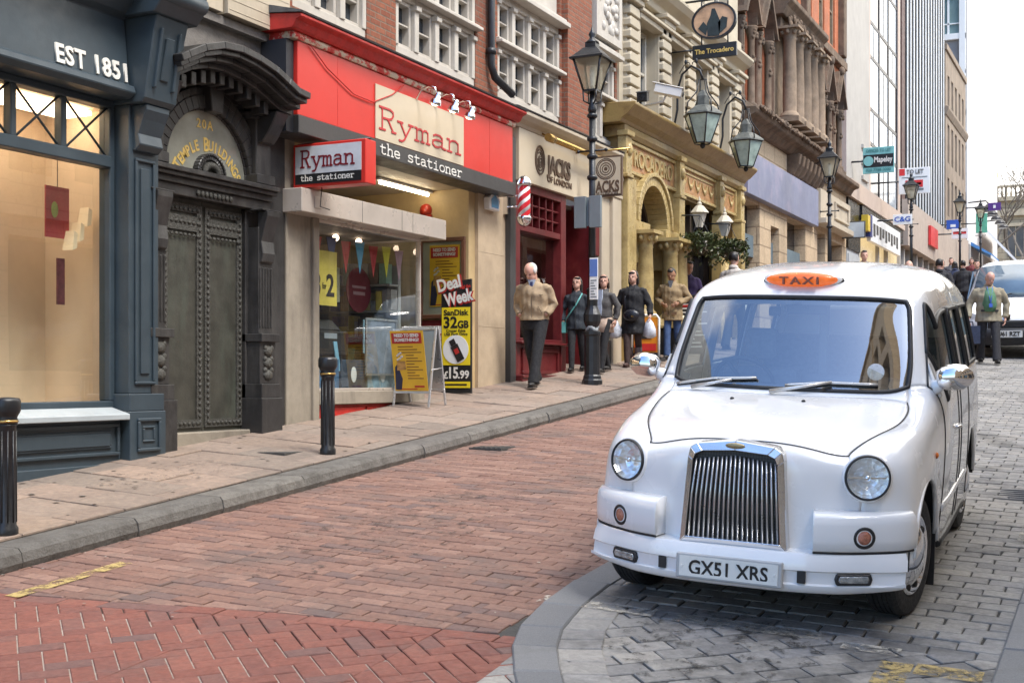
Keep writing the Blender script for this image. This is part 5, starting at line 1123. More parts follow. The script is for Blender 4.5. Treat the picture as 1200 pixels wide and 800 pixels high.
# ================================================================ the taxi
WPAINT = mat('white taxi paint', (.80,.80,.80), .25, .01, 1.5, 0, 1, coat=1.)
BLKP = mat('black plastic trim', (.018,.018,.02), .5, .1, 20, .1, 80)
RUBBER = mat('tyre rubber', (.022,.022,.023), .8, .2, 20, .2, 90, dirt=(.06,.055,.05), dscale=9)
CHROME = mat('bright chrome', (.82,.82,.83), .06, .02, 2, 0, 1, metal=1)
SEATM = mat('grey cab upholstery', (.15,.155,.17), .8, .15, 30)
WSG = glassmat('windscreen glass', (.80,.88,.88), 3.3, 0., 1.)
SIDG = glassmat('cab side glass', (.55,.60,.60), 1.6, 0., 1.)
_u = Vector((1,0,-.045)).normalized(); _v = Vector((0,1,.0833)); _v = (_v-_u*_v.dot(_u)).normalized(); _w = _u.cross(_v)
TO = Vector((-1.877, 6.88, .6576-.0))
TAXI = thing('taxi', 'white taxi cab with lit orange roof sign and chrome grille on the grey setts', 'taxi')
TAXI.matrix_basis = Matrix(((_u.x,_v.x,_w.x,TO.x),(_u.y,_v.y,_w.y,TO.y),(_u.z,_v.z,_w.z,TO.z),(0,0,0,1)))
def tpart(name, m, mt, parent=TAXI, **k):
    o = obj(name, m, mt, None, **k)
    o.parent = parent; return o                     # local cab coordinates: x to the picture's right, y back, z up
AY, AZ, AR = .25, .33, .405                         # front arch
RY = 2.74
def archpt(y, c=AY): return AZ+math.sqrt(max(0, AR*AR-(y-c)**2))
rows = []
def row(*p):
    k = len(rows)
    f = lambda y: y if k < 11 or y < .9 else (.9+(y-.9)*.75 if y <= 2.6 else y-.52)
    tp = lambda y: 1-.075*max(0, min(1.35, (y-1.1)/1.7)) if k > 12 else 1
    rows.append([(q[0]*tp(f(q[1])), f(q[1]), q[2]) for q in p])
row((0,-.410,.36),(.25,-.392,.36),(.46,-.342,.36),(.62,-.278,.36),(.735,-.228,.36),(.80,-.19,.36),(.835,-.175,.36),(.85,-.165,.36),(.856,-.16,.36),(.858,-.154,.36))
row((0,-.408,.52),(.25,-.39,.52),(.46,-.34,.52),(.62,-.275,.52),(.735,-.225,.52),(.80,-.18,.52),(.835,-.155,.52),(.85,-.135,.52),(.856,-.12,.52),(.858,-.108,.52))
row((0,-.404,.66),(.25,-.386,.66),(.46,-.336,.66),(.62,-.272,.66),(.74,-.22,.66),(.805,-.168,.66),(.838,-.12,.66),(.853,-.075,.65),(.859,-.03,.635),(.86,-.015,.636))
row((0,-.398,.80),(.25,-.38,.80),(.46,-.33,.80),(.62,-.268,.80),(.742,-.218,.80),(.808,-.155,.795),(.842,-.085,.775),(.856,-.01,.74),(.862,.05,.70),(.862,.075,.695))
row((0,-.385,.90),(.25,-.367,.90),(.45,-.312,.878),(.58,-.262,.868),(.72,-.205,.885),(.80,-.12,.88),(.842,-.015,.86),(.858,.08,.82),(.866,.15,.755),(.866,.17,.727))
row((0,-.345,.962),(.25,-.325,.956),(.40,-.285,.912),(.497,-.24,.878),(.665,-.165,.942),(.78,-.07,.935),(.838,.05,.90),(.862,.13,.85),(.87,.2,.79),(.868,.23,.735))
row((0,-.14,1.03),(.24,-.125,1.026),(.43,-.12,.985),(.585,-.115,.962),(.705,-.03,.985),(.80,.05,.968),(.847,.14,.925),(.867,.2,.86),(.873,.27,.79),(.87,.31,.731))
row((0,.12,1.07),(.24,.13,1.066),(.46,.11,1.022),(.660,.07,.998),(.75,.14,1.012),(.822,.2,.996),(.855,.28,.945),(.87,.33,.865),(.874,.38,.785),(.87,.43,.693))
row((0,.31,1.10),(.25,.32,1.095),(.49,.33,1.06),(.722,.31,1.018),(.785,.36,1.035),(.836,.41,1.012),(.86,.46,.955),(.872,.49,.86),(.873,.52,.74),(.868,.55,.604))
row((0,.46,1.125),(.25,.48,1.125),(.48,.53,1.125),(.73,.605,1.118),(.79,.62,1.105),(.84,.63,1.06),(.862,.65,.98),(.872,.655,.855),(.868,.655,.64),(.86,.652,.36))
row((0,.485,1.15),(.25,.505,1.15),(.48,.55,1.15),(.715,.625,1.15),(.782,.70,1.17),(.835,.76,1.13),(.864,.78,1.0),(.874,.78,.86),(.87,.76,.60),(.846,.72,.29))
row((0,.64,1.40),(.25,.66,1.40),(.465,.70,1.40),(.678,.765,1.40),(.742,.83,1.40),(.80,.92,1.23),(.862,.96,1.12),(.874,.96,.87),(.872,.96,.60),(.842,.96,.27))
row((0,.775,1.60),(.25,.795,1.60),(.445,.835,1.60),(.645,.90,1.60),(.712,.955,1.60),(.765,1.02,1.42),(.852,1.06,1.14),(.875,1.06,.88),(.872,1.06,.60),(.842,1.06,.27))
row((0,.83,1.672),(.25,.85,1.672),(.44,.885,1.668),(.632,.94,1.655),(.70,1.01,1.66),(.752,1.12,1.56),(.847,1.14,1.15),(.875,1.14,.88),(.872,1.14,.60),(.842,1.14,.27))
row((0,.90,1.745),(.25,.92,1.742),(.43,.955,1.73),(.61,1.0,1.705),(.69,1.08,1.70),(.745,1.22,1.61),(.845,1.24,1.155),(.876,1.24,.88),(.872,1.24,.60),(.842,1.24,.27))
row((0,1.08,1.815),(.25,1.10,1.812),(.42,1.13,1.80),(.59,1.17,1.775),(.685,1.23,1.735),(.742,1.36,1.63),(.845,1.38,1.16),(.876,1.38,.88),(.872,1.38,.60),(.842,1.38,.27))
for y, zr in ((1.55,1.868), (1.80,1.88), (1.90,1.883), (2.6,1.885)):
    row((0,y,zr),(.25,y,zr-.005),(.43,y,zr-.022),(.59,y,zr-.06),(.685,y,zr-.125),(.74,y,1.645),(.845,y,1.165),(.876,y,.88),(.872,y,.60),(.842,y,.27))
def rarch(y): return max(.33, archpt(y-.52, RY))
for y, zr, yl in ((2.84,1.88,2.845), (2.95,1.88,2.90), (3.10,1.875,3.06), (3.26,1.868,3.26), (3.42,1.858,3.46), (3.60,1.84,3.61), (3.70,1.825,3.672)):
    za = rarch(yl) if 2.85 < yl else .30
    row((0,y,zr),(.25,y,zr-.005),(.43,y,zr-.022),(.585,y,zr-.06),(.675,y,zr-.13),(.73,y,1.64),(.845,y,1.16),(.874,y,.90),(.872,(y+yl)/2,max(.62,za+.06)),(.862,yl,za))
row((0,3.84,1.77),(.25,3.84,1.765),(.43,3.83,1.74),(.575,3.82,1.70),(.66,3.80,1.64),(.715,3.79,1.55),(.835,3.78,1.14),(.868,3.77,.88),(.868,3.77,.60),(.85,3.76,.34))
row((0,3.92,1.60),(.25,3.92,1.60),(.42,3.91,1.59),(.56,3.895,1.57),(.64,3.875,1.53),(.70,3.86,1.46),(.815,3.86,1.12),(.845,3.86,.88),(.845,3.86,.6),(.835,3.86,.36))
row((0,4.02,1.14),(.25,4.02,1.14),(.42,4.01,1.14),(.58,3.995,1.14),(.67,3.98,1.13),(.73,3.96,1.11),(.775,3.95,1.05),(.80,3.94,.88),(.80,3.94,.60),(.79,3.94,.38))
row((0,4.08,.90),(.25,4.08,.90),(.42,4.07,.90),(.58,4.05,.90),(.66,4.03,.90),(.71,4.01,.89),(.745,4.0,.86),(.765,3.98,.78),(.77,3.98,.58),(.76,3.98,.39))
row((0,4.08,.40),(.25,4.08,.40),(.42,4.07,.40),(.58,4.05,.40),(.66,4.03,.40),(.70,4.02,.40),(.72,4.01,.40),(.735,4.0,.40),(.74,4.0,.40),(.74,4.0,.40))
NR, NC = len(rows), 10
def ptag(i, j):
    """which part the cage face between rows i,i+1 and columns j,j+1 belongs to"""
    if i <= 3: return 'front_panel' if j <= 2 else 'wing'
    if i == 4: return 'front_panel' if j <= 2 else 'wing'
    if i <= 8: return 'bonnet' if j <= 2 else 'wing'
    if i == 9: return 'cowl' if j <= 2 else 'wing'
    if 10 <= i <= 12: 
        if j <= 2: return 'windscreen'
        if j == 3: return 'roof'
        return 'side_window' if (j == 4 and i >= 11) or (j == 5 and i >= 11) else 'front_door'
    if i <= 16:
        if j <= 3: return 'roof'
        if j == 4: return 'roof'
        return 'side_window' if j == 5 and i >= 13 else 'front_door'
    if i == 17: return 'roof' if j <= 4 else 'rear_quarter'
    if i <= 19: return 'roof' if j <= 4 else ('rear_side_window' if j == 5 else 'rear_door')
    if i == 20: return 'roof' if j <= 4 else 'rear_quarter'
    if i <= 25: return 'roof' if j <= 4 else ('quarter_window' if j == 5 and i <= 24 else 'rear_quarter')
    if i == 26: return 'roof' if j <= 4 else 'rear_quarter'
    if i == 27 and j <= 2: return 'rear_window'
    return 'boot'
cage = bpy.data.meshes.new('cage'); vs, fs, tg = [], [], []; idx = {}
for i in range(NR):
    for j in range(NC):
        idx[i,j,1] = len(vs); vs.append(rows[i][j])
        if j == 0: idx[i,j,-1] = idx[i,j,1]
        else: idx[i,j,-1] = len(vs); vs.append((-rows[i][j][0], rows[i][j][1], rows[i][j][2]))
tags = ['front_panel','wing','bonnet','cowl','windscreen','roof','side_window','front_door','rear_side_window','rear_door','rear_quarter','quarter_window','rear_window','boot']
for i in range(NR-1):
    for j in range(NC-1):
        t = tags.index(ptag(i, j))
        fs.append((idx[i,j,1], idx[i,j+1,1], idx[i+1,j+1,1], idx[i+1,j,1])); tg.append((t, 1))
        fs.append((idx[i,j,-1], idx[i+1,j,-1], idx[i+1,j+1,-1], idx[i,j+1,-1])); tg.append((t, -1))
cage.from_pydata(vs, [], fs)
for t in tags: cage.materials.append(WPAINT)
cage.polygons.foreach_set('material_index', [t for t, s in tg])
co = bpy.data.objects.new('cage', cage); COL.objects.link(co)
ed = {tuple(sorted(e.vertices)): e.index for e in cage.edges}
cr = cage.attributes.new('crease_edge', 'FLOAT', 'EDGE')
def crease(i, j, k, l, w):
    for s in (1, -1):
        e = ed.get(tuple(sorted((idx[i,j,s], idx[k,l,s]))))
        if e is not None: cr.data[e].value = w
for j in range(3): crease(10,j,10,j+1,.55); crease(9,j,9,j+1,.5); crease(13,j,13,j+1,.35)
for i in range(10, 13): crease(i,3,i+1,3,.35)
for i in range(5, 9): crease(i,3,i+1,3,.45)
for i in range(0, 28): crease(i,9,i+1,9,1.)
for i in range(10, 27): crease(i,6,i+1,6,.25)
for j in range(9): crease(0,j,0,j+1,1.)
sm = co.modifiers.new('s', 'SUBSURF'); sm.levels = 3; sm.render_levels = 3
bpy.context.view_layer.update()
full = bpy.data.meshes.new_from_object(co.evaluated_get(bpy.context.evaluated_depsgraph_get())); bpy.data.objects.remove(co)
full.polygons.foreach_set('use_smooth', [True]*len(full.polygons)); full.update()
fv = np.empty(len(full.vertices)*3); full.vertices.foreach_get('co', fv); fv = fv.reshape(-1,3)
fn = np.empty(len(full.vertices)*3); full.vertices.foreach_get('normal', fn); fn = fn.reshape(-1,3)
polys = [(tags[p.material_index], tuple(p.vertices)) for p in full.polygons]
from mathutils.bvhtree import BVHTree
bvh = BVHTree.FromPolygons([tuple(v) for v in fv], [p for t, p in polys])
def surf_y(x, z, y0=-3.):
    """front face of the body at (x, z)"""
    h = bvh.ray_cast(Vector((x, y0, z)), Vector((0,1,0))); return h[0].y if h[0] else None
def surf_z(x, y):
    h = bvh.ray_cast(Vector((x, y, 4)), Vector((0,0,-1))); return h[0].z if h[0] else None
def surf_x(y, z, s=1):
    h = bvh.ray_cast(Vector((3*s, y, z)), Vector((-s,0,0))); return h[0].x if h[0] else None
def inlamp(f):
    for s in (1, -1):
        im = (Matrix.Translation((.636*s,-.262,.805)) @ Matrix.Rotation(R_(20*s),4,'Z') @ Matrix.Rotation(R_(-7),4,'X')).inverted()
        if all(abs(q.y) < .12 and math.hypot(q.x, q.z) < .116 for q in (im @ Vector(fv[i]) for i in f)): return True
    return False
polys = [(t, p) for t, p in polys if t not in ('wing','front_panel') or not inlamp(p)]   # openings for the headlamps
def patch_of(name, faces, mt, thick=0., off=0., parent=TAXI):
    used = sorted({i for f in faces for i in f}); mp = {k: n for n, k in enumerate(used)}
    me = bpy.data.meshes.new(name); me.from_pydata([tuple(fv[i]+fn[i]*off) for i in used], [], [tuple(mp[i] for i in f) for f in faces])
    me.polygons.foreach_set('use_smooth', [True]*len(faces)); me.materials.append(mt); me.update()
    nrm = []
    for f in faces: nrm += [tuple(fn[i]) for i in f]
    me.normals_split_custom_set(nrm)
    o = bpy.data.objects.new(name, me); COL.objects.link(o); o.parent = parent
    if thick: s = o.modifiers.new('thick', 'SOLIDIFY'); s.thickness = thick; s.offset = -1; s.use_even_offset = False
    return o
glass = {'windscreen': WSG, 'side_window': SIDG, 'rear_side_window': SIDG, 'quarter_window': SIDG, 'rear_window': SIDG}
GRP = {}
for t in tags:
    F = [p for tt, p in polys if tt == t]
    if not F: continue
    two = t in ('wing','side_window','front_door','rear_side_window','rear_door','rear_quarter','quarter_window')
    for s in ((1, -1) if two else (0,)):
        G = [f for f in F if s == 0 or fv[f[0]][0]*s+fv[f[2]][0]*s > 0]
        patch_of(t, G, glass.get(t, WPAINT), 0. if t in glass else .022, -.006 if t in glass else 0.)
# shut lines and window seals follow the borders between parts
bord = {}
for t, f in polys:
    for a, b in zip(f, f[1:]+f[:1]): bord.setdefault((min(a,b),max(a,b)), []).append(t)
def chains(test):
    adj = {}
    for e, ts in bord.items():
        if len(ts) == 2 and ts[0] != ts[1] and test(set(ts)):
            for a, b in (e, e[::-1]): adj.setdefault(a, []).append(b)
    out = []; seen = set()
    for st in sorted(adj, key=lambda k: len(adj[k])):
        for nb in adj[st]:
            if (min(st,nb),max(st,nb)) in seen: continue
            ch = [st, nb]; seen.add((min(st,nb),max(st,nb)))
            while True:
                nx = [k for k in adj[ch[-1]] if (min(k,ch[-1]),max(k,ch[-1])) not in seen]
                if len(nx) != 1 or len(adj[ch[-1]]) > 2: break
                seen.add((min(nx[0],ch[-1]),max(nx[0],ch[-1]))); ch.append(nx[0])
            out.append(ch)
    return out
def seam(name, test, r, mt, off=0.):
    for ch in chains(test):
        if len(ch) > 1: tpart(name, M().tube([fv[k]+fn[k]*off for k in ch], r, 6), mt)
seam('shut_line', lambda s: s == {'bonnet','wing'} or s == {'bonnet','front_panel'} or s == {'wing','front_door'} or s == {'front_door','rear_quarter'} or s == {'rear_quarter','rear_door'} or s == {'front_panel','wing'} and False, .0042, BLKP, .0)
seam('windscreen_seal', lambda s: 'windscreen' in s, .013, BLKP, .0)
seam('window_seal', lambda s: bool(s & {'side_window','rear_side_window','quarter_window','rear_window'}) and len(s) == 2, .014, BLKP, .002)
# black printed border inside the windscreen edge and a roof gutter line
m = M()
wsv = {}
F = [p for tt, p in polys if tt == 'windscreen']
zs = [fv[i][2] for f in F for i in f]
edge = {k for e, ts in bord.items() if len(ts) == 2 and 'windscreen' in ts and set(ts) != {'windscreen'} for k in e}
ep = np.array([fv[k] for k in edge])
def border(F, d, off):
    out = []
    for f in F:
        c = np.mean([fv[i] for i in f], axis=0)
        if np.min(np.linalg.norm(ep-c, axis=1)) < d: out.append(f)
    return out
patch_of('windscreen_border', border(F, .045, 0), BLKP, 0., -.009)
seam('roof_gutter', lambda s: s == {'roof','front_door'}, .006, BLKP, .003)
# ---- bumper
def plan(t):                                        # bumper plan line, t = x
    P = [(0,-.475),(.30,-.458),(.52,-.405),(.68,-.325),(.775,-.26),(.826,-.21)]
    return P
def sweep(profile, pts):
    """profile (d outward, z) swept along a plan polyline"""
    m = M(); n = len(profile); L = []
    for i, p in enumerate(pts):
        a, b = pts[max(0,i-1)], pts[min(len(pts)-1,i+1)]; t = Vector((b[0]-a[0], b[1]-a[1])).normalized(); nx, ny = t.y, -t.x
        L += [(p[0]+nx*d, p[1]+ny*d, z) for d, z in profile]
    k = len(pts)
    m.add(L, [(i*n+j, (i+1)*n+j, (i+1)*n+(j+1)%n, i*n+(j+1)%n) for i in range(k-1) for j in range(n)]+[tuple(range(n)), tuple((k-1)*n+j for j in range(n-1,-1,-1))], True)
    return m
def smoothpl(P, n=6):
    P = [Vector((*p,0)) for p in P]; out = []
    for i in range(len(P)-1):
        a, b, c, d = P[max(0,i-1)], P[i], P[i+1], P[min(len(P)-1,i+2)]
        for k in range(n):
            t = k/n; out.append(.5*((2*b)+(c-a)*t+(2*a-5*b+4*c-d)*t*t+(3*b-a-3*c+d)*t**3))
    out.append(P[-1]); return [(p.x,p.y) for p in out]
PL = smoothpl([(-x,y) for x, y in plan(0)[:0:-1]]+plan(0))
bm = sweep([(-.06,.248),(.0,.230),(.015,.240),(.025,.260),(.027,.274),(.016,.282),(.016,.340),(.027,.349),(.022,.40),(.004,.432),(-.10,.437)], PL)
bm.v = [(x, y-(max(0,.43-z))*.30*max(0,(abs(x)-.60)/.22)**2 if z < .43 else y, z+.03*max(0,(abs(x)-.5)/.33)**2*(z < .27)) for x, y, z in bm.v]
BUMP = tpart('bumper', bm, WPAINT, smooth=True); es = BUMP.modifiers.new('e', 'EDGE_SPLIT'); es.split_angle = R_(38)
for s in (1, -1):
    P = smoothpl([(.412,-.442),(.44,-.434),(.56,-.392),(.69,-.318),(.788,-.245),(.838,-.19),(.858,-.14)]); P = [(x*s,y) for x, y in P]
    if s < 0: P = P[::-1]
    tpart('bumper_corner', sweep([(-.12,.444),(.0,.442),(.010,.452),(.014,.50),(.012,.575),(.004,.612),(-.014,.632),(-.12,.645)], P), WPAINT, smooth=True)
    tpart('shut_line', M().tube([(x,y-.002,.438) for x, y in P], .005, 5), BLKP)
    # lamps on the corner
    T = M().lathe((0,0,0), [(.056,.02),(.056,-.008),(.047,-.013),(.038,-.006)], 24, 'y').tf(Matrix.Translation((.645*s,-.352,.518)) @ Matrix.Rotation(R_(30*s),4,'Z')); ind = tpart('indicator', T, BLKP)
    T = M().lathe((0,0,0), [(.037,.0),(.034,-.01),(.022,-.016),(.004,-.018)], 18, 'y').tf(Matrix.Translation((.645*s,-.352,.518)) @ Matrix.Rotation(R_(30*s),4,'Z')); tpart('lens', T, mat('amber clear lens', (.42,.16,.10), .1, .35, 60, .4, 90, spec=.9), ind)
    T = M(); T.prism([(-.085,-.03),(.085,-.03),(.095,0),(.085,.03),(-.085,.03),(-.095,0)], 'y', -.012, .02); T.tf(Matrix.Translation((.605*s,-.385,.31)) @ Matrix.Rotation(R_(27*s),4,'Z')); fg = tpart('fog_light', T, BLKP, bev=.006)
    T = M(); T.prism([(-.07,-.018),(.07,-.018),(.078,0),(.07,.018),(-.07,.018),(-.078,0)], 'y', -.016, .0); T.tf(Matrix.Translation((.605*s,-.385,.31)) @ Matrix.Rotation(R_(27*s),4,'Z')); tpart('lens', T, mat('fog lamp glass', (.35,.36,.36), .08, .5, 30, .5, 60, metal=.6), fg, bev=.004)
    T = M(); T.box(.345*s,.385*s,-.478,-.40,.285,.345); tpart('bumper_slot', T, BLKP)
    # headlight
    RM = Matrix.Translation((.636*s,-.262,.805)) @ Matrix.Rotation(R_(20*s),4,'Z') @ Matrix.Rotation(R_(-7),4,'X')
    T = M().lathe((0,0,0), [(.112,.16),(.121,.05),(.124,.0),(.119,-.012),(.112,-.012)], 40, 'y').tf(RM); T.f = T.f[:-2]; T.s = T.s[:-2]; tpart('headlight_pod', T, WPAINT)
    T = M().lathe((0,0,0), [(.117,.02),(.116,-.008),(.112,-.024),(.107,-.028),(.103,-.022),(.103,.0)], 40, 'y').tf(RM); T.f = T.f[:-2]; T.s = T.s[:-2]; hl = tpart('headlight', T, BLKP)
    T = M().lathe((0,0,0), [(.105,-.016),(.088,.016),(.062,.042),(.032,.056),(.001,.06)], 13, 'y', smooth=False); T.f = T.f[:-2]; T.s = T.s[:-2]; T.ball((0,.012,0),.02,.03,.02,12,8); T.box(-.10,.10,.0,.004,-.004,.004); T.tf(RM)
    tpart('reflector', T, mat('lamp reflector', (.92,.93,.94), .16, .08, 16, .2, 24, metal=.85), hl)
    T = M().lathe((0,0,0), [(.104,-.018),(.099,-.026),(.080,-.038),(.045,-.046),(.002,-.049)], 32, 'y').tf(RM); T.f = T.f[:-2]; T.s = T.s[:-2]; tpart('lens', T, glassmat('lamp lens', (.97,.98,.98), 1.3, .03, 1., .5), hl)
    # mirror
    T = M(); T.tube([(.77*s,.78,1.17),(.81*s,.76,1.18),(.85*s,.745,1.20)], [(.05,.045),(.045,.035),(.03,.03)], 10); T.prism([(.775,1.11),(.845,1.12),(.765,1.32)], 'y', .76, .84) if s > 0 else T.prism([(-.775,1.11),(-.765,1.32),(-.845,1.12)], 'y', .76, .84); mi = tpart('mirror', T, WPAINT, bev=.01)
    T = M().tube([(.82*s,.725,1.225),(.83*s,.725,1.226),(.86*s,.725,1.236),(.91*s,.73,1.245),(.965*s,.74,1.245),(1.0*s,.75,1.242),(1.015*s,.755,1.24)], [(.02,.01),(.048,.045),(.068,.062),(.075,.07),(.068,.064),(.04,.04),(.012,.012)], 18); tpart('mirror_cap', T, CHROME, mi)
    T = M().lathe((0,0,0), [(.018,.0),(.016,.008),(.004,.013)], 12, 'x'); T.tf(Matrix.Translation((surf_x(.44,.84,s) or .87*s,.44,.84)) @ Matrix.Scale(s,4,(1,0,0))); tpart('side_repeater', T, mat('amber repeater', (.65,.16,.02), .2, .1))
    hx = surf_x(1.42,.88,s) or .87*s
    T = M(); T.tube([(hx+.0*s,1.34,.89),(hx+.02*s,1.36,.89),(hx+.02*s,1.45,.89),(hx,1.47,.89)], .010, 8); T.box(hx-.01*s,hx+.003*s,1.36,1.44,.86,.90); tpart('door_handle', T, CHROME)
    T = M(); T.box(.70*s,.85*s,.66,.675,.07,.42); tpart('mud_flap', T, BLKP)
    P = [(surf_x(y,.50,s) or .87*s, y, .50) for y in np.arange(.76,2.28,.12)]; tpart('door_moulding', M().tube([(p[0]+.002*s,p[1],p[2]) for p in P], [(.022,.012)]*len(P), 8), WPAINT)
    P = [(surf_x(y,.31,s) or .85*s, y, .31) for y in np.arange(.74,2.3,.12)]; tpart('sill_strip', M().tube([(p[0],p[1],p[2]-.02) for p in P], .02, 6), BLKP)
    # wheel arch lip + inner
    A = [(surf_x(AY+.41*math.cos(R_(a)),AZ+.41*math.sin(R_(a)),s) or .865*s, AY+.407*math.cos(R_(a)), AZ+.407*math.sin(R_(a))) for a in range(0,172,9)]
    tpart('arch_lip', M().tube([(.866*s-.006*s,p[1],p[2]) for p in A], .010, 6), WPAINT)
    for cy in (AY, RY):
        T = M().lathe(((.60 if cy == AY else .53)*s,cy,AZ), [(.43,-.02),(.43,.24)] if s > 0 else [(.43,-.24),(.43,.02)], 24, 'x')
        T.f = [f for f in T.f[:24] if min(T.v[i][2] for i in f) > .22]; T.s = [False]*len(T.f); tpart('wheel_housing', T, BLKP)
# dark structure under and behind the front
m = M(); m.box(-.78,.78,.7,2.3,.22,.30); m.box(-.56,.56,-.30,3.4,.22,.34); m.box(-.30,.30,-.32,-.05,.3,.88); tpart('underbody', m, BLKP)
# ---- grille
gy = lambda z: -.452+.10*max(0,(z-.62))
O = [(-.283,.428),(.283,.428),(.252,.88),(.24,.925),(.205,.948),(0,.972),(-.205,.948),(-.24,.925),(-.252,.88)]
I = [(-.250,.462),(.250,.462),(.222,.862),(.208,.893),(.17,.910),(0,.922),(-.17,.910),(-.208,.893),(-.222,.862)]
m = M(); n = len(O)
for i in range(n):
    j = (i+1) % n; a, b, c, d = O[i], O[j], I[j], I[i]; F = lambda p, e: (p[0], gy(p[1])+e, p[1])
    m.hexa([F(a,.10),F(b,.10),F(b,.006),F(a,.006)], [F(d,.10),F(c,.10),F(c,-.008),F(d,-.008)])
G = tpart('grille', m, mat('grille chrome', (.68,.67,.66), .2, .05, 3, .05, 30, metal=.9), bev=.003)
m = M()
for k in range(19):
    x = -.235+.47*k/18; xt = x*.88; m.tube([(x,gy(.47)+.012,.462),(x*.95,gy(.68)+.010,.68),(xt,gy(.9)+.012,.895-.03*abs(k-9)/9)], .0062, 6)
tpart('grille_bar', m, mat('grille bar metal', (.55,.55,.55), .3, .06, 6, 0, 1, metal=.85), G)['kind'] = 'stuff'
m = M(); m.prism([(p[0]*.99,p[1]) for p in I], 'y', .026, .034); m.box(-.24,.24,.022,.027,.60,.66); m.v = [(q[0],q[1]+gy(q[2]),q[2]) for q in m.v]
mesh = bpy.data.materials.new('grille mesh'); mesh.use_nodes = True; nt = mesh.node_tree; b = nt.nodes['Principled BSDF']; g = _n(nt,'ShaderNodeTexCoord'); ck = _n(nt,'ShaderNodeTexChecker'); ck.inputs['Scale'].default_value = 95
mp = _n(nt,'ShaderNodeMapping'); mp.inputs['Rotation'].default_value = (0,R_(45),0); nt.links.new(g.outputs['Object'], mp.inputs[0]); mp.inputs['Scale'].default_value = (1,0,1); nt.links.new(mp.outputs[0], ck.inputs[0]); ck.inputs[1].default_value = (.035,.035,.035,1); ck.inputs[2].default_value = (.004,.004,.004,1); nt.links.new(ck.outputs[0], b.inputs['Base Color']); b.inputs['Roughness'].default_value = .5
tpart('grille_mesh', m, mesh, G)
m = M(); m.ball((0,gy(.947)-.004,.945), .052,.012,.016,18,8); tpart('badge', m, mat('badge bronze', (.36,.29,.16), .3, .15, 60, .3, 80, metal=.7), G)
# ---- number plate
m = M(); m.prism([(-.278,-.066),(.278,-.066),(.278,.066),(-.278,.066)], 'y', -.012, .02); m.tf(Matrix.Translation((0,-.500,.318)) @ Matrix.Rotation(R_(-4),4,'X')); NP = tpart('number_plate', m, mat('plate surround', (.42,.43,.44), .35, .05), bev=.006)
m = M(); m.box(-.258,.258,-.016,-.0125,-.052,.052); m.tf(Matrix.Translation((0,-.500,.318)) @ Matrix.Rotation(R_(-4),4,'X')); tpart('plate_face', m, mat('plate white', (.72,.73,.70), .3, .03), NP)
t = text('lettering', 'GX51 XRS', .104, mat('plate black', (.012,.012,.014), .4), None, (0,-.517,.312), XZ, .0015, bold=.002, fit=.415); t.parent = NP; t.scale = (1,1,1)
m = M()
for x in (-.243,.243): m.lathe((x,-.517,.318), [(.007,0),(.006,-.003)], 10, 'y')
tpart('plate_screw', m, WHITEP, NP)
# ---- roof sign
RS = Matrix.Translation((0,.955,1.768)) @ Matrix.Rotation(R_(-8),4,'X')
m = M().ball((0,.02,0), .245,.085,.066,36,14).tf(RS); SG = tpart('taxi_sign', m, BLKP)
m = M().ball((0,0,.006), .236,.082,.062,36,14).tf(RS); tpart('sign_rim', m, WPAINT, SG)
m = M().ball((0,-.022,.002), .218,.075,.05,36,14).tf(RS); tpart('sign_lens', m, mat('lit amber lens', (.50,.12,.03), .2, .3, 12, 0, 1, emit=(1,.19,.03), estr=.22), SG)
m = M().ball((-.02,-.052,.012), .05,.04,.03,16,8).tf(RS); m.join(M().ball((.07,-.046,.012), .04,.04,.026,16,8).tf(RS)); tpart('sign_bulb_glow', m, mat('lit bulb glow', (1,.45,.12), .3, 0, 1, 0, 1, emit=(1,.5,.13), estr=.5), SG)
t = text('lettering', 'TAXI', .062, mat('sign letters', (.20,.055,.03), .5), None, (0,.86,1.766), (Vector((1,0,0)), Vector((0,.12,1)).normalized()), .012, bold=.001, fit=.235, space=1.3); t.parent = SG
# ---- wipers, washer jets, tax disc
def ws_pt(x, z, off=.02):
    y = surf_y(x, z); return Vector((x, (y if y is not None else .6)-off, z))
for pts, arm in (([(-.66,1.150),(-.42,1.192),(-.10,1.214)], [(-.55,1.14),(-.30,1.195)]), ([(.02,1.178),(.25,1.20),(.58,1.195)], [(-.06,1.142),(.28,1.205)])):
    P = []
    for a, b in zip(pts[:-1], pts[1:]):
        for k in range(6): P.append(ws_pt(a[0]+(b[0]-a[0])*k/6, a[1]+(b[1]-a[1])*k/6, .016))
    w = tpart('wiper', M().tube(P, .008, 6), mat('wiper silver', (.62,.62,.62), .3, .05, metal=.7))
    tpart('wiper_blade', M().tube([p+Vector((0,.008,-.012)) for p in P], .007, 5), BLKP, w)
    tpart('wiper_arm', M().tube([ws_pt(arm[0][0],arm[0][1],.03), ws_pt((arm[0][0]+arm[1][0])/2,(arm[0][1]+arm[1][1])/2,.045), ws_pt(*arm[1],.03)], [.013,.009,.008], 6), mat('wiper silver', (.62,.62,.62)), w)
m = M()
for x in (-.25,.16): m.ball((x,.36,(surf_z(x,.36) or 1.1)+.003), .012,.016,.008,8,5)
tpart('washer_jet', m, BLKP)
p = ws_pt(.50,1.262,-.014); m = M().lathe((p.x,p.y,p.z), [(.048,0),(.048,-.003)], 20, 'y'); td = tpart('licence_disc', m, mat('paper disc', (.72,.73,.75), .5, .15, 60))
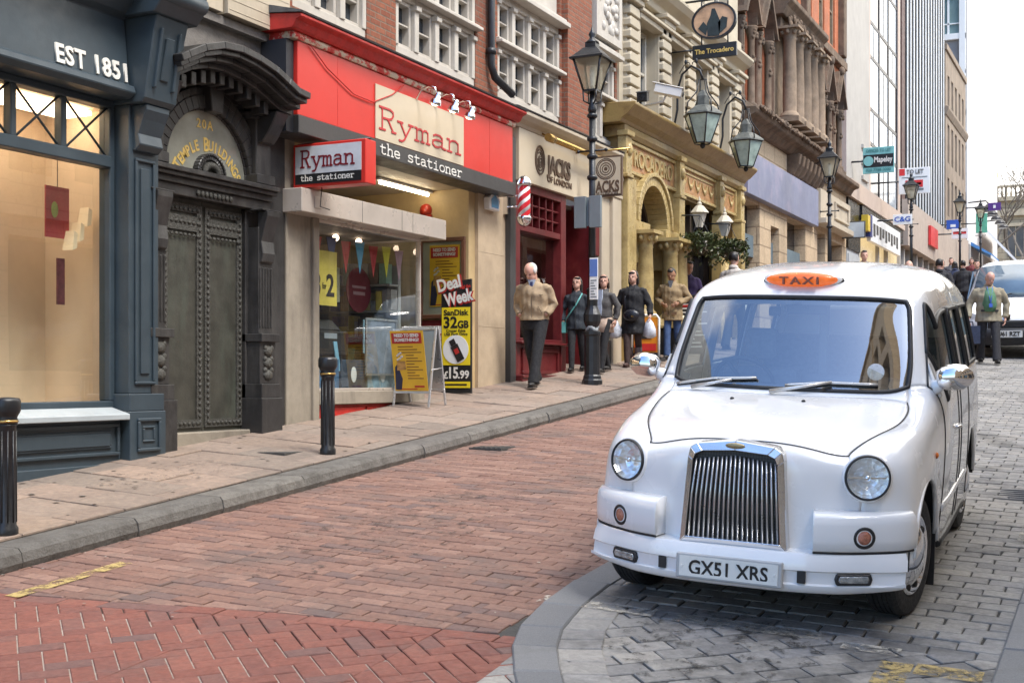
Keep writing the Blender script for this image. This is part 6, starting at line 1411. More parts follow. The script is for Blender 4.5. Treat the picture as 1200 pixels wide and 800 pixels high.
# ---- interior
m = M(); m.box(-.74,.74,.78,1.08,.95,1.10); m.ball((.33,.98,1.09),.24,.12,.07,12,6); tpart('dashboard', m, mat('dash grey', (.16,.165,.17), .7, .1), bev=.04, seg=2)
RSW = Matrix.Translation((-.36,1.0,1.13)) @ Matrix.Rotation(R_(-62),4,'X')
m = M().tube([(.185*math.cos(2*PI*k/24),.185*math.sin(2*PI*k/24),0) for k in range(25)], .014, 6)
for a in (0, 2.1, 4.2): m.tube([(0,0,-.01),(.18*math.cos(a),.18*math.sin(a),0)], .014, 6)
tpart('steering_wheel', m.tf(RSW), BLKP)
m = M(); m.box(-.62,-.12,1.38,1.50,.55,1.2); m.box(-.62,-.12,1.05,1.48,.45,.60); m.box(-.48,-.26,1.40,1.49,1.24,1.45); tpart('driver_seat', m, SEATM, bev=.04, seg=2)
m = M(); m.box(-.78,.78,1.56,1.60,.3,1.15); m.box(-.6,.6,1.56,1.59,1.62,1.76); m.box(-.03,.03,1.56,1.60,1.15,1.62); tpart('partition', m, mat('dash grey', (.10,.105,.11)), bev=.01)
m = M(); m.box(-.66,.66,2.55,2.7,.6,1.35); m.box(-.66,.66,2.2,2.65,.4,.7); m.box(-.60,.60,.4,3.3,.345,.37); tpart('rear_seat', m, SEATM, bev=.04, seg=2)
m = M(); m.box(-.10,.14,.98,1.0,1.565,1.625); m.tube([(.02,.97,1.6),(.02,.9,1.66)], .012, 6); tpart('cabin_mirror', m, BLKP, bev=.01)
m = M(); m.tube([(-.20,.97,1.58),(-.14,.97,1.58)], .03, 10); tpart('meter', m, BLKP)
# ---- wheels
def wheel(x, y, s, steer):
    T = Matrix.Translation((x,y,AZ)) @ Matrix.Rotation(R_(steer),4,'Z')
    w = .088
    pr = [(.20,-w*.8),(.235,-w*.98),(.285,-w),(.315,-w*.93),(.329,-w*.74)]
    for k in range(5):
        c = -w*.56+k*w*.28; pr += [(.333,c-w*.11),(.333,c+w*.11),(.327,c+w*.115),(.327,c+w*.165)]
    pr = pr[:-2]+[(.329,w*.74),(.315,w*.93),(.285,w),(.235,w*.98),(.20,w*.8)]
    m = M().lathe((0,0,0), pr, 48, 'x', smooth=False).tf(T); wh = tpart('wheel', m, RUBBER)
    m = M().lathe((0,0,0), [(.215,.05),(.222,.085),(.205,.094),(.19,.075),(.165,.085),(.12,.112),(.07,.125),(.03,.128),(.001,.129)], 36, 'x')
    if s < 0: m.v = [(-p[0],p[1],p[2]) for p in m.v]; m.f = [f[::-1] for f in m.f]
    tpart('hubcap', m.tf(T), CHROME, wh)
    m = M()
    for k in range(10): a = 2*PI*k/10; m.ball((.082*s,.18*math.cos(a),.18*math.sin(a)), .012,.022,.022,8,5)
    tpart('hubcap_vent', m.tf(T), BLKP, wh)
wheel(.715, AY, 1, -9); wheel(-.715, AY, -1, -9); wheel(.665, RY, 1, 0); wheel(-.665, RY, -1, 0)
for s in (1, -1):
    m = M(); m.box(.55*s,.70*s,3.50,3.57,.62,1.0); tpart('tail_light', m, mat('tail red', (.4,.02,.02), .2, .1), bev=.01)
# ================================================================ street furniture and signs
def bollard(x, y, label):
    z = pz(x, y); T = thing('bollard', label, 'bollard', (x,y,z), 'black bollards on the pavement edge')
    m = M(); m.lathe((x,y,z-.05), [(.072,0),(.072,.09),(.060,.11),(.058,.74),(.066,.75)], 20); obj('post', m, IRON, T)
    m = M()
    for k in range(10): a = 2*PI*k/10; m.tube([(x+.059*math.cos(a),y+.059*math.sin(a),z+.08),(x+.057*math.cos(a),y+.057*math.sin(a),z+.66)], .006, 5)
    obj('fluting', m, IRON, T)
    m = M(); m.lathe((x,y,z), [(.064,.70),(.072,.72),(.064,.745),(.068,.755),(.080,.775),(.086,.79),(.086,.85),(.078,.868),(.02,.875)], 20); obj('cap', m, IRON, T)
    m = M(); m.lathe((x,y,z), [(.0715,.714),(.0728,.721),(.0715,.728)], 20); obj('band', m, BRASS, T)
bollard(-6.55, 9.66, 'black iron bollard with a flat cap, standing before the stationery shop'); bollard(-6.47, 5.93, 'black iron bollard cut by the frame edge, beside the blue shop')
LG = glassmat('lamp glass', (.86,.86,.80), 1.5, .04, 1.)
_nt = LG.node_tree; _t = _nt.nodes.new('ShaderNodeBsdfTranslucent'); _t.inputs[0].default_value = (.8,.78,.68,1); _m = _nt.nodes.new('ShaderNodeMixShader'); _m.inputs[0].default_value = .45
_o = [n for n in _nt.nodes if n.type == 'OUTPUT_MATERIAL'][0]; _nt.links.new(_o.inputs[0].links[0].from_socket, _m.inputs[1]); _nt.links.new(_t.outputs[0], _m.inputs[2]); _nt.links.new(_m.outputs[0], _o.inputs[0])
def street_lamp(x, y, z, k, label):
    T = thing('street_lamp', label, 'street lamp', (x,y,z), 'black street lamps along the pavement')
    Z = lambda h: z+h*k
    m = M(); m.lathe((x,y,z-.05), [(.145,0),(.145,.1),(.13,.12),(.125,.16),(.112,.18),(.112,.72),(.125,.74),(.125,.78),(.09,.80),(.085,.84),(.12,.92),(.125,1.02),(.09,1.10),(.075,1.14),(.075,1.35),(.09,1.37),(.06,1.40)], 12, smooth=False); obj('base', m, IRON, T)
    m = M(); m.lathe((x,y,Z(1.3)), [(.052,0),(.048,1.2*k),(.043,2.55*k)], 14)
    for h in (2.9, 3.2, 3.45, 3.78): m.lathe((x,y,Z(h)), [(.055,0),(.075,.02),(.075,.05),(.055,.07)], 14)
    m.lathe((x,y,Z(3.85)), [(.05,0),(.065,.05),(.045,.12),(.035,.3*k)], 12); obj('shaft', m, IRON, T)
    m = M(); m.tube([(x-.20,y,Z(3.32)),(x+.20,y,Z(3.32))], .014, 6); m.ball((x-.21,y,Z(3.32)),.025); m.ball((x+.21,y,Z(3.32)),.025); obj('ladder_rest', m, IRON, T)
    m = M()
    for a in range(4):
        c, s = math.cos(PI/4+a*PI/2), math.sin(PI/4+a*PI/2); m.tube([(x+.03*c,y+.03*s,Z(3.98)),(x+.13*c,y+.13*s,Z(4.02)),(x+.14*c,y+.14*s,Z(4.17))], .012, 5)
        m.tube([(x+.135*c,y+.135*s,Z(4.17)),(x+.29*c,y+.29*s,Z(4.62))], .016, 5)
    m.lathe((x,y,Z(4.15)), [(.145,0),(.145,.03)], 4, smooth=False, ph=PI/4); obj('lantern_frame', m, IRON, T)
    m = M(); m.lathe((x,y,Z(4.18)), [(.13,0),(.28,.43*k)], 4, smooth=False, ph=PI/4); m.f = m.f[:-2]; m.s = m.s[:-2]; obj('lantern_glass', m, LG, T)
    m = M(); m.lathe((x,y,Z(4.2)), [(.02,0),(.035,.05),(.04,.2),(.03,.3)], 10); obj('bulb', m, WHITEP, T)
    m = M(); m.lathe((x,y,Z(4.6)), [(.35,0),(.355,.025),(.30,.05),(.14,.17),(.11,.18),(.11,.25),(.085,.26)], 4, smooth=False, ph=PI/4); m.lathe((x,y,Z(4.84)), [(.09,0),(.1,.02),(.05,.06),(.035,.09),(.055,.13),(.035,.17),(.012,.22),(.002,.27)], 12); obj('lantern_roof', m, IRON, T)
    return T
street_lamp(-6.85, 16.65, pz(-6.85,16.65), .985, 'black Victorian street lamp standing on the pavement before the barber shop')
for i, (y, lb) in enumerate(((31.0, 'black street lamp beyond the pub, second along the pavement'), (43.5, 'black street lamp in front of the TO LET board'), (56.5, 'black street lamp far up the street beside the finned tower'), (64.5, 'black street lamp far up the street, farthest in view'))):
    street_lamp(-6.6, y, pz(-6.6,y)-.3, .97, lb)
T = thing('parking_sign', 'grey double sign box clamped to the nearest street lamp post', 'parking sign', (-6.85,16.6,4.3))
GREYP = mat('grey sign metal', (.16,.19,.20), .5, .08)
for x in (-6.98, -6.75):
    m = M(); m.box(x-.085,x+.085,16.5,16.56,4.02,4.46); obj('plate', m, GREYP, T, .004)
m = M(); m.lathe((-6.85,16.65,4.4), [(.07,0),(.07,.03)], 12); m.lathe((-6.85,16.65,4.1), [(.07,0),(.07,.03)], 12); m.box(-6.9,-6.8,16.55,16.62,4.05,4.45); obj('clamp', m, GREYP, T)
T = thing('notice_plate', 'narrow white and blue notice on the nearest street lamp post', 'notice', (-6.8,16.5,3.3))
m = M(); m.box(-6.84,-6.72,16.53,16.55,3.02,3.60); obj('plate', m, WHITEP, T)
m = M(); m.box(-6.836,-6.724,16.526,16.53,3.34,3.58); obj('panel', m, mat('notice blue', (.10,.18,.45), .4), T)
m = M()
for k in range(7): m.box(-6.825,-6.735-.02*(k%3),16.526,16.53,3.05+.038*k,3.065+.038*k)
obj('lettering', m, GREYP, T)
m = M(); m.tube([(-6.85+.064*math.cos(a),16.65+.064*math.sin(a),2.62+.03*math.sin(3*a)) for a in np.linspace(0,6.28,16)], .035, 6); tag(obj('sticker', m, mat('torn sticker', (.3,.32,.33), .6, .4, 30)), 'torn grey sticker wrapped low round the nearest street lamp', 'sticker')
# ---- stationer's hanging sign
T = thing('hanging_sign', 'red framed box sign lettered RYMAN projecting over the pavement', 'shop sign', (-7.4, 11.0, 4.1))
m = M(); m.box(-7.89,-7.0,11.0,11.2,3.895,4.345); obj('case', m, RED, T, .008)
m = M(); m.box(-7.86,-7.05,10.994,10.999,4.03,4.315); obj('face', m, mat('sign pale grey', (.58,.60,.62), .35), T)
m = M(); m.box(-7.86,-7.05,10.993,10.999,3.925,4.029); obj('face', m, mat('sign black', (.015,.015,.016), .4), T)
slab('lettering', 'Ryman', .17, .66, mat('sign maroon', (.18,.012,.02), .4), T, (-7.79, 10.993, 4.10), XZ, 1.1, depth=.003)
slab('lettering', 'the stationer', .062, .66, WHITEL, T, (-7.79, 10.992, 3.958), XZ, 1.3, depth=.003)
m = M(); m.tube([(-7.9,11.1,4.36),(-7.0,11.1,4.36)], .012, 6); m.tube([(-7.6,11.1,3.9),(-7.62,11.1,3.7),(-7.5,11.1,3.66)], .006, 5); obj('bracket', m, IRON, T)
# ---- posters
YELP = mat('orange yellow poster', (.72,.42,.03), .45, .06, 6); REDH = mat('poster red', (.45,.03,.025), .45, .05); NAVY = mat('poster navy', (.02,.02,.05), .5)
def send_poster(T, x0, x1, y, z0, z1, lean=0.):
    """orange advertisement on a panel facing down the street"""
    h = z1-z0; w = x1-x0; S = lambda m: m.tf(Matrix.Translation((0,0,0)) @ Matrix.Translation((0,y,z0)) @ Matrix.Rotation(-lean,4,'X') @ Matrix.Translation((0,-y,-z0)))
    m = M(); m.box(x0,x1,y-.004,y,z0,z1); obj('sheet', S(m), YELP, T)
    m = M(); m.box(x0+w*.04,x1-w*.06,y-.006,y-.0045,z0+h*.79,z0+h*.965); obj('heading', S(m), REDH, T)
    up = Vector((0,math.sin(lean),math.cos(lean))); P = lambda zz: Vector((0,y-.008,z0))+up*(zz-z0)
    for s_, q in (('NEED TO SEND', .92), ('SOMETHING?', .845)):
        p = P(z0+h*q); t = text('lettering', s_, h*.072, WHITEL, T, (x0+w*.49, p.y, p.z), (Vector((1,0,0)), up), .001, bold=.002, fit=w*.74)
    m = M()
    for k in range(12): m.box(x0+w*(.42 if k > 2 else .2),x0+w*(.78+.12*((k*7)%3-1)),y-.0055,y-.0045,z0+h*(.73-.048*k),z0+h*(.745-.048*k))
    obj('small_print', S(m), mat('print brown', (.2,.09,.02), .5), T)
    m = M(); m.prism([(x0+w*.02,z0+h*.02),(x0+w*.20,z0+h*.02),(x0+w*.26,z0+h*.2),(x0+w*.14,z0+h*.45),(x0+w*.06,z0+h*.4)], 'y', y-.0062, y-.005); obj('picture', S(m), NAVY, T)
    m = M(); m.prism([(x0+w*.12,z0+h*.34),(x0+w*.4,z0+h*.36),(x0+w*.38,z0+h*.5),(x0+w*.14,z0+h*.5)], 'y', y-.0068, y-.0055); obj('picture', S(m), mat('picture tan', (.45,.24,.07), .5, .3, 20), T)
    m = M()
    for k in range(9): m.ball((x0+w*(.16+.035*(k%5)),y-.006,z0+h*(.52+.045*(k//3)+.01*(k%3))), w*.035,.002,w*.03,7,5)
    obj('picture', S(m), mat('picture grey white', (.55,.5,.45), .5, .4, 40), T)
    m = M(); m.box(x0+w*.05,x0+w*.68,y-.0057,y-.0045,z0+h*.025,z0+h*.04); m.box(x0+w*.6,x0+w*.9,y-.0057,y-.0045,z0+h*.06,z0+h*.09); obj('small_print', S(m), REDH, T)
T = thing('poster_case', 'brown framed poster case on the lobby wall showing an orange poster', 'poster case', (-8.3,15.0,3.2))
m = M(); t = M(); frame(t, -.04, .0, -8.68, -7.98, 2.72, 3.80, .055); t.v = [(p[1], 15.0+p[0], p[2]) for p in t.v]; obj('frame', t, mat('brown case timber', (.13,.055,.03), .45, .2), T, .006)
m = M(); m.box(-8.64,-8.02,14.985,14.998,2.76,3.76); obj('backing', m, mat('case felt', (.36,.34,.27), .9), T); send_poster(T, -8.52, -8.06, 14.982, 2.88, 3.70)
m = M(); m.box(-8.63,-8.03,14.965,14.967,2.77,3.75); obj('pane', m, SHOPG, T)
T = thing('wall_panel', 'dark red wall panel with a small white RYMAN sign under the poster case', 'sign panel', (-8.3,15.0,2.4))
m = M(); m.box(-8.75,-7.97,14.99,15.015,2.0,2.70); obj('board', m, mat('dark red panel', (.16,.015,.02), .5), T)
m = M(); m.box(-8.62,-8.1,14.978,14.988,2.36,2.62); obj('plate', m, WHITEP, T); slab('lettering', 'Ryman', .14, .42, SIGNRED, T, (-8.57,14.977,2.43), XZ, 1., depth=.002)
# ---- A-board
ax, ay = -7.60, 13.05; az = pz(ax, ay); LEAN = R_(11)
T = thing('sandwich_board', 'silver framed pavement A-board with an orange NEED TO SEND SOMETHING poster', 'A-board', (ax,ay,az))
ALU = mat('aluminium frame', (.60,.60,.60), .3, .05, metal=.7)
m = M(); frame(m, -.012, .012, -.25, .25, .15, .92, .028)
for s in (-1,1): m.box(-.012,.012,s*.238-.012,s*.238+.012,-.01,.15)
m.v = [(ax+p[1], ay-.13+p[0]+math.tan(LEAN)*p[2], az+p[2]) for p in m.v]; obj('front_frame', m, ALU, T, .004)
m = M(); m.box(-.004,.004,-.222,.222,.178,.892); m.v = [(ax+p[1], ay-.13+p[0]+math.tan(LEAN)*p[2], az+p[2]) for p in m.v]; obj('front_panel', m, GREYP, T)
send_poster(T, ax-.222, ax+.222, ay-.138+math.tan(LEAN)*.18, az+.18, az+.89, -LEAN)
m = M(); frame(m, -.012, .012, -.25, .25, .15, .92, .028); m.box(-.006,.006,-.222,.222,.18,.89)
for s in (-1,1): m.box(-.012,.012,s*.238-.012,s*.238+.012,-.01,.15)
m.v = [(ax+p[1], ay+.27+p[0]-math.tan(LEAN)*p[2], az+p[2]+.02) for p in m.v]; obj('rear_frame', m, ALU, T, .004)
m = M(); m.tube([(ax+.24,ay-.08,az+.42),(ax+.24,ay+.2,az+.45)], .008, 5); obj('stay', m, ALU, T)
# ---- Deal of the Week standee
dx, dy = -7.82, 14.45; dz = pz(dx, dy)
T = thing('standing_sign', 'tall yellow and black standing sign advertising a 32GB deal at 15.99', 'standing sign', (dx,dy,dz))
BK = mat('sign black', (.015,.015,.016)); YL = mat('sign bright yellow', (.80,.62,.02), .4, .04)
m = M(); m.prism([(dx-.215,dz),(dx+.215,dz),(dx+.215,dz+1.40),(dx+.215,dz+1.46),(dx-.1,dz+1.42),(dx-.215,dz+1.36)], 'y', dy-.02, dy+.02); obj('board', m, BK, T)
m = M(); m.box(dx-.205,dx+.205,dy-.026,dy-.021,dz+.36,dz+1.10); m.box(dx-.205,dx+.205,dy-.026,dy-.021,dz+.07,dz+.15); obj('panel', m, YL, T)
m = M(); t = M().arc(0,0,0,.185,0,.004,0,360,28); m.join(t.tf(Matrix.Translation((dx,dy-.027,dz+.56)) @ Matrix.Rotation(-PI/2,4,'Z'))); obj('roundel', m, WHITEP, T)
m = M(); m.prism([(-.055,-.16),(.055,-.16),(.055,.06),(-.055,.06)], 'y', dy-.037, dy-.032); m.prism([(-.04,.063),(.04,.063),(.04,.14),(-.04,.14)], 'y', dy-.037, dy-.032); m.v = [(dx+.005+p[0]*.88+p[2]*-.47, p[1], dz+.56+p[2]*.88+p[0]*.47) for p in m.v]; obj('picture', m, mat('stick dark', (.025,.02,.02), .4, .3, 20), T)
m = M(); m.box(-.03,.03,dy-.040,dy-.0375,-.06,.01); m.v = [(dx+.005+p[0]*.88+p[2]*-.47, p[1], dz+.56+p[2]*.88+p[0]*.47) for p in m.v]; obj('picture', m, REDH, T)
bl = mat('plate black', (.012,.012,.014)); F = dy-.028
text('lettering', 'SanDisk', .10, bl, T, (dx,F,dz+1.03), XZ, .001, bold=.003, fit=.36); text('lettering', '32', .20, bl, T, (dx-.08,F,dz+.90), XZ, .001, bold=.006, fit=.20); text('lettering', 'GB', .13, bl, T, (dx+.105,F,dz+.875), XZ, .001, bold=.005, fit=.16)
text('lettering', 'Cruzer Edge', .05, bl, T, (dx,F,dz+.80), XZ, .001, bold=.001, fit=.28); text('lettering', 'USB Flash Drive', .05, bl, T, (dx,F,dz+.755), XZ, .001, bold=.001, fit=.34)
text('lettering', '£', .13, WHITEL, T, (dx-.15,dy-.023,dz+.23), XZ, .001, bold=.004); text('lettering', '15', .2, WHITEL, T, (dx-.045,dy-.023,dz+.255), XZ, .001, bold=.006, fit=.13); text('lettering', '.99', .14, WHITEL, T, (dx+.11,dy-.023,dz+.235), XZ, .001, bold=.004, fit=.16)
m = M(); m.box(dx-.16,dx+.16,dy-.028,dy-.0265,dz+.10,dz+.122); obj('small_print', m, bl, T)
for s_, zz, xx, fw in (('Deal', 1.40, -.10, .34), ('Week', 1.22, .04, .42)):
    text('lettering_shadow', s_, .22, REDH, T, (dx+xx+.008,dy-.024,dz+zz-.01), XZ, .001, bold=.018, fit=fw+.03, tilt=.2); text('lettering', s_, .22, WHITEL, T, (dx+xx,dy-.029,dz+zz), XZ, .001, bold=.007, fit=fw, tilt=.2)
text('lettering', 'of the', .06, REDH, T, (dx+.15,dy-.026,dz+1.36), XZ, .001, bold=.003, fit=.13, tilt=.2)
# ---- stationer's window display
PC = [(.45,.03,.03),(.03,.06,.2),(.5,.03,.03),(.12,.4,.6),(.45,.03,.03),(.65,.6,.05),(.5,.3,.35)]
for i, c in enumerate(PC):
    y = 11.52+.29*i; z = 3.46+.02*(i%2)
    m = M(); m.prism([(y,z),(y+.10,z-.36),(y+.2,z+.01)], 'x', -8.03, -8.025); m.prism([(y+.05,z-.04),(y+.10,z-.2),(y+.15,z-.04)], 'x', -8.024, -8.021) if i % 2 == 0 else None
    tag(obj('pennant', m, mat('pennant %d' % i, c, .6)), ['red pennant nearest the stone pier','navy blue pennant','red pennant between the navy and sky blue ones','sky blue pennant','red pennant between the sky blue and yellow ones','yellow pennant','pale pink pennant at the shop doorway'][i]+' hanging in the stationery window', 'pennant', 'pennants strung in the stationery window')
T = thing('offer_poster', 'yellow 3 for 2 poster at the edge of the stationery window', 'poster', (-8.02,11.7,3.0))
m = M(); m.box(-8.02,-8.015,11.50,12.0,2.72,3.32); obj('sheet', m, mat('offer yellow', (.70,.55,.10), .5), T); text('lettering', '3 2', .34, bl, T, (-8.013,11.74,2.93), YZ, .001, bold=.008, fit=.40); text('lettering', 'for', .1, bl, T, (-8.013,11.75,2.93), YZ, .001, bold=.002, fit=.08)
T = thing('printer', 'black printer standing in the stationery window', 'printer', (-8.2,12.0,2.1))
m = M(); m.box(-8.45,-8.05,11.58,12.30,2.17,2.45); m.hexa([(-8.4,11.64,2.45),(-8.1,11.64,2.45),(-8.1,12.24,2.45),(-8.4,12.24,2.45)], [(-8.38,11.7,2.58),(-8.2,11.7,2.58),(-8.2,12.18,2.58),(-8.38,12.18,2.58)]); obj('body', m, BLKP, T, .02)
m = M(); m.box(-8.049,-8.045,11.8,12.05,2.36,2.42); obj('panel', m, mat('printer label', (.3,.33,.36), .4), T)
m = M(); m.hexa([(-8.05,12.05,2.0),(-8.04,12.05,2.0),(-8.04,12.12,2.0),(-8.05,12.12,2.0)], [(-8.05,11.97,2.33),(-8.04,11.97,2.33),(-8.04,12.04,2.33),(-8.05,12.04,2.33)]); obj('price_strip', m, mat('pale blue strip', (.25,.5,.65), .4), T)
for i, (a, b) in enumerate(((11.55,12.05), (12.1,12.6), (12.65,13.3))):
    T = thing('boxed_goods', ['blue boxed goods below the black printer','dark boxed goods with a white mouse picture mid window','pale blue boxed goods nearest the shop doorway'][i], 'box', (-8.15,a,1.8))
    m = M(); m.box(-8.35,-8.02,a,b,1.80,2.13); obj('carton', m, mat('carton %d' % i, [(.05,.14,.26),(.05,.07,.10),(.3,.42,.48)][i], .4, .3, 8), T, .004)
    m = M(); m.ball((-8.018,(a+b)/2,1.96),.004,.06,.09,14,8); obj('picture', m, WHITEP, T)
T = thing('round_sign', 'dark red round offer sign hanging inside the stationery window', 'window sign', (-8.4,13.0,3.0))
m = M(); m.arc(13.05,2.98,0,.27,-8.41,-8.40,0,360,24); obj('disc', m, mat('deep red sign', (.22,.02,.03), .5), T); m = M(); m.box(-8.399,-8.396,12.9,13.2,3.0,3.03); m.box(-8.399,-8.396,12.92,13.18,2.92,2.96); obj('lettering', m, mat('sign pink', (.5,.3,.3), .5), T)
T = thing('window_notice', 'grey framed notice board standing inside the stationery window', 'notice board', (-8.0,12.9,2.3))
m = M(); frame(m,-8.0,-7.98,12.55,13.25,1.95,2.62,.025); obj('frame', m, ALU, T); m = M(); m.box(-8.0,-7.99,12.58,13.22,1.98,2.59); obj('sheet', m, mat('notice grey', (.22,.25,.3), .5, .3, 6), T)
for i, (y, z, c) in enumerate(((12.35,3.0,(.5,.48,.3)), (13.35,2.4,(.6,.6,.1)), (13.1,2.42,(.3,.5,.6)))):
    m = M(); m.box(-8.3,-8.29,y-.12,y+.12,z-.2,z+.2); tag(obj('offer_card', m, mat('card %d' % i, c, .5, .3, 12)), ['pale green','yellow','sky blue'][i]+' offer card hanging inside the stationery window', 'offer card')
for k in range(4):
    m = M(); m.ball((-8.5,11.7+.5*k,3.58),.04); tag(obj('downlight', m, mat('lit downlight', (1,.8,.6), .4, 0, 1, 0, 1, emit=(1,.7,.5), estr=5)), 'small glowing downlight in the ceiling of the stationery window', 'downlight', 'downlights in the stationery window')
# ---- barber's window figures and goods
for i, (y, z) in enumerate(((16.75,2.62), (17.05,2.6), (17.55,2.65))):
    m = M(); m.lathe((-8.3,y,z-.1), [(.07,0),(.09,.15),(.05,.3),(.05,.36),(.08,.44),(.09,.54),(.05,.62),(.01,.64)], 10); tag(obj('display_bust', m, BLKP), ['dark display bust by the near frame of the barber window','dark display bust second in the barber window','dark display bust by the barber shop door'][i], 'display bust')
# ---- boards on the pub pavement
T = thing('menu_board', 'black chalk menu board with white writing outside the pub', 'menu board', (-7.3,22.4,2.4))
mz = pz(-7.2,22.6); m = M(); m.box(-7.55,-6.95,22.5,22.55,mz,mz+1.08); obj('board', m, BLKP, T, .01)
m = M()
for k in range(12): m.box(-7.5,-7.0-.12*(k%3),22.495,22.499,mz+.12+.07*k,mz+.145+.07*k)
obj('lettering', m, WHITEL, T); m = M(); m.box(-7.48,-7.1,22.493,22.498,mz+.86,mz+.9); obj('heading', m, REDH, T)
T = thing('pavement_board', 'orange pavement board in a white frame behind the walking women', 'A-board', (-7.45,20.3,2.2))
oz = pz(-7.45,20.4); m = M(); m.tube([(-7.65,20.35,oz),(-7.65,20.37,oz+.72),(-7.6,20.37,oz+.78),(-7.22,20.37,oz+.78),(-7.17,20.37,oz+.72),(-7.17,20.35,oz)], .02, 8); obj('frame', m, WHITEP, T)
m = M(); m.box(-7.62,-7.2,20.36,20.38,oz+.15,oz+.74); obj('panel', m, mat('board orange', (.72,.26,.02), .4), T); m = M(); m.box(-7.60,-7.3,20.35,20.358,oz+.38,oz+.5); obj('label_strip', m, BLKP, T); m = M(); m.box(-7.60,-7.22,20.35,20.358,oz+.18,oz+.3); obj('label_strip', m, mat('sign scarlet', (.6,.03,.03)), T); m = M(); m.box(-7.75,-7.1,20.25,20.5,oz,oz+.07); obj('base', m, BLKP, T)
# ---- projecting boards farther up
def board(name, label, x0, x1, y, z0, z1, mt, lines=(), cat='sign'):
    T = thing(name, label, cat, ((x0+x1)/2,y,z0)); m = M(); m.box(x0,x1,y,y+.06,z0,z1); obj('board', m, mt, T, .006)
    m = M(); m.tube([(-7.95,y+.03,(z0+z1)/2),(x0,y+.03,(z0+z1)/2)], .03, 6); obj('bracket', m, IRON, T)
    for (kind, a, b, c, d, mm, s_) in lines:
        if kind == 'box': q = M(); q.box(x0+(x1-x0)*a,x0+(x1-x0)*b,y-.008,y-.002,z0+(z1-z0)*c,z0+(z1-z0)*d); obj('panel', q, mm, T)
        else: text('lettering', s_, (z1-z0)*(d-c), mm, T, (x0+(x1-x0)*(a+b)/2, y-.011, z0+(z1-z0)*(c+d)/2), XZ, .002, bold=.004*(d-c)*(z1-z0)/.2, fit=(x1-x0)*(b-a))
    return T
TEAL = mat('letting board teal', (.20,.46,.44), .4); DKB = mat('sign black', (.015,.015,.016)); BLU = mat('bank blue', (.03,.09,.40), .4); SCAR = mat('sign scarlet', (.6,.03,.03))
T = board('letting_board', 'teal and black letting board lettered Mapeley', -7.50, -6.57, 40., 8.2, 9.0, TEAL, [('box',.02,.98,.24,.72,DKB,''), ('text',.36,.94,.36,.66,WHITEL,'Mapeley'), ('text',.1,.9,.78,.94,mat('teal ink',(.05,.2,.2),.5),'OFFICES TO LET'), ('text',.1,.9,.05,.2,mat('teal ink',(.05,.2,.2)),'020 7788 0000')], 'letting board')
m = M(); t = M().arc(0,0,0,.15,0,.004,0,360,20); m.join(t.tf(Matrix.Translation((-7.33,39.986,8.58)) @ Matrix.Rotation(-PI/2,4,'Z'))); obj('logo', m, TEAL, T)
board('letting_board', 'white and red letting board lettered TO LET', -7.08, -6.08, 44., 8.07, 8.93, WHITEP, [('text',.25,.80,.72,.95,DGREY,'TO LET'), ('box',.02,.2,.72,.98,SCAR,''), ('box',.22,.78,.24,.52,SCAR,''), ('box',.28,.72,.34,.42,WHITEP,''), ('box',.1,.92,.62,.65,GREYP,''), ('box',.2,.8,.12,.2,GREYP,'')], 'letting board')
board('shop_sign', 'white sign with blue C&G lettering', -7.1, -6.5, 43., 6.95, 7.28, WHITEP, [('text',.08,.92,.15,.85,BLU,'C&G')], 'bank sign')
board('shop_sign', 'plain grey framed sign panel projecting beside the number 13 door', -7.87, -7.17, 38.6, 6.1, 6.6, DGREY, [('box',.04,.96,.06,.94,mat('pale grey glass', (.42,.46,.48), .2),'')], 'shop sign')
board('shop_sign', 'small blue sign far up the street beside the finned tower', -7.58, -7.02, 60., 8.63, 9.04, BLU, [('box',.3,.7,.2,.5,WHITEP,'')], 'shop sign')
board('shop_sign', 'small white sign with red lettering beyond the finned tower', -7.12, -6.45, 58., 7.98, 8.42, WHITEP, [('box',.1,.9,.45,.7,SCAR,'')], 'shop sign')
board('shop_sign', 'tall sea green sign far up the street', -6.97, -6.45, 66., 9.05, 10.0, mat('sea green sign', (.12,.42,.28), .4), [], 'shop sign')
board('shop_sign', 'small purple oval topped sign farthest up the street', -6.8, -6.18, 70., 10.6, 11.0, mat('sign purple', (.09,.03,.20), .4), [('box',.4,.6,.3,.7,WHITEP,'')], 'hotel sign')
# ================================================================ people
def remesh(m, vox, it=4, fac=.5):
    me = bpy.data.meshes.new('tmp'); me.from_pydata(m.v, [], m.f); o = bpy.data.objects.new('tmp', me); COL.objects.link(o)
    r = o.modifiers.new('r', 'REMESH'); r.mode = 'VOXEL'; r.voxel_size = vox
    s = o.modifiers.new('s', 'SMOOTH'); s.factor = fac; s.iterations = it
    e = bpy.data.meshes.new_from_object(o.evaluated_get(bpy.context.evaluated_depsgraph_get())); bpy.data.objects.remove(o); bpy.data.meshes.remove(me)
    q = M(); q.v = [tuple(v.co) for v in e.vertices]; q.f = [tuple(p.vertices) for p in e.polygons]; q.s = [True]*len(q.f); bpy.data.meshes.remove(e); return q
SKIN = mat('fair skin', (.58,.34,.25), .5, .12, 9, .1, 60); SKINR = mat('ruddy skin', (.60,.33,.25), .5, .15, 9, .1, 60); SKINW = mat('warm skin', (.42,.24,.15), .5, .12, 9, .1, 60); SKINB = mat('tan brown skin', (.38,.20,.12), .5, .15, 9, .1, 60)
EYE = mat('dark eyes', (.02,.015,.012), .2, 0, bump=0); LIP = mat('lips', (.33,.10,.08), .5)
def cloth(n, c, r=.85, v=.16): return mat(n, c, r, v, 14, .5, 18)
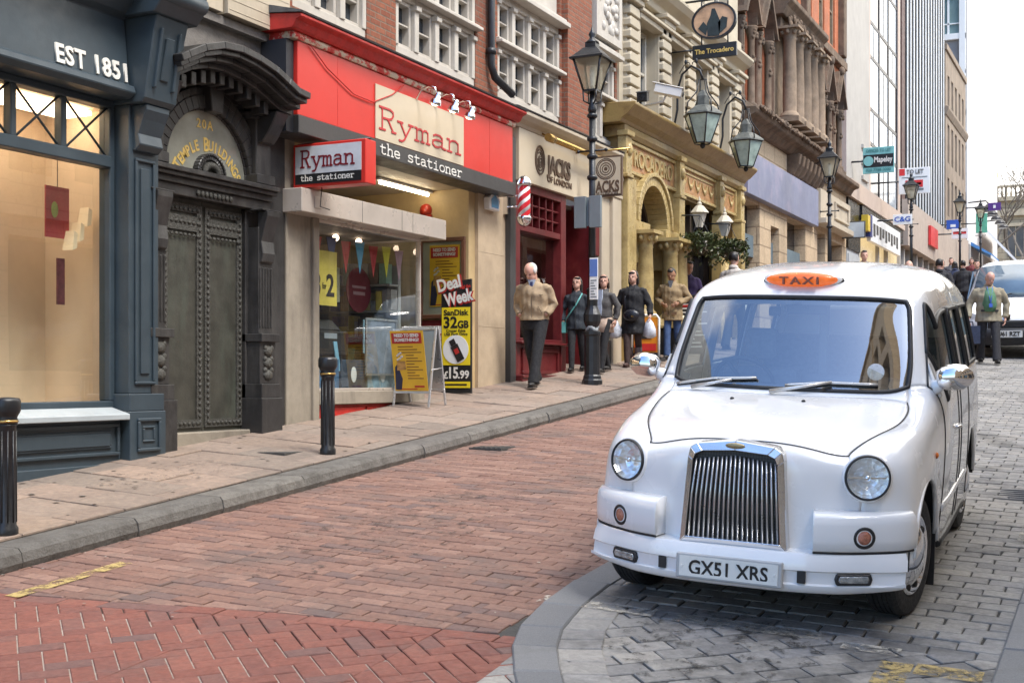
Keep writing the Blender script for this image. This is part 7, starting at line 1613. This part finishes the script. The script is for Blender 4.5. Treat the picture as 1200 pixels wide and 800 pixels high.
def person(label, loc, h, yaw, skin, legs, arms, top, hair, bottom=None, head=(0,0), group=None, fine=True, extras=None, shoe=None, lean=0., hairm=None, width=1.):
    """legs: ((foot x, foot y, lift), ...) left then right of the picture; arms: ((elbow), (hand)) pairs; y < 0 is where the person faces"""
    T = thing('person', label, 'person', loc, group); k = h/1.75; vox = (.010 if fine else .016)
    W = Matrix.Translation(loc) @ Matrix.Rotation(yaw, 4, 'Z') @ Matrix.Scale(k, 4)
    hip = [Vector((-.095*width,0,.92)), Vector((.095*width,0,.92))]; sh = [Vector((-.172*width,lean*.3,1.395)), Vector((.172*width,lean*.3,1.395))]
    nk = Vector((0,lean*.32+.01,1.47)); HM = Matrix.Translation(nk+Vector((0,-.005,.05))) @ Matrix.Rotation(head[1],4,'Z') @ Matrix.Rotation(head[0],4,'X') @ Matrix.Translation(-nk-Vector((0,-.005,.05)))
    hc = Vector((0,lean*.32-.012,1.63)); put = lambda m: m.tf(W)
    knee, ank = [], []
    for s in (0,1):
        fx, fy, lf = legs[s]; a = Vector((fx, fy+.03, .085+lf)); mid = (hip[s]+a)/2; d = (a-hip[s]).length; bend = math.sqrt(max(.0004, .425**2-(d/2)**2)) if d < .85 else .02
        knee.append(mid+Vector((0,-bend,0))); ank.append(a)
    b = M()
    b.tube([(0,0,.86),(0,0,.98),(0,lean*.1,1.1),(0,lean*.2,1.28),(0,lean*.3,1.40),(0,lean*.3,1.46)], [(.15,.11),(.165,.12),(.145,.10),(.165,.115),(.15,.10),(.07,.06)], 14, up=(1,0,0))
    b.tube([nk+Vector((0,.01,-.04)), (HM @ (nk+Vector((0,0,.06)))), HM @ (hc+Vector((0,.02,-.06)))], [.06,.053,.06], 10)
    for s in (0,1):
        b.tube([hip[s],(hip[s]+knee[s])/2,knee[s],(knee[s]*.6+ank[s]*.4),ank[s]], [.078,.064,.048,.046,.034], 10)
        e, w = Vector(arms[s][0]), Vector(arms[s][1]); b.tube([sh[s],(sh[s]+e)/2,e,(e+w)/2,w], [.06,.05,.04,.038,.027], 9)
    hd = M(); hd.ball(hc+Vector((0,.008,.03)), .079,.098,.10,18,12); hd.ball(hc+Vector((0,-.018,-.045)), .064,.076,.075,16,10); hd.ball(hc+Vector((0,-.055,-.085)), .03,.028,.025,10,8)
    hd.ball(hc+Vector((0,-.096,-.012)), .013,.02,.016,8,6); hd.tube([hc+Vector((0,-.085,.025)),hc+Vector((0,-.102,-.012))], [.008,.013], 8)
    for s in (-1,1): hd.ball(hc+Vector((.077*s,.01,-.005)), .012,.022,.032,8,6); hd.ball(hc+Vector((.032*s,-.076,.022)), .02,.012,.008,8,5)
    b.join(hd.tf(HM)); b = remesh(b, vox, 3, .4)
    for s in (0,1):                                       # hands: palm, four curled fingers, thumb
        e, w = Vector(arms[s][0]), Vector(arms[s][1]); d = (w-e).normalized(); q = Vector((1 if s == 0 else -1,0,0)); q = (q-d*q.dot(d)).normalized(); n = d.cross(q)
        if len(arms[s]) > 2: continue
        b.tube([w-d*.02,w+d*.03,w+d*.085], [(.026,.020),(.040,.017),(.038,.014)], 10, up=n)
        for f in range(4):
            o = w+d*.085+n*(f-1.5)*.019; L = (.062,.075,.07,.055)[f]; b.tube([o,o+d*L*.5+q*.008,o+d*L*.8+q*.03,o+d*L*.72+q*.045], [.0095,.009,.008,.006], 6)
        o = w+d*.03-n*.036; b.tube([o,o+d*.03-n*.018+q*.015,o+d*.062-n*.012+q*.025], [.012,.0105,.008], 6)
    obj('body', put(b), skin, T)
    m = M()
    for s in (-1,1): m.ball(hc+Vector((.032*s,-.083,.008)), .012,.008,.007,8,6)
    obj('eyes', put(m.tf(HM)), EYE, T); m = M().ball(hc+Vector((0,-.082,-.052)), .024,.01,.006,10,5); obj('mouth', put(m.tf(HM)), LIP, T)
    # hair
    m = M(); hm = hairm
    if hair in ('short','long','bob','fringe'):
        m.ball(hc+Vector((0,.032,.045)), .084,.090,.092,18,12)
        for s in (-1,1): m.ball(hc+Vector((.062*s,.045,.01)), .026,.05,.055,10,8)
        if hair != 'short':
            z1 = {'long': -.26, 'bob': -.12, 'fringe': -.14}[hair]
            for s in (-1,1): m.tube([hc+Vector((.074*s,.03,.05)),hc+Vector((.088*s,.04,-.05)),hc+Vector((.088*s,.035,z1*.8)),hc+Vector((.08*s,.03,z1))], [(.020,.042),(.016,.038),(.016,.03),(.006,.015)], 10)
            m.tube([hc+Vector((0,.06,.05)),hc+Vector((0,.075,-.06)),hc+Vector((0,.07,z1))], [(.07,.05),(.075,.04),(.06,.015)], 12, up=(1,0,0))
            if hair == 'fringe': m.ball(hc+Vector((0,-.055,.075)), .068,.04,.026,14,8)
            else: m.ball(hc+Vector((.02,-.05,.085)), .06,.045,.025,14,8)
        else: m.ball(hc+Vector((0,-.045,.098)), .06,.045,.03,14,8)
        hr = remesh(m, .012, 2, .4)
    elif hair == 'thin': 
        m.ball(hc+Vector((0,.04,.03)), .083,.088,.083,16,10); [m.ball(hc+Vector((.074*s,.01,.02)), .014,.045,.05,10,6) for s in (-1,1)]; hr = m
    else:
        for s in (-1,1): m.ball(hc+Vector((.066*s,.04,-.005)), .018,.05,.045,10,8)
        m.ball(hc+Vector((0,.085,-.01)), .06,.02,.05,12,8); hr = m
    obj('hair', put(hr.tf(HM)), hm or mat('black hair', (.014,.011,.01), .45, .3, 40, .3, 60), T)
    # trousers / tights
    bk, bm = bottom
    m = M(); fl = {'trousers': (.105,.092,.078,.075,.085), 'slim': (.102,.086,.068,.062,.05), 'jeans': (.10,.085,.07,.066,.07)}[bk]
    m.tube([(0,0,.80),(0,0,.90),(0,0,1.04)], [(.15*width,.11),(.18*width,.13),(.172*width,.125)], 14, up=(1,0,0))
    for s in (0,1): m.tube([hip[s]+Vector((0,0,.02)),(hip[s]+knee[s])/2,knee[s],(knee[s]*.5+ank[s]*.5),ank[s]+Vector((0,.0,-.03))], list(fl), 12)
    obj('trousers', put(remesh(m, vox*1.2, 3)), bm, T)
    for s in (0,1):
        a = ank[s]; m = M(); f = a+Vector((0,-.07,-.045)); m.ball(f, .048,.125,.04,12,8); m.ball(a+Vector((0,.02,-.03)), .043,.06,.055,10,8); m.box(f.x-.04,f.x+.04,f.y-.09,f.y+.13,f.z-.042,f.z-.02); obj('shoe', put(m), shoe or mat('black leather', (.015,.014,.014), .35, .2), T)
    # top
    hem, tm, flare, thick = top[0], top[1], top[2], top[3]
    m = M(); zs = [hem, (hem+1.05)/2 if hem < 1.0 else 1.03, 1.12, 1.30, 1.41, 1.475]
    rr = [(.185*width+flare,.14+flare*.8),(.18*width+flare*.6,.137+flare*.5),(.172*width+thick,.13+thick),(.185*width+thick,.135+thick),(.150*width+thick*.7,.108+thick*.7),(.075,.07)]
    m.tube([(0,lean*.3*max(0,(z-.95)/.5),z) for z in zs], rr, 18, up=(1,0,0))
    for s in (0,1):
        e, w = Vector(arms[s][0]), Vector(arms[s][1]); m.tube([sh[s]+Vector((0,0,-.005)),(sh[s]*.55+e*.45),e,(e+w)/2,w+(e-w).normalized()*.02], [.064+thick*.6,.060+thick*.6,.050+thick*.6,.046+thick*.5,.042+thick*.5], 12)
        m.ball(sh[s]+Vector((-.012 if s else .012,0,-.022)), .062+thick*.5,.062+thick*.5,.058+thick*.5,12,8)
    rg = random.Random(int(abs(loc[0]*100+loc[1]*37))); ph = [rg.random()*6 for _ in range(4)]
    q = remesh(m, vox*1.15, 3); q.v = [(x+.004*math.sin(38*z+ph[0]+9*y), y+.006*math.sin(31*z+14*x+ph[1])+.003*math.sin(70*x+ph[2]), z) for x, y, z in q.v]
    o = obj('coat' if hem < .95 else 'jacket', put(q), tm, T)
    m = M(); cp = [nk+Vector((.075*math.sin(a),-.07*math.cos(a)+.012,-.015+.02*(1-math.cos(a)))) for a in np.linspace(.35,5.93,14)]; m.tube(cp, [(.035,.012)]*14, 8); obj('collar', put(m), tm, T)
    m = M(); m.tube([(.012,-(.135+thick+flare*.4)*1.0-.012,z) for z in np.linspace(max(hem+.02,.72),1.30,7)], .005, 5)
    if top[4]: obj('front_seam', put(m), top[4], T)
    if extras: extras(T, put, HM, hc, nk, sh)
    return T
def bag_strap(T, put, mt, pts): m = M(); m.tube(pts, [(.014,.005)]*len(pts), 6); obj('strap', put(m), mt, T)
BLKC = cloth('black cloth', (.013,.013,.015)); BEIGE = cloth('beige jacket cloth', (.34,.25,.155)); SHIRT = cloth('pale blue shirt', (.40,.45,.55))
x, y = -7.30, 15.7
def ex(T, put, HM, hc, nk, sh):
    m = M(); m.prism([(-.055,1.49),(0,1.32),(.055,1.49)], 'y', -.150, -.12); obj('shirt', put(m), SHIRT, T); m = M(); m.prism([(-.018,1.46),(-.02,1.36),(0,1.33),(.02,1.36),(.018,1.46)], 'y', -.158, -.151); obj('tie', put(m), mat('navy tie', (.03,.04,.12), .6), T)
    m = M(); m.box(.07,.17,-.168,-.160,1.27,1.278); obj('pocket', put(m), mat('jacket seam', (.14,.10,.06), .8), T)
    m = M()
    for s in (-1,1): m.tube([(.10*s,-.165,1.12),(.15*s,-.15,1.02)], .006, 5)
    obj('pocket', put(m), mat('jacket seam', (.14,.10,.06)), T)
person('elderly white haired man in beige jacket and black trousers with hands in pockets', (x,y,pz(x,y)), 1.70, R_(8), SKINR, ((-.06,.26,.05),(.06,-.28,.0)), (((-.265,.05,1.15),(-.185,-.09,1.0),0),((.265,.05,1.15),(.185,-.09,1.0),0)), (.94,BEIGE,.02,.022,mat('jacket seam', (.14,.10,.06))), 'thin', ('trousers', BLKC), (R_(38),R_(-14)), None, True, ex, None, -.16, mat('white hair', (.62,.60,.58), .6, .1, 40), 1.06)
TEALS = mat('teal strap', (.10,.34,.32), .6); NAVYC = cloth('dark navy coat cloth', (.022,.028,.036)); 
x, y = -7.66, 18.0
def ex(T, put, HM, hc, nk, sh):
    m = M(); m.tube([(.13,-.11,1.44),(.02,-.165,1.22),(-.16,-.16,.98),(-.2,-.06,.9)], [(.013,.004)]*4, 6); m.box(-.26,-.19,-.11,.06,.72,.92); obj('shoulder_bag', put(m), TEALS, T)
    m = M()
    for s in (-1,1): m.tube([hc+Vector((.033*s+.026*math.cos(a),-.092,.01+.02*math.sin(a))) for a in np.linspace(0,6.28,12)], .003, 4)
    obj('glasses', put(m.tf(HM)), BLKP, T)
person('young woman with glasses and long hair in dark coat with teal bag strap', (x,y,pz(x,y)), 1.45, R_(10), SKIN, ((-.05,-.24,0),(.06,.24,.04)), (((-.27,.03,1.14),(-.24,-.06,.92),0),((.27,.03,1.14),(.22,-.08,.95),0)), (.78,NAVYC,.035,.012,BLKP), 'long', ('slim', BLKC), (R_(-6),R_(-6)), None, True, ex, None, 0., None, .88)
GREYJ = cloth('charcoal jacket cloth', (.07,.066,.065)); SKIRT = cloth('pale pink skirt cloth', (.46,.34,.26))
x, y = -7.30, 18.2
def ex(T, put, HM, hc, nk, sh):
    m = M(); m.tube([(0,0,.72),(0,0,.86),(0,0,1.0)], [(.20,.16),(.185,.145),(.165,.125)], 16, up=(1,0,0)); obj('skirt', put(m), SKIRT, T); m = M(); m.prism([(-.05,1.48),(-.035,1.02),(.035,1.02),(.05,1.48)], 'y', -.152, -.12); obj('blouse', put(m), SHIRT, T)
person('young woman in grey jacket and pale skirt walking behind the lamp post', (x,y,pz(x,y)), 1.49, R_(-6), SKIN, ((-.06,.26,.05),(.07,-.24,0)), (((-.27,.03,1.14),(-.2,-.12,1.0),0),((.28,.04,1.16),(.25,-.02,.93))), (.98,GREYJ,.012,.012,None), 'fringe', ('slim', BLKC), (R_(-4),R_(22)), None, True, ex, None, 0., mat('dark brown hair', (.03,.018,.012), .45, .3, 40), .88)
x, y = -7.25, 19.35
def ex(T, put, HM, hc, nk, sh):
    LEA = mat('black bag leather', (.016,.017,.022), .28, .2, 12, .3, 30)
    m = M(); m.ball((.02,-.21,.93), .15,.06,.11,16,10); obj('handbag', put(m), LEA, T); m = M(); m.tube([(-.10,-.19,1.0),(-.12,-.15,1.25),(-.10,-.05,1.46)], [(.014,.005)]*3, 6); obj('bag_strap', put(m), LEA, T)
    m = M(); m.box(.03,.07,-.275,-.265,.90,.92); obj('bag_clasp', put(m), BRASS, T)
    PL = mat('thin carrier bag', (.52,.54,.58), .3, .25, 14, .6, 20); 
    for cx, cy, sc in ((-.30,-.16,1.), (.33,-.10,1.05)):
        m = M(); m.tube([(cx,cy,.88),(cx,cy,.80),(cx+.01,cy,.68),(cx,cy,.56),(cx,cy,.52)], [.012,.06*sc,.105*sc,.115*sc,.05], 14, ell=.7); r = random.Random(3); m.v = [(p[0]+.014*math.sin(p[2]*60+p[1]*50), p[1]+.012*math.sin(p[2]*70+p[0]*40), p[2]) for p in m.v]; obj('carrier_bag', put(m), PL, T)
    m = M()
    for s in (-1,1): m.tube([(.085*s,.03,.10),(.085*s,.02,.36)], .072, 10)
    obj('boots', put(m), mat('brown boots', (.06,.03,.025), .5), T)
person('woman in long black coat carrying a black handbag and plastic bags', (x,y,pz(x,y)), 1.55, R_(6), SKIN, ((-.08,-.16,0),(.08,.16,.03)), (((-.30,.03,1.12),(-.30,-.12,.92)),((.30,.03,1.12),(.33,-.06,.93))), (.60,BLKC,.06,.03,None), 'fringe', ('slim', cloth('brown tights', (.05,.03,.026))), (R_(2),R_(-8)), None, True, ex, mat('brown boots', (.06,.03,.025)), 0., None, 1.)
x, y = -7.22, 21.2
def ex(T, put, HM, hc, nk, sh):
    m = M(); m.prism([(-.05,1.50),(0,1.30),(.05,1.50)], 'y', -.155, -.12); obj('scarf', put(m), mat('grey scarf', (.12,.13,.15), .8, .3, 30), T)
    m = M()
    for z in (.98, 1.1, 1.2): m.ball((.03,-.168,z), .012,.006,.012,8,5)
    for s in (-1,1): m.box(.06*s-.05 if s < 0 else .03, .06*s+.02 if s < 0 else .13, -.180,-.170,.84,.90)
    obj('buttons', put(m), mat('brown toggles', (.14,.08,.04), .5), T)
person('man in a tan belted coat and blue jeans walking with head down past the pub', (x,y,pz(x,y)), 1.58, R_(4), SKINB, ((-.06,-.20,0),(.07,.22,.04)), (((-.32,.06,1.17),(-.16,-.14,1.06)),((.32,.06,1.17),(.15,-.15,1.06))), (.74,cloth('tan coat cloth', (.27,.19,.10)),.03,.03,mat('jacket seam', (.14,.10,.06))), 'short', ('jeans', cloth('blue denim', (.04,.075,.17))), (R_(24),0), None, True, ex, None, -.05, None, 1.)
x, y = -7.62, 23.3
person('person in a dark purple shirt leaning in the pub entrance behind the chalk board', (x,y,pz(x,y)+.05), 1.62, R_(35), SKIN, ((-.09,0,0),(.09,.05,0)), (((-.28,-.02,1.15),(-.18,-.2,1.0)),((.28,-.02,1.15),(.2,-.2,1.0))), (.95,cloth('dark purple shirt', (.035,.02,.07)),.01,.01,None), 'short', ('trousers', BLKC), (R_(8),R_(20)), None, False)
# man with briefcase on the setts
x, y = -2.42, 25.0; GREENS = cloth('green shirt cloth', (.09,.20,.115))
def ex(T, put, HM, hc, nk, sh):
    m = M(); m.tube([(0,-.035,1.0),(0,-.05,1.12),(0,-.055,1.28),(0,-.045,1.42)], [(.125,.17),(.145,.205),(.130,.185),(.09,.12)], 16, up=(1,0,0)); obj('shirt', put(m), GREENS, T)
    m = M(); m.tube([(-.05,-.13,1.46),(-.02,-.245,1.25),(0,-.268,1.12)], .006, 5); m.tube([(.05,-.13,1.46),(.02,-.245,1.25),(0,-.268,1.12)], .006, 5); m.box(-.03,.03,-.275,-.262,1.06,1.13); obj('lanyard', put(m), mat('lanyard blue', (.05,.12,.5), .5), T)
    m = M(); m.box(-.57,-.17,-.16,-.02,.38,.72); m.tube([(-.45,-.09,.72),(-.44,-.09,.80),(-.30,-.09,.80),(-.29,-.09,.72)], .014, 6); o = obj('briefcase', put(m), mat('navy bag fabric', (.02,.03,.065), .6, .2, 20, .3, 40), T, .02)
    m = M(); m.box(-.155,.155,-.155,.13,.985,1.02); obj('belt', put(m), BLKP, T)
person('balding man in pale jacket and green shirt with navy briefcase before the van', (x,y,gz(x,y)), 1.70, R_(14), SKINR, ((-.12,.22,.04),(.12,-.24,.0)), (((-.34,.05,1.14),(-.37,-.08,.86)),((.33,.05,1.14),(.30,.0,.86))), (.80,cloth('pale beige jacket cloth', (.27,.235,.165)),.04,.03,None), 'bald', ('trousers', cloth('charcoal trousers', (.03,.03,.034))), (R_(32),R_(12)), None, True, ex, None, -.06, mat('grey hair', (.25,.23,.21), .6), 1.15)
# walkers far up the pavement
far = [(-5.2,40.0,1.92,'dark overcoat walker far up the street, left of the white van', (.02,.02,.028), (.03,.02,.045), 'short', 0),
 (-5.0,43.6,1.9,'walker in black among the far pedestrians left of the van', (.015,.015,.018), (.015,.015,.02), 'short', 180), (-4.7,44.8,1.9,'walker in a dark suit with a pink bag far up the street', (.03,.03,.04), (.2,.05,.08), 'short', 0),
 (-4.6,30.0,1.88,'pink faced walker seen just above the taxi roof', (.30,.12,.12), (.3,.25,.25), 'bald', 0), (-4.4,33.5,1.93,'walker in a black hood seen above the taxi roof', (.015,.015,.018), (.02,.02,.02), 'short', 180),
 (-6.6,35.4,2.0,'walker with dark hair by the number 13 door', (.25,.25,.27), (.03,.03,.03), 'short', 20), (-6.9,23.9,1.88,'walker with dark hair and pale collar seen over the left of the taxi roof', (.5,.45,.4), (.03,.03,.03), 'short', 170),
 (-6.4,52.,1.85,'walker in grey far along the left pavement', (.09,.09,.10), (.03,.03,.03), 'short', 0), (-6.3,58.,1.85,'walker in dark red far along the left pavement', (.14,.03,.03), (.03,.03,.03), 'bob', 0),
 (-5.9,49.,1.85,'walker in navy far along the left pavement edge', (.02,.03,.07), (.02,.02,.03), 'bob', 180)]
for i, (x, y, h, lb, c1, c2, hr, yw) in enumerate(far):
    g = gz(x,y) if x > -6.1 else pz(x,y)
    person(lb, (x,y,g), h, R_(yw), SKIN, ((-.09,-.14,0),(.09,.15,.02)), (((-.28,.04,1.14),(-.27,-.06,.92)),((.28,.04,1.14),(.27,-.04,.92))), (.80,cloth('walker coat %d' % i, c1),.03,.02,None), hr, ('trousers', cloth('walker trousers %d' % i, c2)), (0,0), 'distant walkers up the street', False)

# ================================================================ white van behind the taxi
VX, VY = -2.22, 26.6
V = thing('van', 'white panel van with black bumper facing the camera behind the taxi', 'van', (VX,VY,gz(VX,VY)))
vz = gz(VX,VY)-.0833*VY
VW = Matrix.Translation((VX,VY,gz(VX,VY))) @ Matrix.Rotation(math.atan(.0833),4,'X')
def vp(name, m, mt, par=None, **k): return obj(name, m.tf(VW), mt, par or V, **k)
VPA = mat('white van paint', (.74,.75,.76), .3, .02, 1.5, 0, 1, coat=.8)
sec = [  # y, half width at sill, belt, roof, z of sill, bonnet/belt, roof
 (0.0,.70,.70,.62,.28,.72,.74),(.12,.84,.80,.66,.26,.80,.86),(.45,.88,.86,.74,.25,.93,.99),(.80,.89,.88,.76,.25,1.02,1.09),(1.02,.90,.89,.74,.25,1.08,1.18),(1.30,.90,.90,.72,.25,1.10,1.45),(1.62,.90,.90,.70,.25,1.12,1.76),(1.95,.90,.90,.72,.25,1.12,1.85),(3.0,.90,.90,.74,.25,1.12,1.90),(4.0,.90,.89,.74,.25,1.12,1.88),(4.3,.88,.87,.72,.3,1.12,1.80)]
m = M(); prof = []
for (y, a, b, c, z0, z1, z2) in sec:
    prof.append([(-a*.95,y,z0),(-a,y,(z0+z1)*.5),(-b,y,z1),((-b-c)/2-.02,y,(z1+z2)/2),(-c,y,z2-.03),(-c*.75,y,z2+.005),(0,y,z2+.03),(c*.75,y,z2+.005),(c,y,z2-.03),((b+c)/2+.02,y,(z1+z2)/2),(b,y,z1),(a,y,(z0+z1)*.5),(a*.95,y,z0)])
n = 13; vs = [p for r in prof for p in r]; fs = [(i*n+j,i*n+j+1,(i+1)*n+j+1,(i+1)*n+j) for i in range(len(prof)-1) for j in range(n-1)]+[tuple(range(n-1,-1,-1)), tuple((len(prof)-1)*n+j for j in range(n))]
m.add(vs, fs, True); me_o = vp('body', m, VPA); sb = me_o.modifiers.new('s','SUBSURF'); sb.levels = 2; sb.render_levels = 2
g2 = mat('van glass', (.10,.15,.20), .04, .25, .8, 0, 1, spec=1.)
m = M(); m.add([(-.76,1.0,1.18),(-.4,.93,1.18),(0,.91,1.18),(.4,.93,1.18),(.76,1.0,1.18),(-.66,1.60,1.76),(-.35,1.55,1.80),(0,1.53,1.81),(.35,1.55,1.80),(.66,1.60,1.76)], [(0,1,6,5),(1,2,7,6),(2,3,8,7),(3,4,9,8)], True); o = vp('windscreen', m, g2); so_ = o.modifiers.new('t','SOLIDIFY'); so_.thickness = .02; so_.offset = 1
for s in (-1,1):
    m = M(); m.prism([(1.25,1.14),(2.25,1.14),(2.25,1.70),(1.72,1.70)] if s > 0 else [(1.25,1.14),(2.25,1.14),(2.25,1.70),(1.72,1.70)], 'x', .86*s if s > 0 else -.885, .885*s if s > 0 else -.86); m.v = [(p[0]*(1-.13*(p[2]-1.14)), p[1], p[2]) for p in m.v]; vp('side_window', m, g2)
    m = M(); m.box(.87*s,.91*s,2.4,4.1,.95,1.10); vp('side_stripe', m, mat('orange red stripe', (.62,.10,.03), .4))
    m = M(); m.prism([(.44,.66),(.74,.66),(.78,.80),(.70,.92),(.50,.84)], 'y', .02, .3); m.v = [(p[0]*s,p[1]+.12*(p[0]-.4),p[2]) for p in m.v]; m.f = [f[::s] for f in m.f]; vp('headlight', m, mat('van lamp', (.6,.62,.63), .1, .2, 20, .2, 40), bev=.01)
    m = M(); m.ball((1.02*s,1.15,1.12),.10,.08,.13,12,8); m.tube([(.88*s,1.2,1.05),(1.0*s,1.16,1.08)],.03,6); vp('mirror', m, BLKP)
    for y in (.75, 3.45):
        m = M().lathe((.74*s,y,.31), [(.2,-.09),(.29,-.09),(.31,-.06),(.31,.06),(.29,.09),(.2,.09)], 24, 'x'); w = vp('wheel', m, RUBBER); m = M().lathe((.80*s,y,.31), [(.2,0),(.12,.02*s),(.02,.03*s)], 16, 'x'); vp('hubcap', m, ALU, w)
        m = M().lathe((.79*s,y,.31), [(.37,-.05),(.37,.115 if s > 0 else .05),(.32,.115 if s > 0 else .05)] if s > 0 else [(.37,-.115),(.37,.05),(.32,.05)], 24, 'x'); vp('arch_trim', m, BLKP)
m = M(); m.tube([(-.86,.45,.43),(-.80,.08,.43),(-.5,-.07,.43),(0,-.10,.43),(.5,-.07,.43),(.80,.08,.43),(.86,.45,.43)], [(.17,.06)]*7, 12, up=(0,0,1)); vp('bumper', m, BLKP)
m = M(); m.box(-.36,.36,-.06,.02,.60,.74)
for k in range(3): m.box(-.34,.34,-.075,-.06,.615+.04*k,.635+.04*k)
vp('grille', m, BLKP, bev=.01)
m = M(); m.prism([(-.05,.78),(.0,.74),(.05,.78),(.06,.86),(-.06,.86)], 'y', -.05, .05); vp('badge', m, CHROME)
m = M(); m.box(-.28,.28,-.20,-.16,.42,.55); np_ = vp('number_plate', m, mat('plate white', (.72,.73,.70)))
t = text('lettering', 'GU61 RZT', .115, mat('plate black', (.012,.012,.014)), None, (0,-.203,.485), XZ, .002, bold=.004, fit=.48); t.data.transform(VW); attach(t, np_)
for xx in (-.35,.3): m = M(); m.tube([(xx,.88,1.17),(xx+.35,.93,1.24)], .012, 5); vp('wiper', m, BLKP)

dup(V, (-1.3, -6.9, -.0833*6.9+.045*1.3), 'white panel van hidden behind the taxi, mirrored in the stationery window', 0., .85)
